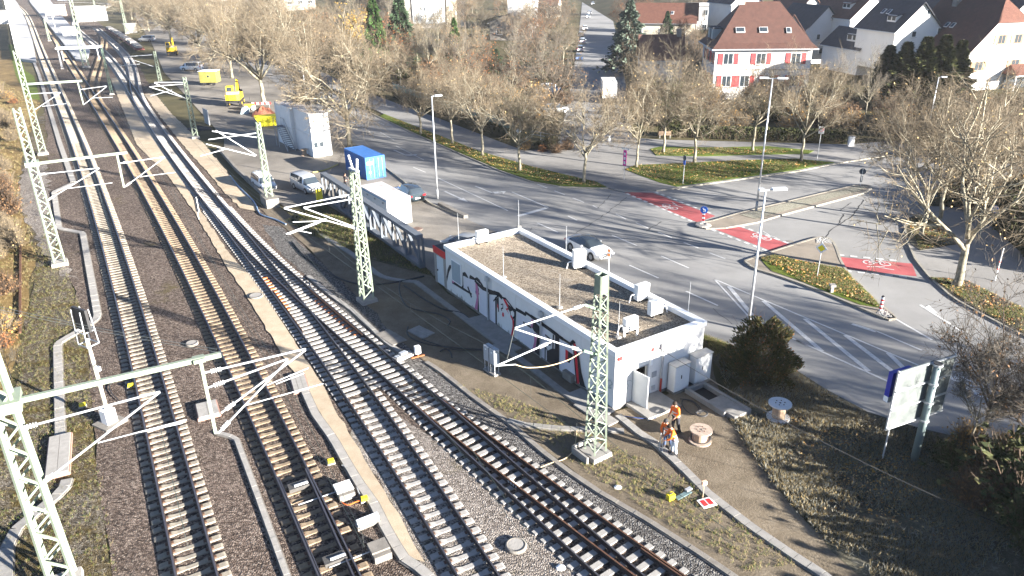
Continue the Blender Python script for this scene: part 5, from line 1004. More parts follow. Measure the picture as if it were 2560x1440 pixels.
# ---- excavators
def excavator(label, p, rz, s=1.0):
    r = thing('excavator', label, 'excavator', p, rz, None, s)
    b = MB(); b.box((0, 0, .75), (3.2, 1.5, .5)); b.build('undercarriage', M_BLACK, r)
    for x in (-1.3, 1.3):
        for y in (-1.05, 1.05): w_ = MB(); w_.cyl((x, y - .25, .5), (x, y + .25, .5), .5, n=14); o = w_.build('wheel', M_TYRE, r); q = MB(); q.cyl((x, y - .27, .5), (x, y + .27, .5), .26, n=10); q.build('rim', M_YEL, o)
    b = MB(); b.prism([(-2.2, -1.2), (-2.4, -.6), (-2.4, .6), (-2.2, 1.2), (1.0, 1.25), (1.3, .3), (1.3, -1.25)], 1.15, 2.1); b.build('superstructure', M_YEL, r)
    b = MB(); b.b2((-2.0, -1.0, 2.1), (-.6, 1.0, 2.5)); b.build('engine_hood', mat('hood_tan', (.42, .33, .2), .7, var=.15), r)
    b = MB(); b.b2((-.2, .25, 2.1), (1.25, 1.2, 3.1)); ca = b.build('cab', M_GLASS, r); b = MB(); b.b2((-.25, .2, 3.1), (1.3, 1.25, 3.22)); b.build('cab_roof', M_YEL, ca); b = MB()
    for x in (-.2, 1.25):
        for y in (.25, 1.2): b.bar((x, y, 2.1), (x, y, 3.12), .09)
    b.build('cab_pillar', M_YEL, ca)
    b = MB(); b.bar((.9, -.4, 2.0), (2.3, -.4, 4.0), .35, .45); b.build('boom', M_YEL, r); b = MB(); b.bar((2.2, -.4, 4.0), (3.4, -.4, 2.2), .26, .3); b.build('stick', M_YEL, r); b = MB(); b.cyl((1.2, -.4, 1.9), (2.2, -.4, 3.2), .08, n=8); b.build('cylinder', M_GALV, r)
    b = MB(); b.extr([(3.1, 0, 2.2), (3.7, 0, 2.0), (3.8, 0, 1.4), (3.2, 0, 1.3)], (0, -.9, 0), (0, .1, 0)); b.build('bucket', M_BLACK, r)
    return r
excavator('yellow wheeled excavator in front of the green cabin', G(590, 262), radians(100)); excavator('second yellow excavator farther back by the hedge', G(432, 138), radians(110), 1.05)
sk = thing('skip', 'bright yellow tapered skip beside the office stack', 'skip', G(672, 314), radians(20)); b = MB()
pr = [(-1.9, 0, 1.5), (-1.2, 0, .1), (1.1, 0, .1), (1.9, 0, 1.5)]; b.extr(pr, (0, -.95, 0), (0, .95, 0)); b.build('body', M_SKIPY, sk); b = MB(); b.b2((-1.95, -1.02, 1.44), (1.95, 1.02, 1.56)); b.build('rim', M_SKIPY, sk)
for x in (-.7, 0, .7):
    for y in (-1.0, 1.0): b = MB(); b.bar((x, y, .1), (x, y, 1.45), .1); b.build('rib', M_SKIPY, sk)
hb_ = thing('site_cabin', 'olive green site cabin on wheels with a small square window', 'cabin', G(528, 212), radians(-2)); b = MB(); b.b2((-1.7, -1.2, .6), (1.7, 1.2, 2.8)); b.build('body', mat('olive', (.22, .20, .05), .7, var=.15, scale=1), hb_); b = MB(); b.b2((-1.8, -1.3, 2.8), (1.8, 1.3, 2.92)); b.build('roof', mat('cabin_roof', (.55, .57, .58), .6, var=.1), hb_)
b = MB(); b.b2((-.2, -1.24, 1.5), (.5, -1.18, 2.2)); w_ = b.build('window', mat('window_frame_yellow', (.6, .55, .1), .6, var=.05), hb_); b = MB(); b.b2((-.1, -1.26, 1.6), (.4, -1.22, 2.1)); b.build('pane', M_GLASS, w_)
for x in (-1, 1): b = MB(); b.cyl((x, -1.1, .35), (x, -.9, .35), .35, n=12); b.build('wheel', M_TYRE, hb_)
dp = thing('compact_roller', 'small yellow compactor with grey plate next to the excavator', 'roller', G(625, 275), .3); b = MB(); b.box((0, 0, .75), (1.6, .9, .5)); b.build('body', M_YEL, dp); b = MB(); b.cyl((-.6, -.5, .4), (-.6, .5, .4), .4, n=14); b.cyl((.6, -.5, .4), (.6, .5, .4), .4, n=14); b.build('drum', M_GALV, dp); b = MB(); b.bar((.2, -.4, 1.0), (.2, -.4, 2.1), .06); b.bar((.2, .4, 1.0), (.2, .4, 2.1), .06); b.bar((.2, -.4, 2.1), (.2, .4, 2.1), .06); b.build('roll_bar', M_BLACK, dp)
bk = thing('excavator_bucket', 'grey loose bucket lying before the yellow excavator', 'bucket', G(612, 283), .2); b = MB(); b.extr([(-.6, 0, 0), (.7, 0, 0), (.8, 0, .7), (-.3, 0, .9)], (0, -.8, 0), (0, .8, 0)); b.build('shell', mat('bucket_blue_grey', (.3, .38, .42), .6, .2, var=.15), bk)
def pile(label, p, rx, ry, h, m, seed, name='rubble_heap', cat='heap'):
    r = random.Random(seed); b = MB(); n = 16; rings = 5; vs = [(0, 0, h)]
    for k in range(1, rings + 1):
        for i in range(n): a = 2 * pi * i / n; q = k / rings; vs.append((rx * q * cos(a) * r.uniform(.85, 1.15), ry * q * sin(a) * r.uniform(.85, 1.15), h * (1 - q) ** .8 * r.uniform(.8, 1.2) - (.05 if k == rings else 0)))
    fs = [(0, 1 + i, 1 + (i + 1) % n) for i in range(n)]
    for k in range(rings - 1):
        for i in range(n): a, c_ = 1 + k * n + i, 1 + k * n + (i + 1) % n; fs.append((a, a + n, c_ + n, c_))
    b.add(vs, fs); o = b.build(name, m); o.location = p; tag(o, label, cat); return o
pile('reddish earth heap beside the tree left of the office stack', G(660, 288), 2.2, 1.8, 1.5, mat('red_earth', (.26, .1, .06), .95, var=.3, scale=6, bump=.6), 3); pile('dark heap of old sleepers and scrap by the lattice mast', G(498, 322), 2.0, 1.5, .5, mat('scrap', (.06, .055, .055), .9, var=.4, scale=5, bump=.6), 4); pile('low dark heap at the foot of the far mast', G(402, 212), 2.6, 1.6, .7, MATS['scrap'], 5)
b = MB(); b.box((0, 0, 1.15), (.16, 2.6, 2.3)); o = b.build('upright_panel', M_GREY); o.location = G(519, 310); o.rotation_euler[2] = radians(35); tag(o, 'tall grey upright panel at the yard edge', 'panel')
bar = thing('road_barrier', 'red and white barrier boards behind the earth heap', 'barrier', G(655, 270), .1)
for i in range(8): b = MB(); b.box((-1.4 + i * .4, 0, .8), (.4, .05, .35)); b.build('board_field', M_REDBOX if i % 2 else M_WHITE, bar)
for x in (-1.3, 1.3): b = MB(); b.bar((x, 0, 0), (x, 0, 1.0), .06); b.build('post', M_GALV, bar)
yp = thing('yellow_box_post', 'yellow cable pillar in front of the silver van', 'pillar', G(800, 505), radians(35)); b = MB(); b.box((0, 0, .75), (.62, .32, 1.5)); b.build('body', MATS['yellow_plastic'], yp); b = MB(); b.box((0, 0, 1.53), (.68, .38, .08)); b.build('lid', M_WHITE, yp)
def drum(name, label, p, R, w, m, m2, axis='z', rz=0):
    r = thing(name, label, 'cable drum', p, rz); A = (lambda a: (0, 0, a)) if axis == 'z' else (lambda a: (0, a, R))
    b = MB(); b.cyl(A(0), A(.07), R, n=24); b.build('flange', m, r); b = MB(); b.cyl(A(.07), A(w - .07), R * .56, n=20); b.build('core', m2, r); b = MB(); b.cyl(A(w - .07), A(w), R, n=24); f_ = b.build('flange', m, r)
    b = MB(); b.cyl(A(w), A(w + .015), R * .09, n=10); b.build('hub_hole', M_BLACK, f_); b = MB()
    for i in range(6): a = i * pi / 3; q = (R * .4 * cos(a), R * .4 * sin(a), w + .01) if axis == 'z' else (R * .4 * cos(a), w + .01, R + R * .4 * sin(a)); b.box(q, (.05, .05, .05))
    b.build('bolt_heads', M_RAIL_RUST, f_)
    return r
M_WOODW = mat('drum_grey_white', (.56, .57, .57), .85, var=.12, scale=4); M_WOODB = mat('drum_core_wood', (.36, .26, .18), .85, var=.25, scale=6)
drum('cable_drum', 'empty white cable drum lying on the weedy bank', G(1945, 1044), .62, .95, M_WOODW, M_WOODB); drum('cable_drum', 'brown cable drum beside the workers, black cable on top', G(1750, 1102), .58, .72, mat('drum_brown', (.33, .27, .22), .85, var=.3, scale=6), M_WOODB); drum('cable_drum', 'small dark drum behind the low white container', G(1044, 592), .5, .8, mat('drum_dark', (.16, .11, .09), .85, var=.3, scale=5), M_BLACK); drum('cable_drum', 'wooden drum with a board on it beside the office stair', G(762, 388), .5, .8, MATS['drum_core_wood'], M_WOODB)
hose('tangle of black cable lying on the brown drum', [(1735, 1062), (1750, 1055), (1765, 1062), (1758, 1070), (1742, 1068), (1738, 1060), (1756, 1058)], .05, z=.75)
hose('black cable ring around the foot of the brown drum', [(1725, 1092), (1735, 1108), (1760, 1112), (1775, 1102), (1772, 1088), (1750, 1082), (1730, 1086), (1728, 1096)], .05)
# ---- things on the soil in front
rs = thing('ground_plate', 'white-framed red warning plate lying on the soil', 'sign', G(1767, 1260), radians(20)); b = MB(); b.box((0, 0, .08), (.72, .6, .03)); b.build('plate', M_WHITE, rs); b = MB(); b.box((-.15, 0, .1), (.22, .38, .02)); b.box((.15, 0, .1), (.22, .38, .02)); b.build('red_fields', M_REDBOX, rs); b = MB(); b.bar((0, .35, .1), (0, .35, .9), .03); b.build('stake', M_WOODB, rs); b = MB(); b.box((0, .35, .95), (.24, .14, .2)); b.build('lamp', mat('lamp_pinkish', (.7, .45, .3), .6, var=.1), rs)
yb = thing('tool_case', 'yellow tool case standing in the trodden soil', 'case', G(1676, 1248), .5); b = MB(); b.box((0, 0, .16), (.34, .26, .3)); b.build('body', MATS['yellow_plastic'], yb); b = MB(); b.box((0, 0, .34), (.2, .05, .05)); b.build('handle', M_BLACK, yb)
tl_ = thing('tool_stand', 'flat dark steel plate with folded tools beside the yellow case', 'tool', G(1708, 1240), .6); b = MB(); b.box((0, 0, .06), (.95, .22, .06)); b.build('plate', mat('tool_green', (.1, .15, .16), .6, var=.2), tl_); b = MB(); b.box((.45, .1, .12), (.35, .18, .08)); b.build('tool_head', M_GALV, tl_)
for p, l in (((1545, 1218), 'crumpled white rag on the soil below the dark mast'), ((1402, 1418), 'striped white insulator lying in the ballast')):
    r_ = pile(l, G(*p), .22, .18, .1, M_WHITE, 7, 'rag' if p[0] == 1545 else 'insulator_piece', 'rag' if p[0] == 1545 else 'insulator')
bi = MB()
for k in range(9): bi.cyl((0, k * .09, .12), (0, k * .09 + .05, .12), .11 if k % 2 else .07, n=8)
o = bi.build('insulator_piece', M_INS); o.location = G(1297, 1224); o.rotation_euler[2] = .7; tag(o, 'ribbed white insulator lying across the foreground turnout rails', 'insulator')
# ---- people
def ensure_skin(me):
    bm = bmesh.new(); bm.from_mesh(me); bm.verts.layers.skin.verify(); bm.to_mesh(me); bm.free()
def skin_mesh(name, joints, edges, m, sub=2):
    """continuous body grown round a skeleton of joints (x, y, z, radius)"""
    me = bpy.data.meshes.new(name); me.from_pydata([j[:3] for j in joints], edges, []); ensure_skin(me); o = bpy.data.objects.new(name, me); COL.objects.link(o)
    sv = me.skin_vertices[0].data
    for i, j in enumerate(joints): rr_ = j[3]; sv[i].radius = rr_ if isinstance(rr_, tuple) else (rr_, rr_); sv[i].use_root = (i == 0)
    o.modifiers.new('skin', 'SKIN'); s = o.modifiers.new('sub', 'SUBSURF'); s.levels = sub; s.render_levels = sub
    dg = bpy.context.evaluated_depsgraph_get(); dg.update(); nm = bpy.data.meshes.new_from_object(o.evaluated_get(dg)); nm.name = name
    bpy.data.objects.remove(o); nm.materials.clear(); nm.materials.append(m); nm.polygons.foreach_set('use_smooth', [True] * len(nm.polygons)); return nm
M_SKIN = mat('skin', (.42, .24, .17), .6, var=.05); M_ORANGE = mat('hi_vis_orange', (.85, .16, .02), .7, var=.06); M_REFL = mat('reflective_tape', (.62, .63, .62), .4, var=.05); M_JEAN = mat('jeans', (.05, .08, .16), .85, var=.15, scale=8); M_PALE = mat('pale_trousers', (.5, .55, .62), .8, var=.1, scale=6); M_DARKC = mat('dark_cloth', (.03, .03, .035), .85, var=.15); M_HAIR = mat('hair', (.03, .02, .014), .8, var=.2)
def person(label, p, rz, lean=.1, top=None, legs=None, vest=True, arms=None, stride=.12, scale=1.0, hat=None, bend=0.0):
    r = thing('person', label, 'person', p, rz, None, scale); top = top or M_ORANGE; legs = legs or M_JEAN
    l = lean; hip = (0, 0, .92); ch = (l * .75, 0, 1.30); nk = (l, 0, 1.48); hdz = (l + .05 + bend * .1, 0, 1.63 - bend * .04)
    A = arms or (((.12, -.24, 1.12), (.3, -.18, 1.0)), ((.12, .24, 1.12), (.3, .18, 1.0)))
    sh = [(l * .95, -.19, 1.40), (l * .95, .19, 1.40)]
    J = [(*hip, (.15, .11)), (l * .4, 0, 1.1, (.135, .1)), (*ch, (.155, .11)), (*nk, .06), (nk[0] + .02, 0, 1.53, .055), (*hdz, (.085, .098)), (hdz[0] + .005, 0, hdz[2] + .1, (.07, .085))]
    E2 = [(0, 1), (1, 2), (2, 3), (3, 4), (4, 5), (5, 6)]
    for k, sd in enumerate((-1, 1)):
        o = len(J); el, wr = A[k]; wr = Vector(wr); el = Vector(el); d_ = (wr - el).normalized(); h = wr + d_ * .08
        J += [(*sh[k], .06), (*el, .045), (*wr, .03), (*h, (.038, .022))]; E2 += [(2, o), (o, o + 1), (o + 1, o + 2), (o + 2, o + 3)]
        sdv = Vector((0, 0, 1)).cross(d_); sdv = sdv.normalized() if sdv.length > .1 else Vector((0, 1, 0))
        for q, (of, ln) in enumerate(((-.03, .06), (-.01, .075), (.01, .08), (.03, .065))):
            i0 = len(J); a = h + sdv * of + d_ * .03; m_ = a + d_ * ln * .5; t_ = m_ + (d_ + Vector((0, 0, -.6))).normalized() * ln * .5; J += [(*m_, .009), (*t_, .007)]; E2 += [(o + 3, i0), (i0, i0 + 1)]
        i0 = len(J); a = wr + d_ * .03 + sdv * .045 * (1 if k else -1); J += [(*a, .011), (*(a + d_ * .05), .009)]; E2 += [(o + 3, i0), (i0, i0 + 1)]
    for sd, st_ in ((-1, stride), (1, -stride)):
        o = len(J); J += [(0, sd * .1, .86, .095), (.03 + st_ * .5, sd * .11, .48, .062), (st_ - .02, sd * .11, .09, .045), (st_ + .13, sd * .12, .04, (.035, .04))]; E2 += [(0, o), (o, o + 1), (o + 1, o + 2), (o + 2, o + 3)]
    inst('body', skin_mesh('body', J, E2, M_SKIN), (0, 0, 0), 0, r)
    # jacket, trousers, boots a little outside the body
    JJ = [(l * .15, 0, .86, (.175, .135)), (l * .4, 0, 1.1, (.165, .13)), (*ch, (.185, .14)), (nk[0] - .01, 0, 1.46, (.09, .085))]; EE = [(0, 1), (1, 2), (2, 3)]
    for k in range(2): o = len(JJ); el, wr = A[k]; JJ += [(*sh[k], .078), (*el, .06), (*(Vector(el).lerp(Vector(wr), .9)), .045)]; EE += [(2, o), (o, o + 1), (o + 1, o + 2)]
    jk = inst('jacket', skin_mesh('jacket', JJ, EE, top), (0, 0, 0), 0, r)
    if vest:
        for z in (.97, 1.17):
            b = MB(); k = l * (z - .86) / .6; n = 16; ra, rb = (.19, .155) if z < 1 else (.19, .152)
            b.v = [(k + rb * cos(2 * pi * i / n), ra * sin(2 * pi * i / n), z + dz) for dz in (-.03, .03) for i in range(n)]; b.f = [(i, (i + 1) % n, n + (i + 1) % n, n + i) for i in range(n)]; b.m = [0] * n; b.build('reflective_band', M_REFL, jk)
    TT = [(0, 0, .95, (.165, .125))]; EE = []
    for sd, st_ in ((-1, stride), (1, -stride)): o = len(TT); TT += [(0, sd * .1, .82, .115), (.03 + st_ * .5, sd * .11, .48, .085), (st_ - .02, sd * .11, .12, .07)]; EE += [(0, o), (o, o + 1), (o + 1, o + 2)]
    inst('trousers', skin_mesh('trousers', TT, EE, legs), (0, 0, 0), 0, r)
    for sd, st_ in ((-1, stride), (1, -stride)): b = MB(); b.box((st_ + .05, sd * .115, .06), (.3, .12, .14), taper=.85); b.build('boot', M_BLACK, r)
    b = MB(); pr_ = [(.001, .135), (.06, .125), (.1, .08), (.112, .02), (.108, -.03)]; b.lathe(pr_[::-1], 14, 0, (hdz[0] - .015, 0, hdz[2] + .03)); b.build('hair' if hat is None else 'cap', hat or M_HAIR, r, True)
    b = MB(); x0 = hdz[0] + .1
    b.box((x0 + .01, 0, hdz[2] - .01), (.035, .03, .045)); b.box((x0 - .008, -.035, hdz[2] + .02), (.015, .025, .012), 1); b.box((x0 - .008, .035, hdz[2] + .02), (.015, .025, .012), 1); b.box((x0 - .01, 0, hdz[2] - .055), (.015, .045, .01), 2); b.build('face', [M_SKIN, M_HAIR, mat('lips', (.3, .1, .09), .6, var=0)], r)
    return r
person('worker in orange jacket standing behind the other two, head bowed', G(1688, 1079), radians(215), .12, vest=True, legs=M_DARKC, bend=.5, scale=1.12)
person('worker in orange vest over dark sleeves and jeans, leaning on a pole', G(1668, 1118), radians(225), .22, legs=M_JEAN, stride=.1, hat=M_DARKC, bend=.6, arms=(((.28, -.24, 1.1), (.45, -.06, .98)), ((.3, .24, 1.1), (.45, .06, .96))), scale=1.08)
person('worker in orange vest and pale trousers, standing nearest the tracks', G(1684, 1137), radians(185), .2, legs=M_PALE, stride=.06, bend=.8, arms=(((.28, -.25, 1.12), (.46, -.2, .96)), ((.28, .25, 1.12), (.48, .15, .98))), scale=1.08)
person('person in black jacket walking across the yard behind the truss', G(865, 472), radians(60), .05, top=M_DARKC, legs=M_DARKC, vest=False)
pole = MB(); pole.cyl((0, 0, 0), (.25, .35, 1.25), .018, n=6); o = pole.build('probe_rod', M_GALV); o.location = G(1648, 1128); o.rotation_euler[2] = .3; tag(o, 'thin steel rod held by the worker in jeans', 'rod')
pole = MB(); pole.cyl((0, 0, 0), (.2, .3, 1.2), .015, n=6); o = pole.build('probe_rod', M_GALV); o.location = G(1655, 1133); o.rotation_euler[2] = .3; tag(o, 'second thin rod beside the pale trousers', 'rod')
# ================================================================ street furniture
M_SIGNB = mat('sign_back', (.36, .39, .39), .5, .3, var=.12, scale=3); M_BLUES = mat('sign_blue', (.02, .12, .5), .4, var=.04); M_YELS = mat('sign_yellow', (.85, .66, .02), .4, var=.03); M_PINK = mat('banner_pink', (.62, .03, .30), .6, var=.05)
def lamp_post(label, base, top, arms_, mcol=None):
    g = G(*base); h = HT(base, top); r = thing('street_lamp', label, 'street lamp', g); b = MB(); b.cyl((0, 0, 0), (0, 0, h), .1, .055, n=10); b.build('pole', mcol or M_GALV, r, True); b = MB(); b.cyl((0, 0, 0), (0, 0, 1.1), .13, .12, n=10); b.build('pole_foot', M_GREY, r, True)
    for a, ln in arms_:
        d = Vector((cos(a), sin(a), 0)); b = MB(); b.bar((0, 0, h - .05), d * ln * .35 + Vector((0, 0, h)), .07); o = b.build('arm', M_GALV, r); b = MB(); b.box(d * (ln * .68) + Vector((0, 0, h + .02)), (ln * .7, .32, .13), 0, a); b.build('lamp_head', mat('lamp_head', (.6, .64, .68), .5, var=.05), o)
lamp_post('slim street lamp beside the dark estate car, head turned to the avenue', (1094, 498), (1086, 240), [(radians(20), 1.0)])
lamp_post('tallest street lamp on the gravel median with two heads', (1890, 530), (1919, 195), [(radians(165), 1.1), (radians(-15), 1.3)])
lamp_post('street lamp rising from behind the dark bush at the building corner', (1869, 826), (1911, 474), [(radians(5), 1.3), (radians(185), .4)])
lamp_post('thin street lamp behind the office stack among bare crowns', (766, 250), (757, 148), [(radians(10), .9)]); lamp_post('street lamp half hidden in the right-hand tree crowns', (2318, 330), (2336, 192), [(radians(-5), 1.0)])
def post_sign(name, label, base, top, build_face, rz, pole_m=None, n=8, r0=.035):
    g = G(*base); h = HT(base, top); r = thing(name, label, 'sign', g, rz); b = MB(); b.cyl((0, 0, 0), (0, 0, h), r0, n=n); b.build('post', pole_m or M_GALV, r); build_face(r, h); return r
CAMD = lambda g: heading(Vector((0, 0, 0)), g)
def face_box(name, s, z, m, r, x=-.03): b = MB(); b.box((x, 0, z), (.025, s[0], s[1])); return b.build(name, m, r)
def disc(name, R, z, m, r, x=-.03, n=24, t=.03): b = MB(); b.cyl((x - t / 2, 0, z), (x + t / 2, 0, z), R, n=n); return b.build(name, m, r)
# priority road diamond
def diamond(r, h):
    for s, m, x, nm in ((.62, M_WHITE, -.05, 'plate'), (.4, M_YELS, -.068, 'yellow_field')):
        b = MB(); q = s * .72; b.add([(x, 0, h - .45 - q), (x, q, h - .45), (x, 0, h - .45 + q), (x, -q, h - .45), (x + .012, 0, h - .45 - q), (x + .012, q, h - .45), (x + .012, 0, h - .45 + q), (x + .012, -q, h - .45)], [(3, 2, 1, 0), (4, 5, 6, 7), (0, 1, 5, 4), (1, 2, 6, 5), (2, 3, 7, 6), (3, 0, 4, 7)]); b.build(nm, m, r)
post_sign('priority_sign', 'yellow and white priority road diamond on the grassy island', (2042, 695), (2054, 606), diamond, radians(50))
# keep-right sign over striped post
def keepright(r, h):
    disc('blue_disc', .36, h - .36, M_BLUES, r, -.07); b = MB(); b.bar((-.095, .12, h - .2), (-.095, -.1, h - .46), .02, .09); b.bar((-.095, -.12, h - .3), (-.095, -.12, h - .52), .02, .08); b.bar((-.095, .06, h - .5), (-.095, -.14, h - .5), .02, .08); b.build('white_arrow', M_WHITE, r)
    for i in range(6): b = MB(); b.box((-.04, 0, .3 + i * .2), (.05, .24, .2)); b.build('stripe', M_REDBOX if i % 2 else M_WHITE, r)
post_sign('keep_right_sign', 'blue arrow disc above a red and white striped marker on the median nose', (1757, 562), (1760, 515), keepright, radians(62))
b = MB(); g = G(1758, 566); b.lathe([(.75, .1), (.7, .2), (.3, .26), (.28, .2)], 16, 0, (g.x, g.y, 0)); tag(b.build('median_nose', M_CONC_L, origin=True), 'rounded pale concrete nose at the tip of the gravel median', 'kerb')
def text_part(name, body, size, r, loc):
    t = bpy.data.curves.new(name, 'FONT'); t.body = body; t.size = size; t.align_x = 'CENTER'; t.align_y = 'CENTER'; t.extrude = .004; o = bpy.data.objects.new(name, t); COL.objects.link(o); dg = bpy.context.evaluated_depsgraph_get(); dg.update(); me = bpy.data.meshes.new_from_object(o.evaluated_get(dg)); bpy.data.objects.remove(o); me.materials.clear(); me.materials.append(M_BLACK); q = inst(name, me, loc, 0, r); q.rotation_euler = (pi / 2, 0, -pi / 2); return q
def zone(r, h):
    face_box('plate', (.62, .85), h - .43, M_WHITE, r, -.05); disc('red_ring', .24, h - .38, M_REDBOX, r, -.07, t=.02); disc('white_centre', .18, h - .38, M_WHITE, r, -.085, t=.02)
    text_part('digits', '30', .24, r, (-.1, 0, h - .38)); text_part('zone_text', 'ZONE', .13, r, (-.068, 0, h - .74))
post_sign('zone_sign', 'white speed zone sign with red ring in front of the hedge', (2042, 402), (2055, 316), zone, radians(62))
post_sign('round_sign', 'round sign seen from behind with striped post at the median tip', (2150, 466), (2156, 421), lambda r, h: (disc('disc_back', .34, h - .34, mat('sign_back_dark', (.05, .07, .09), .5, var=.1), r, .04), [face_box('striped_field', (.22, .75), h - 1.15, mat('sign_back_dark', (.05, .07, .09), .5), r, .05)]), radians(60))
post_sign('street_banner', 'tall pink and white banner on a pole with street name plates', (1560, 450), (1562, 368), lambda r, h: (face_box('banner', (.42, 1.75), h - 1.2, M_PINK, r, -.05), [face_box('white_mark', (.2, .3), h - .75 - k * .5, M_WHITE, r, -.07) for k in range(3)], [(lambda q: q)(face_box('name_plate', (1.0, .16), h - .2 - k * .0, M_WHITE, r, .05))for k in range(1)]), radians(50))
post_sign('blue_sign', 'narrow blue sign seen edge-on on the leafy verge', (1707, 462), (1712, 388), lambda r, h: (disc('disc', .3, h - .3, mat('sign_back_dark', (.05, .07, .09), .5), r), face_box('plate', (.4, .5), h - .8, M_BLUES, r)), radians(20))
post_sign('round_sign', 'pale round path sign among trees left of the railing', (1457, 372), (1456, 308), lambda r, h: disc('disc', .3, h - .3, mat('sign_pale_blue', (.4, .5, .62), .4, var=.05), r), radians(70)); post_sign('round_sign', 'pale round sign on a pole beside the leafy bed', (1297, 352), (1296, 322), lambda r, h: disc('disc', .32, h - .3, MATS['sign_pale_blue'], r), radians(80))
post_sign('round_sign', 'blue and white round path sign under the big right-hand plane tree', (2478, 560), (2484, 513), lambda r, h: (disc('disc', .36, h - .36, M_BLUES, r), disc('white_mark', .2, h - .36, M_WHITE, r, -.05)), radians(40))
post_sign('tall_pole', 'bare pole with red bands standing on the right-hand pavement', (2487, 703), (2508, 620), lambda r, h: [disc('band', .06, z, M_REDBOX, r, 0, 8, .12) for z in (1.0, 1.6)], 0, M_WHITE)
post_sign('warning_sign', 'orange and white striped plate on a post in front of the white car', (1521, 688), (1523, 620), lambda r, h: (face_box('plate', (.3, .75), h - .4, M_WHITE, r), [face_box('orange_field', (.26, .18), h - .22 - k * .34, mat('orange_field', (.8, .28, .08), .5), r, -.05) for k in range(2)]), radians(50), M_WHITE)
def striped(label, base, h):
    r = thing('striped_bollard', label, 'bollard', G(*base)); n = 7
    for i in range(n): b = MB(); b.cyl((0, 0, .12 + i * h / n), (0, 0, .12 + (i + 1) * h / n), .11, n=12); b.build('stripe', M_REDBOX if i % 2 else M_WHITE, r)
    b = MB(); b.cyl((0, 0, .12 + h), (0, 0, .22 + h), .12, .06, n=12); b.build('cap', M_BLACK, r)
striped('red and white striped bollard at the pointed end of the grassy island', (2200, 780), 1.05)
b = MB(); b.box((0, 0, .35), (.2, .2, .7)); b.box((0, 0, .7), (.4, .4, .16)); o = b.build('small_marker', M_CONC_L); o.location = G(2078, 735); tag(o, 'small pale marker post in the island grass', 'marker')
# large direction sign seen from behind
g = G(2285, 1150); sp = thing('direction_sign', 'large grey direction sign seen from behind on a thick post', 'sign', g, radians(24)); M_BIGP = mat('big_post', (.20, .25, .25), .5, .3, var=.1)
zt, zb = 5.55, 2.33
b = MB(); b.cyl((0, 0, 0), (0, 0, zt - .1), .19, .17, n=16); b.build('post', M_BIGP, sp, True); b = MB(); b.cyl((0, 0, zt - .1), (0, 0, zt + .02), .2, n=16); b.build('post_cap', M_BLACK, sp)
cx = -.35
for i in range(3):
    z0, z1 = zb + i * (zt - zb) / 3, zb + (i + 1) * (zt - zb) / 3; b = MB(); b.b2((cx - 1.9, .24, z0 + .008), (cx + 1.9, .29, z1 - .008)); b.build('panel', mat('sign_reverse_shaded', (.12, .135, .132), .6, .1, col2=(.07, .08, .08), scale=1.6, thresh=(.4, .7)), sp)  # panel colour darkened to stand in for dappled shade from branches
for i in range(4):
    z = zb + .06 + i * (zt - zb - .12) / 3; b = MB(); b.b2((cx - 1.9, .17, z - .035), (cx + 1.9, .24, z + .035)); b.build('rail', M_GALV, sp); b = MB(); b.lathe([(.24, -.04), (.24, .04)], 16, 0, (0, 0, z)); b.build('clamp', M_GALV, sp)
b = MB(); b.b2((cx - 1.93, .23, zb - .02), (cx - 1.88, .31, zt + .02)); b.b2((cx + 1.88, .23, zb - .02), (cx + 1.93, .31, zt + .02)); b.build('edge_trim', M_GALV, sp)
bs = thing('blue_direction_sign', 'blue sign board showing behind the large grey sign', 'sign', g + Vector((cos(radians(24)) * -2.5 + .62, sin(radians(24)) * -2.5 + .95, 0)), radians(24)); b = MB(); b.b2((-.55, 0, 3.9), (.75, .25, 5.2)); b.build('board', mat('deep_blue', (.015, .03, .3), .4, var=.05), bs); b = MB(); b.b2((-.55, 0, 3.6), (.75, .25, 3.895)); b.build('white_strip', M_WHITE, bs)
for x in (.2,): b = MB(); b.cyl((x, .12, 0), (x, .12, 3.6), .04, n=8); b.build('post', M_GALV, bs)
# bench, bin, cabinet, railings, fence
bn = thing('park_bench', 'wooden bench in front of the clipped hedge', 'bench', G(1662, 345), radians(-5))
for z, y in ((.45, 0), (.45, .14), (.45, .28)): b = MB(); b.box((0, y - .14, z), (1.7, .11, .05)); b.build('seat_slat', M_WOODB, bn)
for z in (.65, .82): b = MB(); b.box((0, .2, z), (1.7, .04, .12)); b.build('back_slat', M_WOODB, bn)
for x in (-.7, .7): b = MB(); b.box((x, 0, .22), (.1, .45, .44)); b.build('leg', M_CONC, bn)
cb = thing('distribution_box', 'white cabinet standing at the right end of the hedge', 'cabinet', G(2126, 366), 0); b = MB(); b.box((0, 0, .65), (.7, .4, 1.3)); b.build('body', M_WHITE, cb); b = MB(); b.box((0, 0, 1.33), (.76, .46, .06)); b.build('lid', M_CONC, cb)
bn_ = thing('litter_bin', 'small white bin beside the hedge gap', 'bin', G(1522, 358), 0); b = MB(); b.cyl((0, 0, .3), (0, 0, 1.0), .22, n=12); b.build('body', M_WHITE, bn_); b = MB(); b.cyl((0, 0, 0), (0, 0, .3), .04, n=6); b.build('post', M_GALV, bn_)
rl = thing('path_railing', 'grey metal railing along the path under the trees', 'railing', G(1330, 345), heading(G(1330, 345), G(1420, 362))); Lr = (G(1420, 362) - G(1330, 345)).length
for i in range(5): b = MB(); b.cyl((i * Lr / 4, 0, 0), (i * Lr / 4, 0, 1.0), .04, n=6); b.build('post', M_GALV, rl)
for z in (.55, 1.0): b = MB(); b.cyl((0, 0, z), (Lr, 0, z), .035, n=6); b.build('rail', M_GALV, rl)
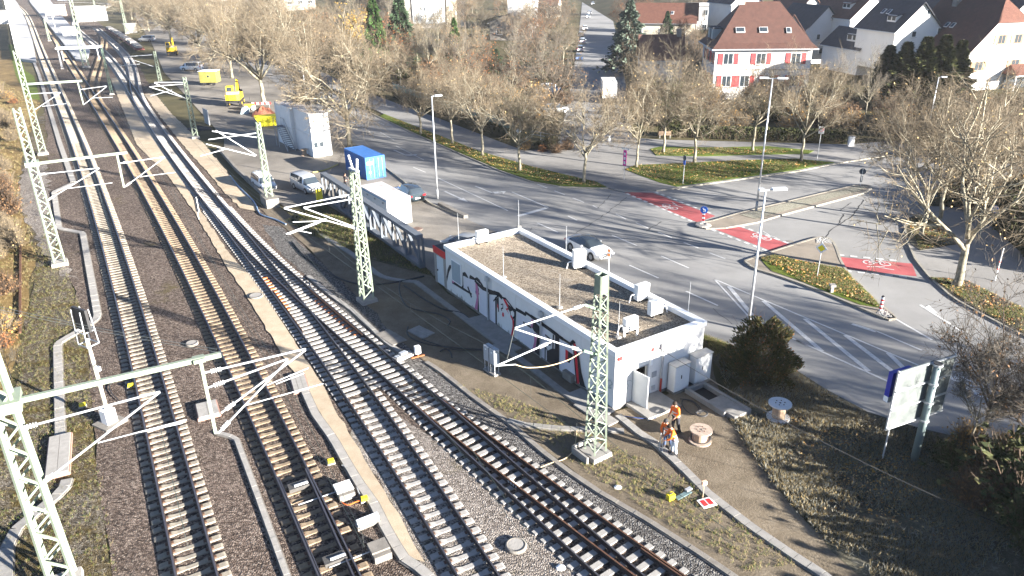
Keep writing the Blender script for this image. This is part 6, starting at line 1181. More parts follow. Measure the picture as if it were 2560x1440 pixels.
fn = thing('noise_fence', 'blue-green panel fence with creepers behind the avenue trees', 'fence', (0, 0, 0)); Q = poly_path(GP([(985, 240), (1060, 268), (1150, 298), (1215, 322), (1275, 345)]), 2.5)
M_TEAL = mat('teal_panel', (.06, .17, .16), .5, var=.25, scale=.8)
for i in range(len(Q) - 1):
    a, c_ = Vector((*Q[i], 0)), Vector((*Q[i + 1], 0)); 
    if (c_ - a).length < .6: continue
    b = MB(); b.bar(a + Vector((0, 0, 1.2)), c_ + Vector((0, 0, 1.2)), .08, 2.2); b.build('panel', M_TEAL, fn); b = MB(); b.bar(a, a + Vector((0, 0, 2.5)), .12); b.build('post', M_GREY, fn)
    b = MB()
    for z in (.5, 1.2, 1.9): b.bar(a + Vector((0, -.05, z)), c_ + Vector((0, -.05, z)), .04, .06)
    b.build('rail', M_GREY, fn)
# low wall along the yard edge above the sand
b = MB(); Qw = poly_path(GP([(545, 372), (590, 425), (640, 472), (670, 500)]), 1.0); ribbon(b, Qw, .3, -.05, .45); tag(b.build('edge_wall', M_CONC_D, origin=True), 'low dark concrete wall between the yard and the sand', 'wall')
b = MB(); Qw = poly_path(GP([(1100, 512), (1130, 528), (1165, 545)]), 1.0); ribbon(b, Qw, .5, -.05, .3); tag(b.build('edge_planter', M_CONC_D, origin=True), 'low dark strip of wall with dead leaves at the yard exit', 'wall')
# ================================================================ trees, shrubs, grass
M_BARK = mat('plane_bark', (.13, .115, .08), .85, col2=(.27, .245, .185), thresh=(.4, .6), scale=2.5, bump=.3); M_BARKD = mat('dark_bark', (.12, .09, .065), .9, var=.3, scale=3, bump=.3)
M_TWIG = mat('twig_tan', (.15, .12, .082), .85, var=.3, scale=1.2); M_TWIGD = mat('twig_brown', (.09, .062, .042), .85, var=.3, scale=1.2); M_TWIGG = mat('twig_grey', (.105, .09, .072), .85, var=.3, scale=1.2)
M_CON = mat('conifer_green', (.035, .075, .016), .8, var=.45, scale=1.5); M_COND = mat('pine_green', (.03, .055, .025), .8, var=.4, scale=1.5); M_CEDAR = mat('cedar_blue', (.075, .1, .075), .8, var=.4, scale=1.5); M_YEW = mat('yew_green', (.025, .036, .009), .8, col2=(.10, .095, .018), thresh=(.45, .75), scale=1.4)
M_SHG = mat('shrub_green', (.03, .042, .012), .8, col2=(.09, .08, .025), thresh=(.4, .75), scale=2); M_GOLD = mat('golden_leaf', (.34, .22, .05), .8, var=.3, scale=2)
class Geo:
    """numpy soup of thin three-sided twigs and small leaves"""
    def __init__(s): s.V = []; s.F = []; s.n = 0; s.M = []
    def sticks(s, P, Q, r0, r1, m=0):
        P, Q = np.asarray(P, float), np.asarray(Q, float); n = len(P)
        if not n: return
        d = Q - P; L = np.linalg.norm(d, axis=1, keepdims=True); d = d / np.maximum(L, 1e-6); h = np.where(np.abs(d[:, 2:3]) > .9, np.array([[1., 0, 0]]), np.array([[0, 0, 1.]])); a = np.cross(d, h); a /= np.linalg.norm(a, axis=1, keepdims=True); b = np.cross(d, a)
        V = np.zeros((n, 6, 3)); r0 = np.broadcast_to(r0, n)[:, None]; r1 = np.broadcast_to(r1, n)[:, None]
        for k in range(3):
            c, s_ = cos(2 * pi * k / 3), sin(2 * pi * k / 3); o = a * c + b * s_; V[:, k] = P + o * r0; V[:, 3 + k] = Q + o * r1
        F = np.array([[0, 1, 4, 3], [1, 2, 5, 4], [2, 0, 3, 5]])[None] + (np.arange(n) * 6)[:, None, None] + s.n
        s.V.append(V.reshape(-1, 3)); s.F.append(F.reshape(-1, 4)); s.M.append(np.full(n * 3, m)); s.n += n * 6
    def leaves(s, P, size, m=1, flat=0.0, stretch=1.0, dirs=None):
        P = np.asarray(P, float); n = len(P)
        if not n: return
        u = RNG.normal(size=(n, 3)) if dirs is None else np.asarray(dirs, float) + RNG.normal(size=(n, 3)) * .35; u[:, 2] *= (1 - flat); u /= np.linalg.norm(u, axis=1, keepdims=True); v = np.cross(u, RNG.normal(size=(n, 3))); 
        if flat: v[:, 2] *= (1 - flat)
        v /= np.linalg.norm(v, axis=1, keepdims=True); sz = size * RNG.uniform(.6, 1.35, (n, 1))
        V = np.stack([P - u * sz * stretch, P + v * sz * .6, P + u * sz * stretch, P - v * sz * .6], 1); F = np.arange(4)[None] + (np.arange(n) * 4)[:, None] + s.n
        s.V.append(V.reshape(-1, 3)); s.F.append(F); s.M.append(np.full(n, m)); s.n += n * 4
    def mesh(s, name, mats):
        V = np.concatenate(s.V); F = np.concatenate(s.F); me = bpy.data.meshes.new(name); me.vertices.add(len(V)); me.vertices.foreach_set('co', V.ravel().astype(np.float32)); me.loops.add(F.size); me.loops.foreach_set('vertex_index', F.ravel().astype(np.int32)); me.polygons.add(len(F)); me.polygons.foreach_set('loop_start', (np.arange(len(F)) * 4).astype(np.int32))
        for m in mats: me.materials.append(m)
        me.polygons.foreach_set('material_index', np.concatenate(s.M).astype(np.int32)); me.update(calc_edges=True); me.validate(); return me
def unit(v): return v / np.maximum(np.linalg.norm(v, axis=-1, keepdims=True), 1e-9)
def grow(P, D, L, R, k, spread, up, rng, t0=.35, lj=.3, rs=.6):
    """k children along each branch"""
    n = len(P); i = np.repeat(np.arange(n), k); t = rng.uniform(t0, 1, n * k)[:, None]; p = P[i] + D[i] * L[i] * t
    nd_ = unit(D[i] + rng.normal(size=(n * k, 3)) * spread + np.array([0, 0, up])); l = L[i] * rng.uniform(.5 - lj * .5, .5 + lj, (n * k, 1)) * (1.25 - .45 * t); return p, nd_, l, R[i] * rs
def bare_tree(seed, h=11, tr=.18, fork=.3, crown=4.5, ks=(6, 5, 5, 7, 4), twig=M_TWIG, bark=M_BARK, nleaf=250, leafm=None, up=.18, spread=.62, lead=True, leafsize=.08, tw=.011):
    rng = np.random.default_rng(seed); wood, fine = Geo(), Geo(); zf = h * fork; lean = rng.normal(size=2) * .02
    pts = [np.array([lean[0] * z, lean[1] * z, z]) + (np.r_[rng.normal(size=2) * .05, 0] if z > .1 else 0) for z in np.linspace(-.1, zf, 6)]
    mb = MB(); mb.tube(pts, [tr * (1.35 if i == 0 else 1.05 - .06 * i) for i in range(6)], 9)
    # leader and main limbs
    P = np.array([pts[-1]] * ks[0]) + rng.normal(size=(ks[0], 3)) * np.array([.03, .03, h * .03]); az = np.arange(ks[0]) * 2 * pi / ks[0] + rng.uniform(-.4, .4, ks[0]); el = rng.uniform(.55, 1.0, ks[0])
    if lead: el[0] = 1.5
    D = np.c_[np.cos(az) * np.cos(el), np.sin(az) * np.cos(el), np.sin(el)]; L = np.minimum((h - zf) * .62 / np.maximum(np.sin(el), .5), crown * .78 / np.maximum(np.cos(el), .25))[:, None] * rng.uniform(.85, 1.1, (ks[0], 1)); R = np.full((ks[0], 1), tr * .58)
    lim = []
    for p, d, l, r in zip(P, D, L, R):
        mid = p + d * l * .5 + rng.normal(size=3) * l * .05; end = p + d * l + np.array([0, 0, .06 * l[0]]); mb.tube([p, (p + mid) / 2 + rng.normal(size=3) * .06, mid, (mid + end) / 2, end], [r[0], r[0] * .85, r[0] * .65, r[0] * .48, r[0] * .3], 6)
    lv = (P, D, L, R)
    for li, k in enumerate(ks[1:]):
        p, d, l, r = grow(*lv, k, spread * (1 + .12 * li), up, rng, .25 if li else .3, .3, .5 if li < 2 else .6)
        if li == 0: l *= 1.15
        mid = p + d * l * .5 + rng.normal(size=p.shape) * l * .07; end = mid + unit(d + rng.normal(size=p.shape) * .25 + np.array([0, 0, .08])) * l * .5; rr0 = np.maximum(r[:, 0] * (.95 if li < 2 else .75), tw)
        tgt = wood if li < 2 else fine; tgt.sticks(p, mid, rr0, rr0 * .75); tgt.sticks(mid, end, rr0 * .75, np.maximum(rr0 * .4, tw * .5)); lv = (p, d, l, r); ends = end
    if nleaf: q = ends[rng.integers(0, len(ends), nleaf)] + rng.normal(size=(nleaf, 3)) * .08; fine.leaves(q, leafsize, 1)
    wm = mb.mesh('trunk', bark, True)
    # join the first branches to the trunk mesh
    V = np.concatenate(wood.V); F = np.concatenate(wood.F); n0 = len(mb.v); mb.v += [tuple(v) for v in V]; mb.f += [tuple(int(x) + n0 for x in f) for f in F]; mb.m += [0] * len(F)
    return mb.mesh('trunk', bark, True), fine.mesh('crown', [twig, leafm or M_LEAVES[3]])
def plant(name, label, cat, meshes, p, rz=0, s=1.0, group=None):
    r = thing(name, label, cat, p, rz, group, s)
    for nm, me in meshes: inst(nm, me, (0, 0, 0), 0, r)
    return r
TV = [bare_tree(20 + i, 11, .17, .30, 3.9, (7, 5, 5, 6, 6), nleaf=160, tw=.009) for i in range(4)]                      # avenue planes
BIG = [bare_tree(40 + i, 15, .34, .26, 6.8, (8, 6, 6, 7, 6), nleaf=400, tw=.011, spread=.62) for i in range(2)]         # the large old planes
BIGR = bare_tree(47, 13, .3, .27, 6.2, (6, 5, 5, 5, 4), nleaf=300, tw=.012, spread=.7, up=.1)
SLIM = [bare_tree(60 + i, 11, .13, .3, 2.6, (6, 5, 5, 5, 3), twig=M_TWIGG, nleaf=60, up=.35, spread=.45, tw=.012) for i in range(2)]
WOOD = [bare_tree(80 + i, 12, .2, .25, 4.2, (7, 5, 5, 6, 3), twig=[M_TWIGD, M_TWIG, M_TWIGG][i], bark=M_BARKD, nleaf=500 if i else 900, leafm=M_LEAVES[2 if i else 1], leafsize=.13, tw=.016) for i in range(3)]
TM = lambda v: (('trunk', v[0]), ('crown', v[1]))
def put(label, base, v, s, rz=None, group=None, name='plane_tree'): return plant(name, label, 'tree', TM(v), G(*base), random.uniform(0, 6.28) if rz is None else rz, s if isinstance(s, tuple) else (s * random.uniform(.93, 1.07), s * random.uniform(.93, 1.07), s * random.uniform(.92, 1.08)), group)
NUM = ['first', 'second', 'third', 'fourth', 'fifth', 'sixth', 'seventh', 'eighth', 'ninth']
for i, (p, s) in enumerate((((1053, 337), .98), ((1130, 360), 1.0), ((1207, 390), 1.02), ((1299, 428), 1.0), ((1460, 457), 1.05))): put(NUM[i] + ' bare plane tree of the row on the grass verge, counted from the office stack', p, TV[i % 4], s, group='plane trees on the avenue verge')
for l, p, s, k in (('slim plane tree beside the pink banner', (1592, 420), 1.0, 1), ('plane tree with pale trunk left of the one on the leafy verge edge', (1658, 382), 1.05, 2), ('plane tree at the near edge of the leafy verge', (1736, 408), 1.1, 0), ('plane tree before the red-shuttered house', (1882, 379), 1.05, 3), ('low-forked plane tree left of the speed zone sign', (2003, 403), 1.02, 2)): put('bare ' + l, p, TV[k], s)
put('huge bare plane tree between office stack and blue container', (876, 368), BIG[0], 1.0, .3); put('huge bare plane tree beside the earth heap', (661, 260), BIG[1], 1.1, 1.1); put('big pale-barked plane tree on the right, forked low, in front of the pavement', (2388, 716), BIGR, (1.05, 1.05, .98), 2.2); put('leaning plane tree on the curved verge behind the big one', (2304, 592), TV[1], 1.12, 1.0); put('plane tree just right of the curved verge', (2345, 560), TV[3], 1.15, 2.0)
for i, (p, s) in enumerate((((580, 195), 1.0), ((505, 150), 1.0), ((430, 108), 1.05), ((372, 78), 1.05), ((330, 50), 1.1))): put(NUM[i] + ' big bare tree along the yard hedge beyond the earth heap, counting away', p, BIG[i % 2], s, group='trees along the far avenue')
for i, (p, s) in enumerate((((800, 200), .95), ((725, 162), 1.0), ((650, 122), 1.0), ((575, 92), 1.0), ((500, 62), 1.0), ((430, 38), 1.0), ((370, 15), 1.05), ((560, 45), 1.1), ((660, 72), 1.0))): put(NUM[i] + ' bare tree in the dense row across the far avenue, counting away', p, BIG[(i + 1) % 2] if i % 3 else WOOD[1], s if i % 3 else 1.25, group='trees across the far avenue')
RT = [((2225, 338), .55), ((2330, 372), .68), ((2420, 372), .7), ((2510, 365), .72), ((2600, 420), .85), ((2480, 450), .75), ((2580, 520), .85), ((2160, 300), .85)]
for i, (p, s) in enumerate(RT): put(['bare tree at the left end of the right-hand thicket', 'bare tree behind the round sign at the median tip', 'tangled bare tree below the brown-shuttered house', 'tan-twigged tree near the right edge of the thicket', 'tree cut by the right edge above the pavement', 'bare tree right of the leaning plane tree', 'tree leaning over the right-hand pavement', 'pale-stemmed slim tree in front of the dark yews'][i], p, (SLIM[0] if i == 7 else TV[i % 4] if i % 2 else WOOD[1]), s, group='trees on the right', name='bare_tree')
# ---- wood and gardens between the avenue and the side street
def conifer(seed, h, rad, m, droop=.25, n=5200, leaf=.2, top=.02, layers=None):
    rng = np.random.default_rng(seed); g = Geo(); t = rng.uniform(0, 1, n) ** 1.0; z = h * (.06 + .94 * t); R = rad * (1 - t) ** .85 * rng.uniform(.35, 1, n) ** .5 * (1 + .18 * np.sin(t * 40 + rng.uniform(0, 1, n) * 2)); a = rng.uniform(0, 2 * pi, n)
    a = a + .25 * np.sin(a * 7 + z * 2); R = R * (1 + .3 * np.sin(a * 3 + z * 1.1) * np.sin(z * 1.7 + a)); P = np.c_[R * np.cos(a), R * np.sin(a), z - droop * R]; d = np.c_[np.cos(a), np.sin(a), np.full(n, -droop * 1.4)]; g.leaves(P, leaf, 0, 0, 1.6, d); k = n // 3; q = P[:k]; g.sticks(q * np.array([.2, .2, 1]) + np.array([0, 0, .2]), q, .02, .008, 1)
    tb = MB(); tb.cyl((0, 0, -.1), (0, 0, h * .95), .2, .03, n=7); return tb.mesh('trunk', M_BARKD, True), g.mesh('crown', [m, M_BARKD])
C1 = conifer(1, 14, 3.0, M_CON); C2 = conifer(2, 15, 2.6, M_COND, .1, 5200, .22); C3 = conifer(3, 10, 1.0, M_YEW, -.5, 9000, .13); C4 = conifer(4, 15, 5.2, M_CEDAR, .05, 5200, .26)
cf = lambda l, p, c, s, nm='conifer': plant(nm, l, 'tree', TM(c), G(*p), random.uniform(0, 6), s)
cf('tall bright green conifer at the left of the wood', (945, 178), C1, (1.25, 1.25, 1.22)); cf('dark green conifer just right of the tall bright one', (1008, 165), C2, (1.5, 1.5, 1.15)); cf('bright green cone-shaped conifer standing alone in the wood', (1142, 222), C1, (.95, .95, .92)); cf('blue-grey spreading cedar beside the side street', (1568, 185), C4, (1.0, 1.0, 1.0)); cf('dark green conifer against the orange-roofed house', (1662, 140), C2, (1.0, 1.0, .7)); cf('narrow dark conifer low in the wood by the fence', (1240, 225), C2, (1.2, 1.2, .5)); cf('yellowish conifer between the two dark-roofed houses', (1945, 60), C2, (.9, .9, .7))
for i, (p, s) in enumerate((((2200, 266), (3.0, 3.0, .95)), ((2240, 272), (3.2, 3.2, 1.02)), ((2285, 274), (3.3, 3.3, 1.1)), ((2330, 272), (3.3, 3.3, 1.12)), ((2372, 266), (3.0, 3.0, 1.02)))): cf(['leftmost', 'second', 'middle', 'fourth', 'rightmost'][i] + ' of the five dark columnar yews beside the brown-shuttered house', p, C3, s, 'yew_tree')
GB = bare_tree(99, 9, .15, .25, 3.0, (6, 5, 5, 5, 3), twig=M_TWIG, nleaf=5200, leafm=M_GOLD, leafsize=.14, up=.4); put('golden-leaved tree left of the tall bright conifer', (895, 165), GB, 1.35, name='leafy_tree')
rnd = random.Random(21)
def scatter(poly, n, mind, r):
    """points inside a pixel polygon, spaced apart on the ground"""
    out = []; xs = [p[0] for p in poly]; ys = [p[1] for p in poly]
    for _ in range(n * 60):
        x, y = r.uniform(min(xs), max(xs)), r.uniform(min(ys), max(ys)); ins = False
        for i in range(len(poly)):
            (x1, y1), (x2, y2) = poly[i], poly[i - 1]
            if (y1 > y) != (y2 > y) and x < (x2 - x1) * (y - y1) / (y2 - y1) + x1: ins = not ins
        if not ins: continue
        g_ = G(x, y)
        if all((g_ - o[1]).length > mind for o in out): out.append(((x, y), g_))
        if len(out) >= n: break
    return out
for i, (p, g_) in enumerate(scatter([(770, 150), (1000, 60), (1440, 60), (1430, 150), (1410, 300), (1320, 335), (1210, 310), (1000, 235), (860, 190)], 38, 7.5, rnd)):
    v = (WOOD + SLIM + TV)[rnd.randrange(6)]; plant('bare_tree', 'bare tree among the brown thicket between avenue and side street', 'tree', TM(v), g_, rnd.uniform(0, 6), rnd.uniform(.8, 1.15), 'bare trees of the wood')
for i, (p, g_) in enumerate(scatter([(1580, 230), (1740, 200), (1760, 120), (1580, 110)], 7, 6, rnd)): plant('bare_tree', 'bare garden tree between the orange-roofed house and the side street', 'tree', TM((WOOD + SLIM)[rnd.randrange(5)]), g_, rnd.uniform(0, 6), rnd.uniform(.6, .85), 'garden trees by the side street')
for i, (p, g_) in enumerate(scatter([(780, 60), (1000, 20), (1450, 20), (1440, 60), (1000, 60)], 16, 11, rnd)): plant('bare_tree', 'distant bare tree in front of the hall and the white tower', 'tree', TM((WOOD + TV)[rnd.randrange(7)]), g_, rnd.uniform(0, 6), rnd.uniform(.85, 1.2), 'distant trees')
for i, (p, g_) in enumerate(scatter([(1545, 90), (1545, 10), (1950, 0), (1760, 60), (1600, 100)], 12, 11, rnd)): plant('bare_tree', 'distant bare garden tree between roofs beyond the side street', 'tree', TM((WOOD + SLIM)[rnd.randrange(5)]), g_, rnd.uniform(0, 6), rnd.uniform(.6, .95), 'distant garden trees')
# ---- shrubs
def shrub(seed, rad=1.4, h=2.0, ntw=900, nlf=900, tw=M_TWIGD, lf=M_SHG, ls=.09, dense=.5, r0=.008):
    rng = np.random.default_rng(seed); g = Geo(); n = ntw // 3; a = rng.uniform(0, 2 * pi, n); el = rng.uniform(.35, 1.5, n); D = np.c_[np.cos(a) * np.cos(el), np.sin(a) * np.cos(el), np.sin(el)]; L = rng.uniform(.55, 1, (n, 1)) * np.where(el[:, None] > .9, h, rad); P = np.c_[rng.normal(size=(n, 2)) * rad * .18, np.zeros(n)]; E_2 = P + D * L + rng.normal(size=(n, 3)) * .06; g.sticks(P, E_2, r0 * 1.8, r0)
    t = rng.uniform(.3, 1, (ntw, 1)); i = rng.integers(0, n, ntw); p = P[i] + (E_2[i] - P[i]) * t; q = p + unit(D[i] + rng.normal(size=(ntw, 3)) * .8) * rng.uniform(.12, .45, (ntw, 1)) * rad * .5; g.sticks(p, q, r0 * .9, r0 * .5)
    if nlf: j = rng.integers(0, ntw, nlf); g.leaves(p[j] + (q[j] - p[j]) * rng.uniform(.2, 1.1, (nlf, 1)), ls, 1)
    return g.mesh('shrub', [tw, lf])
SH = {'green': [shrub(1, 1.8, 2.6, 900, 2600, M_TWIGD, M_SHG, .12), shrub(2, 1.6, 2.2, 800, 2400, M_TWIGD, M_SHG, .12)], 'brown': [shrub(3, 1.7, 2.4, 1600, 700, M_TWIGD, M_LEAVES[2], .1), shrub(4, 1.5, 2.0, 1500, 500, M_TWIG, M_LEAVES[0], .1)], 'tan': [shrub(5, 1.2, 2.2, 1500, 150, M_TWIG, M_LEAVES[3], .07)], 'rust': [shrub(6, 1.3, 1.7, 1100, 900, M_TWIGD, M_LEAVES[1], .09)]}
def shrubs(label, poly, n, mind, kinds, s, group, seed):
    r = random.Random(seed)
    for (p, g_) in scatter(poly, n, mind, r):
        k = r.choice(kinds); o = inst('shrub', r.choice(SH[k]), g_, r.uniform(0, 6.28)); q = s * r.uniform(.75, 1.25); o.scale = (q, q, q * r.uniform(.8, 1.2)); tag(o, label, 'shrub', group)
shrubs('leafy shrub under the trees between the path and the houses', [(1560, 250), (1760, 225), (2150, 262), (2140, 322), (1640, 322)], 46, 2.6, ['green', 'brown', 'green', 'brown'], 1.25, 'garden shrubs', 31)
shrubs('brown shrub in the undergrowth behind the blue-green fence', [(900, 205), (1000, 215), (1200, 290), (1320, 320), (1420, 260), (1420, 200), (1000, 160)], 46, 4.0, ['brown', 'green', 'brown'], 1.5, 'undergrowth shrubs', 32)
shrubs('low shrub of the thicket on the right', [(2150, 300), (2560, 280), (2700, 380), (2560, 420), (2400, 395), (2200, 345)], 40, 2.5, ['brown', 'tan', 'brown', 'green'], 1.2, 'thicket shrubs', 33)
shrubs('dark ivy-clad shrub beyond the right-hand pavement', [(2480, 480), (2620, 440), (2800, 640), (2640, 690), (2540, 590)], 24, 1.8, ['green', 'brown', 'green'], 1.2, 'shrubs beyond the pavement', 34)
shrubs('dry reddish scrub along the left edge of the picture', [(-60, 240), (40, 180), (62, 400), (40, 600), (15, 850), (-30, 980), (-200, 900), (-160, 500)], 55, 1.7, ['tan', 'tan', 'rust', 'brown'], 1.0, 'left edge scrub', 35)
shrubs('green-leaved shrub on the shaded bank at the lower right', [(2330, 1120), (2500, 1090), (2800, 1200), (2800, 1420), (2600, 1400), (2420, 1260)], 30, .9, ['brown', 'green', 'brown'], .6, 'bank shrubs', 36)
shrubs('shrub on the planted bed beside the path railing', [(1310, 372), (1380, 362), (1440, 372), (1400, 383), (1330, 386)], 7, 1.6, ['green', 'rust', 'brown'], .7, 'bed shrubs', 37)
shrubs('shrub beside the curved verge', [(2400, 430), (2470, 470), (2440, 540), (2360, 520), (2330, 530), (2380, 460)], 12, 1.6, ['brown', 'green', 'rust'], .8, 'verge shrubs', 38)
# clipped hedge
def hedge(label, px, w, h, m, n, seed):
    rng = np.random.default_rng(seed); Q = poly_path(GP(px), .5); i = rng.integers(0, len(Q) - 1, n); t = rng.uniform(0, 1, (n, 1)); p = Q[i] + (Q[i + 1] - Q[i]) * t; nn = tangents(Q)[i]; side = rng.uniform(-1, 1, (n, 1)); z = h * rng.uniform(0, 1, n) ** .7
    f = rng.integers(0, 3, n); side = np.where((f == 0)[:, None], np.sign(side), side); z = np.where(f == 1, h, z); p = p + np.c_[nn[:, 1], -nn[:, 0]] * side * w / 2; g = Geo(); g.leaves(np.c_[p, z + rng.normal(size=n) * .06], .12, 0); b = np.c_[p, z * 0]; g.sticks(b[:n // 8], np.c_[p, z][:n // 8], .012, .006, 1)
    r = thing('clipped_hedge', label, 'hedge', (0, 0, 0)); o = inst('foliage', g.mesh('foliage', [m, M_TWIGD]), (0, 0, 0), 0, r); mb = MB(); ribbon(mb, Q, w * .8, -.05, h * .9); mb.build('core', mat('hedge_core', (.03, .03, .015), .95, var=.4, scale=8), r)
hedge('long clipped hedge along the back of the pavement', [(1645, 338), (1800, 345), (1950, 350), (2112, 356)], 1.2, 1.5, M_SHG, 7000, 5); hedge('ivy hedge climbing the blue-green fence', [(985, 243), (1060, 271), (1150, 301), (1215, 325), (1275, 348)], .6, 1.3, M_SHG, 2500, 6)
# evergreen bush by the building corner
bb = Geo(); rg = np.random.default_rng(9); n = 9000; a = rg.uniform(0, 2 * pi, n); t = rg.uniform(0, 1, n); R = 1.85 * np.sqrt(1 - (t * .93) ** 2) * rg.uniform(.3, 1.12, n) ** .5 * (1 + .3 * np.sin(a * 5 + t * 9)); P = np.c_[R * np.cos(a), R * np.sin(a), .05 + 3.3 * t * (1 + .12 * np.sin(a * 3))]; bb.leaves(P, .07, 0, 0, 1.9, np.c_[np.cos(a), np.sin(a), np.full(n, .9)]); sel = rg.integers(0, n, 1100); bb.leaves(P[sel] * 1.02, .06, 2); e = P[rg.integers(0, n, 90)]; bb.sticks(e * .2, e * 1.0, .02, .008, 1); e = P[P[:, 2] > 2.2][:60]; bb.sticks(e, e + np.c_[rg.normal(size=(len(e), 2)) * .2, rg.uniform(.2, .9, len(e))], .008, .004, 1)
r = thing('evergreen_bush', 'dark evergreen bush at the road-side corner of the white building', 'bush', G(1902, 935)); inst('foliage', bb.mesh('foliage', [mat('bush_olive', (.035, .04, .012), .8, col2=(.11, .09, .025), thresh=(.4, .7), scale=3), M_TWIGD, M_LEAVES[1]]), (0, 0, 0), 0, r)
# bare saplings over the direction sign and at the left edge
for p, s, l in (((2450, 1110), .72, 'bare sapling right of the large direction sign'), ((2560, 1130), .7, 'bare sapling at the right edge by the road'), ((2420, 1130), .5, 'thin sapling at the foot of the direction sign'), ((2650, 1180), .75, 'sapling cut off by the right edge')): put(l, p, WOOD[2] if p[0] in (2450, 2560) else SLIM[p[0] % 2], s * (.85 if p[0] in (2450, 2560) else 1), name='sapling')
put('small pale sapling on the dry verge above the nearest mast', (28, 945), SLIM[0], .22, name='sapling')
# the thicket goes on along the bank beyond the right edge
for i, (p, k) in enumerate([((23.5, 27), 2.0), ((25.5, 25), 2.2), ((25, 21.5), 2.2), ((27.5, 23), 2.2), ((24, 18), 2.0), ((27, 18.5), 2.3), ((30, 20.5), 2.3), ((22, 15.5), 1.9), ((25.5, 14), 2.2), ((29.5, 15), 2.2), ((21, 12), 2.0), ((33, 24), 2.2), ((24, 10), 2.2), ((20, 8), 2.0)]):
    o = inst('shrub', SH['green'][i % 2], Vector((p[0], p[1], 0)), i * 1.7, None, (k, k, k * .6)); tag(o, 'tall dense shrub of the thicket going on beyond the right edge', 'shrub', 'thicket beyond the edge')
for i, p in enumerate([(58, 20)]): plant('bare_tree', 'bare tree standing over the thicket beyond the right edge', 'tree', TM((BIG + WOOD)[i % 5]), Vector((p[0], p[1], 0)), i * 1.3, .9, 'trees beyond the right edge')
# ---- grass blades, weeds and fallen leaves (uncountable)
def tufts(name, label, poly, n, size, mats, z=0.0, seed=1, blades=5, kindcat='grass', thick=.05):
    rng = np.random.default_rng(seed); xs = [p[0] for p in poly]; ys = [p[1] for p in poly]; r = random.Random(seed); P = GP(poly); xa = [p.x for p in P]; ya = [p.y for p in P]; pts = []
    Q = rng.uniform((min(xa), min(ya)), (max(xa), max(ya)), (n * 6, 2)); ins = np.zeros(len(Q), bool)
    for i in range(len(P)):
        x1, y1, x2, y2 = xa[i], ya[i], xa[i - 1], ya[i - 1]; c = (y1 > Q[:, 1]) != (y2 > Q[:, 1])
        with np.errstate(divide='ignore', invalid='ignore'): ins ^= c & (Q[:, 0] < (x2 - x1) * (Q[:, 1] - y1) / (y2 - y1) + x1)
    Q = Q[ins]; w_ = np.sin(Q[:, 0] * .9 + np.sin(Q[:, 1] * .7) * 2) * np.sin(Q[:, 1] * 1.1 + 1) + rng.normal(size=len(Q)) * .6; Q = Q[np.argsort(-w_)[:n]] if len(Q) > n else Q; g = Geo(); m = len(Q)
    for k in range(blades):
        b = np.c_[Q + rng.normal(size=(m, 2)) * size * .35, np.full(m, z)]; e = b + np.c_[rng.normal(size=(m, 2)) * size * .5, rng.uniform(.4, 1.2, m) * size]; g.sticks(b, e, size * thick, size * thick * .3, k % len(mats))
    o = inst(name, g.mesh(name, mats), (0, 0, 0)); tag(o, label, kindcat, kind='stuff'); return o
M_G1 = mat('blade_green', (.075, .11, .018), .8, var=.3, scale=3); M_G2 = mat('blade_straw', (.24, .185, .09), .8, var=.3, scale=3); M_G3 = mat('blade_frost', (.20, .20, .17), .8, var=.3, scale=3); M_G4 = mat('blade_dark', (.06, .05, .03), .85, var=.3, scale=3)
tufts('bank_weeds', 'frosted weeds and grass on the shaded bank', [(1800, 900), (1990, 935), (2060, 980), (2170, 1040), (2300, 1080), (2560, 1160), (2900, 1300), (2900, 1600), (2400, 1600), (2150, 1440), (1960, 1240), (1860, 1100), (1815, 1020)], 15000, .2, [M_G2, M_G3, M_G4, M_G3, M_G2], 0, 3, thick=.075)
rngb = np.random.default_rng(77); Pb = np.array([[p.x, p.y] for p in GP([(1810, 960), (2100, 1020), (2400, 1150), (2700, 1400), (2200, 1440), (1900, 1150)])]); wts = rngb.dirichlet(np.ones(len(Pb)) * .8, 2600); Lq = wts @ Pb; gl_ = Geo()
for j in range(3): gl_.leaves(np.c_[Lq[j::3], np.full(len(Lq[j::3]), .07)], .06, j, .6)
tag(inst('leaf_litter', gl_.mesh('leaf_litter', [M_LEAVES[0], M_LEAVES[2], M_LEAVES[3]]), (0, 0, 0)), 'leaf litter on the shaded bank', 'leaves', kind='stuff')
tufts('dry_grass', 'dry grass on the left verge', [(100, 260), (60, 380), (45, 460), (95, 640), (60, 800), (20, 1000), (-60, 1150), (-300, 1150), (-300, 600), (0, 200)], 5000, .22, [M_G2, M_G2, M_G1], -.02, 4); tufts('verge_moss', 'moss and weeds in the ballast verge', [(120, 520), (150, 640), (200, 760), (225, 860), (240, 1150), (300, 1440), (300, 1600), (-100, 1600), (0, 1100), (60, 800), (95, 640)], 3500, .13, [M_G2, M_G1, M_G4], 0, 5)
tufts('soil_weeds', 'sparse weeds on the trodden soil', [(1140, 960), (1290, 1050), (1480, 1190), (1640, 1290), (1860, 1430), (2000, 1420), (1700, 1190), (1480, 1090), (1300, 1000)], 1200, .13, [M_G2, M_G1, M_G2], 0, 6); tufts('turf_grass', 'rough grass under the truss', [(720, 552), (800, 508), (930, 590), (1060, 668), (1082, 690), (960, 655), (860, 620), (780, 590)], 3500, .22, [M_G1, M_G4, M_G2], 0, 7)
tufts('corner_weeds', 'weeds at the road edge behind the building', [(1757, 838), (1830, 868), (1890, 890), (1850, 940), (1790, 900)], 900, .2, [M_G2, M_G1, M_G4], 0, 12)
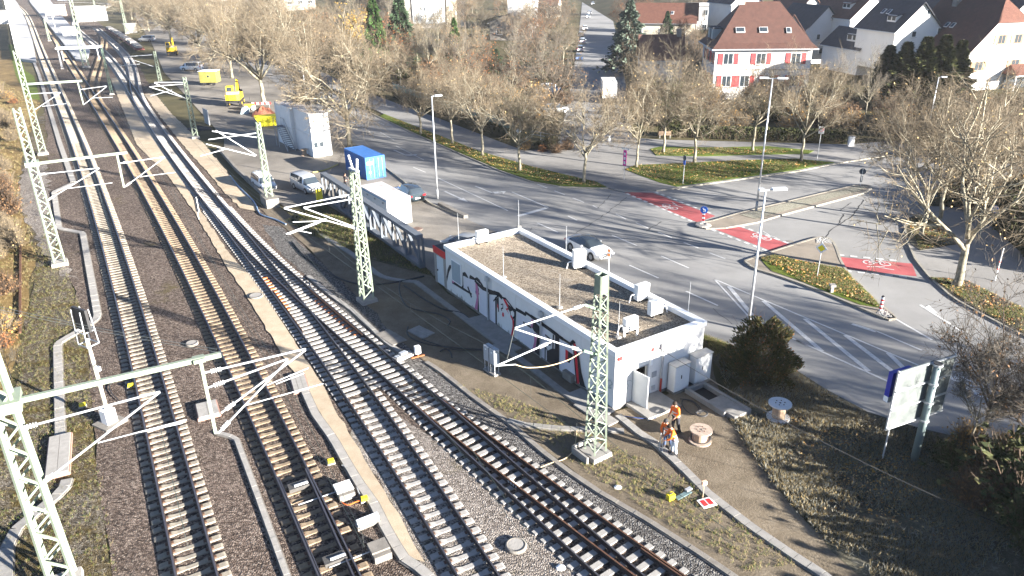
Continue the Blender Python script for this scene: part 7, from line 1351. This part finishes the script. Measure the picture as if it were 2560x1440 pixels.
for k, (poly, n, z) in enumerate((([(960, 288), (1060, 326), (1200, 381), (1330, 419), (1420, 441), (1490, 457), (1515, 469), (1400, 465), (1250, 424), (1030, 328)], 5000, .1), ([(1562, 426), (1590, 415), (1850, 403), (1990, 399), (2080, 408), (1850, 445), (1690, 466)], 5000, .1), ([(1900, 650), (1935, 642), (2060, 668), (2108, 675), (2205, 775), (2010, 710)], 4000, .15), ([(1628, 376), (1800, 371), (2030, 379), (1900, 387), (1640, 389)], 2500, .1), ([(2325, 697), (2420, 706), (2560, 775), (2560, 836), (2450, 779)], 2500, .1), ([(2265, 552), (2335, 546), (2390, 612), (2300, 627)], 1500, .1))):
    tufts('lawn_grass', 'short grass of the verge', poly, n, .13, [M_G1, M_G1, M_G4, M_G2], z, 20 + k, 4)
    rng = np.random.default_rng(k); P = GP(poly); m = n; g = Geo(); xa = [p.x for p in P]; ya = [p.y for p in P]; Q = rng.uniform((min(xa), min(ya)), (max(xa), max(ya)), (m * 4, 2)); ins = np.zeros(len(Q), bool)
    for i in range(len(P)):
        x1, y1, x2, y2 = xa[i], ya[i], xa[i - 1], ya[i - 1]; c = (y1 > Q[:, 1]) != (y2 > Q[:, 1])
        with np.errstate(divide='ignore', invalid='ignore'): ins ^= c & (Q[:, 0] < (x2 - x1) * (Q[:, 1] - y1) / (y2 - y1) + x1)
    Q = Q[ins][:int(m * .28)]
    for j in range(3): g.leaves(np.c_[Q[j::3], np.full(len(Q[j::3]), z + .06)], .09, j, .6)
    tag(inst('fallen_leaves', g.mesh('fallen_leaves', [M_LEAVES[0], M_LEAVES[1], M_LEAVES[3]]), (0, 0, 0)), 'fallen leaves on the verge', 'leaves', kind='stuff')
# ================================================================ houses, hall, tower, parked cars in the side street, station
def tile_mat(name, col, col2, sx=3.2, sy=2.6, rough=.8):
    """roof tiles far off: ribs and courses as relief, each tile its own tone"""
    m = bpy.data.materials.new(name); m.use_nodes = True; nt = m.node_tree; b = nt.nodes['Principled BSDF']; b.inputs['Roughness'].default_value = rough; tc = nd(nt, 'TexCoord')
    n = nd(nt, 'TexNoise', Scale=1.3, Detail=6, Roughness=.7); nt.links.new(tc.outputs['Object'], n.inputs['Vector']); r = nd(nt, 'ValToRGB'); e = r.color_ramp.elements; e[0].position, e[1].position = .3, .7; e[0].color = (*col, 1); e[1].color = (*col2, 1); nt.links.new(n.outputs[0], r.inputs[0])
    wv = nd(nt, 'TexWave', Scale=sx, Distortion=.2, bands_direction='X'); nt.links.new(tc.outputs['Object'], wv.inputs['Vector']); mx = nd(nt, 'Mix', data_type='RGBA', blend_type='MULTIPLY'); mx.inputs[0].default_value = .55; nt.links.new(r.outputs[0], mx.inputs[6]); nt.links.new(wv.outputs[0], mx.inputs[7]); nt.links.new(mx.outputs[2], b.inputs['Base Color'])
    bp = nd(nt, 'Bump', Strength=.8, Distance=.08); nt.links.new(wv.outputs[1], bp.inputs['Height']); nt.links.new(bp.outputs[0], b.inputs['Normal']); MATS[name] = m; return m
M_TRED = tile_mat('tiles_red', (.06, .021, .014), (.105, .04, .027)); M_TMAR = tile_mat('tiles_maroon', (.055, .02, .019), (.095, .035, .03)); M_TDK = tile_mat('tiles_dark', (.028, .032, .045), (.06, .065, .085)); M_TBR = tile_mat('tiles_brown', (.12, .055, .04), (.2, .095, .07)); M_TORG = tile_mat('tiles_orange', (.12, .042, .026), (.2, .08, .05))
M_HW = mat('house_white', (.58, .57, .55), .85, var=.06, scale=.5); M_HC = mat('house_cream', (.60, .54, .42), .85, var=.12, scale=.6); M_SHR = mat('shutter_red', (.38, .045, .05), .6, var=.12, scale=2); M_SHB = mat('shutter_brown', (.26, .15, .08), .6, var=.12, scale=2); M_FR = mat('window_white', (.70, .70, .69), .5, var=.03); M_FRB = mat('window_brown', (.36, .2, .09), .5, var=.05)
def wall_window(root, P, u, n, w, h, shutters=None, frame=None, mull=True, depth=.06):
    """window centred at P on a wall with direction u and outward normal n"""
    u, n = Vector(u), Vector(n); a = atan2(u.y, u.x); fr = MB(); fr.box(P + n * .03, (w + .16, .1, h + .16), 0, a); o = fr.build('window', frame or M_FR, root)
    k = 2 if mull else 1
    for i in range(k): g_ = MB(); g_.box(P + n * .085 + u * ((i + .5) / k - .5) * w, (w / k - .08, .02, h - .06), 0, a); g_.build('pane', M_GLASS, o)
    if shutters:
        for s in (-1, 1): q = MB(); q.box(P + n * .06 + u * s * (w / 2 + .1 + w * .27), (w * .5, .07, h + .1), 0, a); q.build('shutter', shutters, o)
    s_ = MB(); s_.box(P + n * .1 + Vector((0, 0, -h / 2 - .12)), (w + .3, .22, .07), 0, a); s_.build('sill', M_CONC_L, o)
def gable(label, c, rz, W, D, ez, rzh, wall, roofm, over=.5, hip=0.0, wins=(), side_wins=(), shutters=None, frame=None, chimney=None, skylights=(), dormer=None, name='house', mull=True):
    """front gable in local x-z plane at y = 0, ridge running back along +y; c is the front left corner on the ground"""
    r = thing(name, label, 'house', (c.x, c.y, 0), rz); H = ez + rzh; b = MB()
    if hip: zc = ez + rzh * (1 - hip); xo = W / 2 * (zc - ez) / rzh; prof = [(0, 0, -.5), (W, 0, -.5), (W, 0, ez), (W - xo, 0, zc), (xo, 0, zc), (0, 0, ez)]
    else: prof = [(0, 0, -.5), (W, 0, -.5), (W, 0, ez), (W / 2, 0, H), (0, 0, ez)]
    b.extr(prof, (0, 0, 0), (0, D, 0)); b.build('wall', wall, r)
    sl = rzh / (W / 2); hd = D * .18 if hip else 0; t = .16
    for s in (0, 1):
        x0 = -over if not s else W + over; z0 = ez - over * sl; rb = MB(); f0, f1 = -over, D + over
        if hip:
            xe = W / 2 - (W / 2) * hip if not s else W / 2 + (W / 2) * hip; pts = [(x0, f0, z0), (xe, f0, H - rzh * hip), (W / 2, f0 + hd, H), (W / 2, f1, H), (x0, f1, z0)]
        else: pts = [(x0, f0, z0), (W / 2, f0, H), (W / 2, f1, H), (x0, f1, z0)]
        lo = [(p[0], p[1], p[2] + .03) for p in pts]; hi = [(p[0], p[1], p[2] + t + .03) for p in pts]; n = len(pts); fs = [tuple(range(n))[::-1], tuple(range(n, 2 * n))] + [(i, (i + 1) % n, n + (i + 1) % n, n + i) for i in range(n)]; rb.add(lo + hi, fs); ro = rb.build('roof', roofm, r)
        g_ = MB(); g_.cyl((x0, f0, z0 + .02), (x0, f1, z0 + .02), .09, n=6); g_.build('gutter', M_GALV, ro)
        if s == 0:
            for (yy, tt) in skylights:
                p = Vector((x0 + (W / 2 + over) * tt, f0 + (f1 - f0) * yy, z0 + (H - z0) * tt + t + .08)); k = MB(); k.box(p, (1.1, .8, .1), 0, 0, 1, -math.atan(sl)); k = k.build('roof_window', M_FR, ro); q = MB(); q.box(p + Vector((-.04, 0, .06)), (.9, .62, .03), 0, 0, 1, -math.atan(sl)); q.build('pane', M_GLASS, k)
            if dormer:
                yy, tt, dw, dh = dormer; p = Vector((x0 + (W / 2 + over) * tt, f0 + (f1 - f0) * yy, z0 + (H - z0) * tt)); k = MB(); k.box(p + Vector((.9, 0, dh / 2 + .1)), (1.8, dw, dh)); k = k.build('dormer', wall, ro); q = MB(); q.box(p + Vector((1.0, 0, dh + .25)), (2.6, dw + .5, .12), 0, 0, 1, -.28); q.build('dormer_roof', roofm, k)
                for j in (-.25, .25): q = MB(); q.box(p + Vector((-.02, j * dw, dh / 2 + .2)), (.05, dw * .36, dh * .6)); q.build('dormer_pane', M_GLASS, k)
    if hip:
        k = MB(); xe0, xe1, zc = W / 2 - W / 2 * hip - .25, W / 2 + W / 2 * hip + .25, H - rzh * hip - .15; pts = [(xe0, -over - .02, zc), (xe1, -over - .02, zc), (W / 2, -over + hd, H + .16)]; k.add(pts + [(p[0], p[1] + .05, p[2] + .2) for p in pts], [(0, 2, 1), (3, 4, 5), (0, 1, 4, 3), (1, 2, 5, 4), (2, 0, 3, 5)]); k.build('half_hip', MATS['tiles_orange'], r)
    for x, z, w, h in wins: wall_window(r, Vector((x, 0, z)), (1, 0, 0), (0, -1, 0), w, h, shutters, frame, mull)
    for y, z, w, h in side_wins: wall_window(r, Vector((0, y, z)), (0, 1, 0), (-1, 0, 0), w, h, shutters, frame, mull)
    if chimney:
        x, y, s, hh = chimney; zr = H - abs(x - W / 2) * sl; k = MB(); k.b2((x - s / 2, y - s / 2, zr - .6), (x + s / 2, y + s / 2, zr + hh)); k.b2((x - s / 2 - .06, y - s / 2 - .06, zr + hh), (x + s / 2 + .06, y + s / 2 + .06, zr + hh + .12)); k.build('chimney', M_HW if wall is M_HW and x < 0 else M_CONC_D, r)
    return r
# the red-shuttered house: hipped roof with flared eaves
e0 = G(1790, 120, 8.6); e1 = G(2033, 118, 8.6); W = (e1 - e0).length; hz = heading(e0, e1); mh = thing('house', 'large white house with red shutters and hipped red tile roof', 'house', (e0.x, e0.y, 0), hz); D = 12.0; ez = 8.6
b = MB(); b.b2((0, 0, -.5), (W, D, 5.0)); b.build('ground_floor_wall', M_HW, mh); b = MB(); b.b2((.02, .02, 5.0), (W - .02, D, ez)); b.build('upper_wall', M_HW, mh); b = MB(); b.b2((-.06, -.06, 4.9), (W + .06, .05, 5.08)); b.build('string_course', M_CONC_L, mh)
rh = 7.0; o_ = .7; r0, r1 = W * .30, W * .70
def hip_ring(k, z): return [(-o_ + k * (r0 + o_), -o_ + k * (D / 2 + o_), z), (W + o_ - k * (W + o_ - r1), -o_ + k * (D / 2 + o_), z), (W + o_ - k * (W + o_ - r1), D + o_ - k * (D / 2 + o_), z), (-o_ + k * (r0 + o_), D + o_ - k * (D / 2 + o_), z)]
ringz = [(0, ez - .1), (.16, ez + .75), (.35, ez + 2.2), (1, ez + rh)]; RR = [hip_ring(k, z) for k, z in ringz]
for f_ in range(4):
    b = MB(); a_, c_ = f_, (f_ + 1) % 4; V = []
    for R_ in RR: V += [R_[a_], R_[c_]]
    V += [(p[0], p[1], p[2] - .2) for p in V[:2]]
    b.add(V, [(0, 1, 3, 2), (2, 3, 5, 4), (4, 5, 7, 6), (8, 9, 1, 0)]); ro = b.build('roof', M_TRED, mh)
    if f_ == 0:
        for x, zz, w_ in ((W * .26, ez + 2.6, 1.3), (W * .5, ez + 2.6, 1.2), (W * .76, ez + 2.5, .6)):
            k = (zz - ringz[2][1]) / (ringz[3][1] - ringz[2][1]); kk = .35 + .65 * k; y = -o_ + kk * (D / 2 + o_); q = MB(); q.box((x, y - .12, zz + .1), (w_ + .2, 1.1, .12), 0, 0, 1, 0, radians(46)); q = q.build('roof_window', M_FR, ro); g_ = MB(); g_.box((x, y - .16, zz + .16), (w_, .9, .06), 0, 0, 1, 0, radians(46)); g_.build('pane', M_GLASS, q)
    if f_ == 3:
        for y in (D * .38, D * .62): q = MB(); q.box((1.0, y, ez + 1.9), (2.0, 1.3, 1.7)); q = q.build('dormer', mat('zinc', (.2, .25, .28), .6, .2, var=.1), ro); g_ = MB(); g_.box((1.1, y, ez + 2.85), (2.4, 1.6, .2)); g_.build('dormer_roof', M_TDK, q)
b = MB(); b.b2((-o_ - .1, -o_ - .1, ez - .32), (W + o_ + .1, -o_ + .05, ez - .14)); b.b2((-o_ - .1, -o_, ez - .32), (-o_ + .05, D + o_, ez - .14)); b.build('gutter', M_GALV, mh); b = MB(); b.b2((r0 - .5, D / 2 - .4, ez + rh - 2), (r0 + .5, D / 2 + .4, ez + rh + 1.0)); b.build('chimney', M_HC, mh); b = MB(); b.cyl((-.02, -.1, 0), (-.02, -.1, ez), .07, n=6); b.build('downpipe', M_GALV, mh)
for x in (W * .12, W * .46, W * .82): wall_window(mh, Vector((x + .3, .02, 6.8)), (1, 0, 0), (0, -1, 0), 1.55, 1.75, M_SHR)
for x in (W * .14, W * .33, W * .58, W * .85): wall_window(mh, Vector((x, 0, 3.1)), (1, 0, 0), (0, -1, 0), 1.5, 1.8, M_SHR)
for y in (2.2, 5.2, 8.4):
    for z in (3.1, 6.8): wall_window(mh, Vector((0, y, z)), (0, 1, 0), (-1, 0, 0), 1.2, 1.7, M_SHR)
wg = gable('rear wing of the red-shuttered house with its own red roof', Vector((e0.x, e0.y, 0)) + Matrix.Rotation(hz, 3, 'Z') @ Vector((W - 3.0, D + 1.5, 0)), hz, 6, 9, 8.8, 4.0, M_HW, M_TRED, wins=[(4.6, 5.5, .9, 1.3)]); gable('low annex with red roof left of the red-shuttered house', Vector((e0.x, e0.y, 0)) + Matrix.Rotation(hz, 3, 'Z') @ Vector((-4.0, 9, 0)), hz + radians(90), 6.0, 7.5, 6.0, 3.6, M_HW, M_TBR, chimney=(3.0, .6, .8, 1.0), side_wins=[(1.5, 4.5, .7, .9), (4.5, 4.5, .7, .9)], wins=[(3.0, 5.5, .9, 1.2)])
# the brown-shuttered house on the right
FH = radians(15); c = G(2393, 228); u = Vector((cos(FH), sin(FH), 0))
rhs = gable('white house with brown shutters and steep maroon roof at the right edge', c, FH, 17.5, 16, 6.0, 9.0, M_HW, M_TMAR, .5, .38, wins=[(3.4, 4.2, 1.7, 1.5), (11.5, 4.2, 1.7, 1.5), (7.2, 8.6, 1.5, 1.5), (10.8, 8.6, 1.5, 1.5)], shutters=M_SHB, frame=M_FRB, chimney=(7.6, 12, 1.1, 1.2), skylights=((.52, .5), (.60, .5)))
po = thing('porch', 'red-tiled porch roof on white posts before the brown-shuttered house', 'porch', c + u * 9.0 - Vector((-u.y, u.x, 0)) * 3.2, FH); b = MB(); pts = [(0, 0, 2.6), (9, 0, 2.6), (9, 3.2, 4.0), (1.6, 3.2, 4.0)]; b.add(pts + [(p[0], p[1], p[2] + .18) for p in pts], [(3, 2, 1, 0), (4, 5, 6, 7), (0, 1, 5, 4), (1, 2, 6, 5), (2, 3, 7, 6), (3, 0, 4, 7)]); b.add([(0, 0, 2.6), (1.6, 3.2, 4.0), (0, 3.2, 2.6), (0, 0, 2.78), (1.6, 3.2, 4.18), (0, 3.2, 2.78)], [(0, 1, 2), (5, 4, 3), (0, 3, 4, 1), (2, 1, 4, 5), (0, 2, 5, 3)]); b.build('roof', M_TORG, po); b = MB(); b.b2((-.1, -.1, 2.45), (9, .05, 2.62)); b.build('gutter', M_FR, po)
for x in (.2, 3.4, 6.6): b = MB(); b.cyl((x, .2, 0), (x, .2, 2.6), .13, n=8); b.build('post', M_FR, po)
b = MB(); b.b2((.5, 2.6, 0), (9, 3.0, 2.6)); b.build('dark_glazing', M_GLASS, po)
# rows of gabled houses behind, on ground that rises away from the railway
hm = MB(); nx, ny = 24, 20
for j in range(ny):
    for i in range(nx): x, y = 40 + i * 22, 150 + j * 22; t = max(0, min(1, (y - 150) / 160)) * max(0, min(1, (x - 40) / 40)); hm.v.append((x, y, -.1 + 7 * t * t * (3 - 2 * t)))
for j in range(ny - 1):
    for i in range(nx - 1): a = j * nx + i; hm.f.append((a, a + 1, a + nx + 1, a + nx)); hm.m.append(0)
structure('hillside', hm, M_EARTH)
def PX(p):
    d = Vector(p) - Vector((0, 0, CAMH)); z = -d.dot(AB); return 1280 + FPX * d.dot(CX) / z, 720 - FPX * d.dot(CY) / z
def row(label, le, re, ez, D, rise, roofm, wall=M_HW, base=0.0, hd=13, **k):
    a = G(*le, ez + base); u = Vector((cos(radians(hd)), sin(radians(hd)), 0)); W_ = 4.0
    while PX(a + u * W_)[0] < re[0] and W_ < 30: W_ += .2
    o = gable(label, a, radians(hd), W_, D, ez, rise * W_ / 2, wall, roofm, **k); o.location.z = base; return o
row('white gabled house with black roof right behind the red-shuttered one', (2012, 78), (2110, 70), 6.5, 13, 1.0, M_TDK, wins=[(3.5, 5.2, .8, 1.1), (8.5, 5.2, .9, 1.1), (6.5, 9.2, .8, 1.0), (4.6, 2.2, .9, 1.2)], base=1.0, mull=False)
row('low white house with slate-blue roof, dormer and wide eaves', (2150, 122), (2226, 106), 4.6, 12, .9, M_TDK, wins=[(8.0, 3.4, 1.1, 1.8), (9.0, 7.6, .5, .9)], dormer=(.35, .35, 3.4, 1.5), base=1.0, mull=False, skylights=((.3, .7),))
row('tall white gabled house with skylights in its dark roof', (2240, 76), (2352, 62), 6.8, 11, .95, M_TDK, wins=[(4.0, 6.0, .9, 1.0), (9.5, 6.4, .9, 1.0), (6.2, 9.8, .6, .8), (3.0, 2.8, 1.0, 1.6)], dormer=(.3, .3, 2.4, 1.3), base=3.0, mull=False, skylights=((.55, .6), (.68, .6)))
row('white house with maroon roof and shed dormer behind the slate-blue one', (2128, 44), (2228, 30), 6.5, 14, .95, M_TBR, wins=[(5.5, 5.5, .9, 1.2), (9.5, 5.5, .9, 1.2)], dormer=(.3, .35, 2.6, 1.3), base=4.0, mull=False)
row('white house with dark roof above the maroon ridge at the right', (2345, 22), (2452, 8), 6.8, 15, .9, M_TDK, wins=[(4.5, 6.4, 2.4, 1.6), (7.5, 2.8, 3.0, 1.8)], base=4.5, mull=False); row('gabled house with dark roof at the right edge behind the maroon ridge', (2505, 62), (2600, 48), 6.5, 13, .95, M_TDK, wins=[(4.5, 5.2, 1.2, 1.4)], base=3.0, mull=False)
row('far white house with maroon roof at the top edge', (1992, 30), (2062, 22), 6.5, 13, .95, M_TBR, base=4.0, mull=False, wins=[(5, 5, 1, 1.2)]); row('white gable with dark roof just left of the yellowish conifer', (1830, 8), (1905, 0), 7.0, 13, .9, M_TDK, wins=[(5, 5, 1, 1.2)], base=4.0, mull=False); row('far house at the top edge between two dark roofs', (2068, 18), (2120, 10), 6.5, 13, .95, M_TDK, wins=[(5, 5, 1, 1.2)], base=5.0, mull=False)
row('far dark-roofed house with small dormers at the top right corner', (2430, -15), (2520, -28), 6.5, 14, .9, M_TDK, dormer=(.3, .4, 2.0, 1.2), base=6.0, mull=False); row('far white gable at the top edge right of the tall gabled house', (2255, -8), (2330, -18), 6.8, 14, .9, M_TDK, base=6.0, mull=False); row('white gable far behind at the right top corner', (2530, -8), (2600, -18), 6.8, 14, .9, M_TDK, base=6.0, mull=False)
a, b_ = G(1588, 55, 6.0), G(1738, 56, 6.0); hh_ = heading(a, b_); og = gable('long cream house with orange tile roof beyond the cedar', b_, hh_ + radians(90), 10, (b_ - a).length, 6.0, 4.6, M_HC, M_TORG, side_wins=[(3, 3.6, 1.2, 1.4), (9, 3.6, 1.2, 1.4), (15, 3.6, 1.2, 1.4)], skylights=((.4, .5),))
gable('small orange-roofed house left of the side street at the top edge', G(1392, 45), hh_ + radians(90), 9, 12, 5.0, 4.0, M_HC, M_TORG, side_wins=[(3, 3, 1.2, 1.4), (8, 3, 1.2, 1.4)])
def block(name, label, le, re, z0, z1, D, wall, rowsn, cols, roofm=None, wz=(1.4, 1.6), cat='building', ez=None):
    a, b_ = G(*le, z0), G(*re, z0); W_ = (b_ - a).length; r = thing(name, label, cat, (a.x, a.y, 0), heading(a, b_)); b = MB(); b.b2((0, 0, -.5), (W_, D, z1)); b.build('wall', wall, r); b = MB(); b.b2((-.4, -.4, z1), (W_ + .4, D + .4, z1 + .5)); b.build('roof', roofm or M_HW, r)
    for i in range(rowsn):
        for j in range(cols): wall_window(r, Vector(((j + .5) * W_ / cols, 0, (i + .55) * z1 / rowsn)), (1, 0, 0), (0, -1, 0), wz[0], wz[1])
    return r, W_
block('tower_block', 'plain white tower block at the top edge above the wood', (1270, 72), (1334, 72), 0, 26, 12, M_HW, 0, 0); block('flat_house', 'small white flat-roofed house right of the orange roof', (1720, 62), (1775, 62), 3, 8.5, 8, M_HW, 2, 2); fl, fw = block('station_hall', 'long low hall with thick white roof edge at the top left of centre', (545, 40), (790, 22), 0, 6.5, 30, M_CONC_D, 1, 9, M_COPE, (3.0, 1.6))
# hall with the gridded window
hl, hw_ = block('church_hall', 'concrete hall with a tall gridded window and cream side wall', (1005, 72), (1160, 66), 0, 22, 16, M_CONC_D, 0, 0); x0, x1 = hw_ * .18, hw_ * .70; b = MB(); b.b2((x0, -.4, 1.5), (x1, .0, 21.5)); gw = b.build('window', mat('milk_glass', (.62, .66, .66), .3, var=.08, scale=.6), hl)
for i in range(9): q = MB(); q.b2((x0 + (x1 - x0) * i / 8 - .08, -.5, 1.5), (x0 + (x1 - x0) * i / 8 + .08, -.4, 21.5)); q.build('mullion', M_GREY, gw)
for i in range(13): q = MB(); q.b2((x0, -.49, 1.5 + 20 * i / 12 - .08), (x1, -.41, 1.5 + 20 * i / 12 + .08)); q.build('transom', M_GREY, gw)
b = MB(); b.b2((hw_ * .72, -1.0, -.5), (hw_ * 1.02, .0, 22.5)); b.build('cream_wall', M_HC, hl)
gable('brown-timbered low building with slanted roof in the wood', G(1225, 100), radians(-15), 12, 9, 5, 2.5, M_CONC_D, M_TDK, wins=[(3, 2.5, 1.6, 1.6), (8, 2.5, 1.6, 1.6)])
# parked cars and a lorry in the side street
cols = [M_CARW, M_SILV, M_DKCAR, M_BLUC, M_GRYCAR]; SD = heading(G(1490, 250), G(1487, 20)); words = ['white', 'silver', 'dark', 'blue', 'grey']
for i, (px, k) in enumerate((((1450, 128), 0), ((1456, 108), 0), ((1452, 92), 1), ((1462, 75), 0), ((1470, 45), 1), ((1474, 35), 0), ((1482, 12), 1), ((1486, -4), 2), ((1447, 150), 3), ((1543, 100), 2), ((1350, 290), 2), ((1390, 282), 4))): vehicle('parked_car', words[k] + ' car ' + ['near the lower end of the parked row in the side street', 'parked third from the lower end in the side street', 'parked in the middle of the side street row', 'parked opposite the cedar in the side street', 'parked in the upper side street in sunlight', 'parked close behind a silver one up the side street', 'far up the side street', 'at the very top of the side street', 'lowest of the parked row in the side street', 'in the shade of the cedar', 'half hidden by trees left of the side street', 'glimpsed between trees by the path'][i], G(*px), SD if i < 10 else .3, cols[k], HATCH, False, ((1.25, .33), (-1.25, .33)), HAT_C, lights=i < 3)
tk = thing('box_lorry', 'white box lorry parked at the lower end of the side street', 'lorry', G(1520, 250), SD + .05); b = MB(); b.b2((-3.5, -1.2, .9), (2.2, 1.2, 3.6)); b.build('box', M_CWHITE, tk); b = MB(); b.b2((2.3, -1.1, .5), (4.0, 1.1, 2.6)); b.build('cab', M_CARW, tk); b = MB(); b.b2((-3.6, -1.1, .4), (3.9, 1.1, .9)); b.build('chassis', M_BLACK, tk)
for x in (-2.2, 2.9):
    for y in (-1.1, 1.1): b = MB(); b.cyl((x, y - .15, .45), (x, y + .15, .45), .45, n=14); b.build('wheel', M_TYRE, tk)
for s in (-.9, .9): b = MB(); b.box((-3.55, s, .8), (.1, .3, .15)); b.build('taillight', MATS['taillight'], tk)
vehicle('parked_van', 'white van glimpsed through the trees left of the lorry', G(1372, 235), .25, M_CARW, VAN, False, ((1.5, .34), (-1.5, .34)), VAN_C, 'van')
# ---- station in the far left
M_PLAT = mat('platform_top', (.36, .36, .36), .85, var=.15, scale=.5); M_PEDGE = mat('platform_edge', (.6, .6, .58), .8, var=.1)
def platform(px, z, label):
    b = MB(); b.prism([(p.x, p.y) for p in GP(px)], -.1, z); o = b.build('platform', M_PLAT, origin=True); tag(o, label, 'platform')
platform([(48, 152), (92, 158), (82, 105), (66, 55), (46, 12), (28, -12), (8, -12), (22, 40), (36, 100)], .55, 'pale station platform left of the leftmost track'); platform([(76, 8), (112, 52), (150, 100), (190, 152), (216, 156), (226, 130), (200, 95), (158, 45), (118, -8), (70, -8)], .55, 'island platform between the far tracks')
sh = thing('platform_shelter', 'white flat roofed shelter at the end of the island platform', 'shelter', G(204, 150, .55) + Vector((0, 0, 0)), .2); b = MB(); b.b2((-5.0, -1.6, 2.9), (5.0, 1.6, 3.3)); b.build('roof', M_WHITE, sh)
for x in (-4.2, 4.2): b = MB(); b.cyl((x, 0, 0), (x, 0, 2.9), .15, n=8); b.build('post', M_GALV, sh)
for l, px, s, m, nm, ct in (('small white hut on the island platform', (175, 92), (4, 3, 3.2), M_WHITE, 'platform_hut', 'hut'), ('pinkish concrete box beyond the island platform', (142, 40), (9, 5, 5), mat('pink_concrete', (.5, .4, .33), .85, var=.1), 'relay_house', 'building'), ('white service building beside the far tracks', (232, 52), (12, 6, 6), M_WHITE, 'service_building', 'building'), ('small grey hut below the tall mast', (328, 82), (4, 3, 3), M_CONC, 'trackside_hut', 'hut'), ('low blue-grey building near the top left corner', (205, -2), (30, 8, 5), mat('blue_grey_wall', (.3, .38, .45), .7, var=.1), 'depot_building', 'building'), ('white goods building at the left edge behind the platform', (-20, 60), (14, 10, 5), M_HW, 'goods_building', 'building')):
    r = thing(nm, l, ct, G(*px), .5); b = MB(); b.b2((-s[0] / 2, -s[1] / 2, 0), (s[0] / 2, s[1] / 2, s[2])); b.build('wall', m, r); b = MB(); b.b2((-s[0] / 2 - .3, -s[1] / 2 - .3, s[2]), (s[0] / 2 + .3, s[1] / 2 + .3, s[2] + .25)); b.build('roof', M_CONC_L, r); b = MB(); b.b2((-.5, -s[1] / 2 - .05, 0), (.5, -s[1] / 2, 2.1)); b.build('door', M_GREY, r)
tr_ = thing('flat_wagon_row', 'long dark reddish row of flat wagons beside the branch track', 'wagon', (0, 0, 0)); Q = poly_path(GP([(272, 78), (300, 95), (330, 115), (352, 132)]), 12)
for i in range(len(Q) - 1): a, b_ = Vector((*Q[i], 0)), Vector((*Q[i + 1], 0)); d = (b_ - a).normalized() * .5; b = MB(); b.bar(a + d + Vector((0, 0, .9)), b_ - d + Vector((0, 0, .9)), 2.4, .5); b.build('wagon_deck', mat('wagon_red', (.14, .045, .04), .8, var=.2), tr_); b = MB(); b.bar(a + d * 2 + Vector((0, 0, 1.5)), b_ - d * 2 + Vector((0, 0, 1.5)), 1.6, .6); b.build('load', M_CONC_L, tr_)
for i, px in enumerate(((22, 45), (36, 90), (46, 140), (120, 60), (142, 85))): r = thing('platform_lamp', ['platform lamp nearest the top of the pale platform', 'platform lamp in the middle of the pale platform', 'platform lamp at the near end of the pale platform', 'lamp far along the island platform', 'lamp near the hut on the island platform'][i], 'lamp', G(*px)); b = MB(); b.cyl((0, 0, .5), (0, 0, 6), .09, n=6); b.build('pole', M_WHITE, r); b = MB(); b.box((.3, 0, 6), (.9, .25, .12)); b.build('lamp_head', M_WHITE, r)
fe = thing('platform_fence', 'white picket fence along the outer edge of the pale platform', 'fence', (0, 0, 0)); Q = poly_path(GP([(46, 150), (34, 100), (20, 40), (8, -8)]), 3)
for i in range(len(Q) - 1):
    a, b_ = Vector((*Q[i], .55)), Vector((*Q[i + 1], .55)); b = MB()
    for k in range(10): p = a.lerp(b_, k / 10); b.bar(p, p + Vector((0, 0, 1.5)), .12)
    b.bar(a + Vector((0, 0, 1.4)), b_ + Vector((0, 0, 1.4)), .1); b.bar(a + Vector((0, 0, .5)), b_ + Vector((0, 0, .5)), .1); o = b.build('fence_panel', M_WHITE, fe)
# ================================================================ thin winter haze round the whole place
hz_ = MB(); hz_.b2((-900, -55, -1.2), (900, 900, 40)); ho = hz_.build('haze', []); ho['kind'] = 'stuff'; ho['label'] = 'thin pale winter haze'
hm_ = bpy.data.materials.new('haze'); hm_.use_nodes = True; n_ = hm_.node_tree; n_.nodes.clear(); vo = n_.nodes.new('ShaderNodeVolumePrincipled'); ou = n_.nodes.new('ShaderNodeOutputMaterial')
vo.inputs['Color'].default_value = (.93, .95, 1, 1); vo.inputs['Density'].default_value = .0001; vo.inputs['Anisotropy'].default_value = .0; n_.links.new(vo.outputs[0], ou.inputs['Volume']); ho.data.materials.append(hm_)
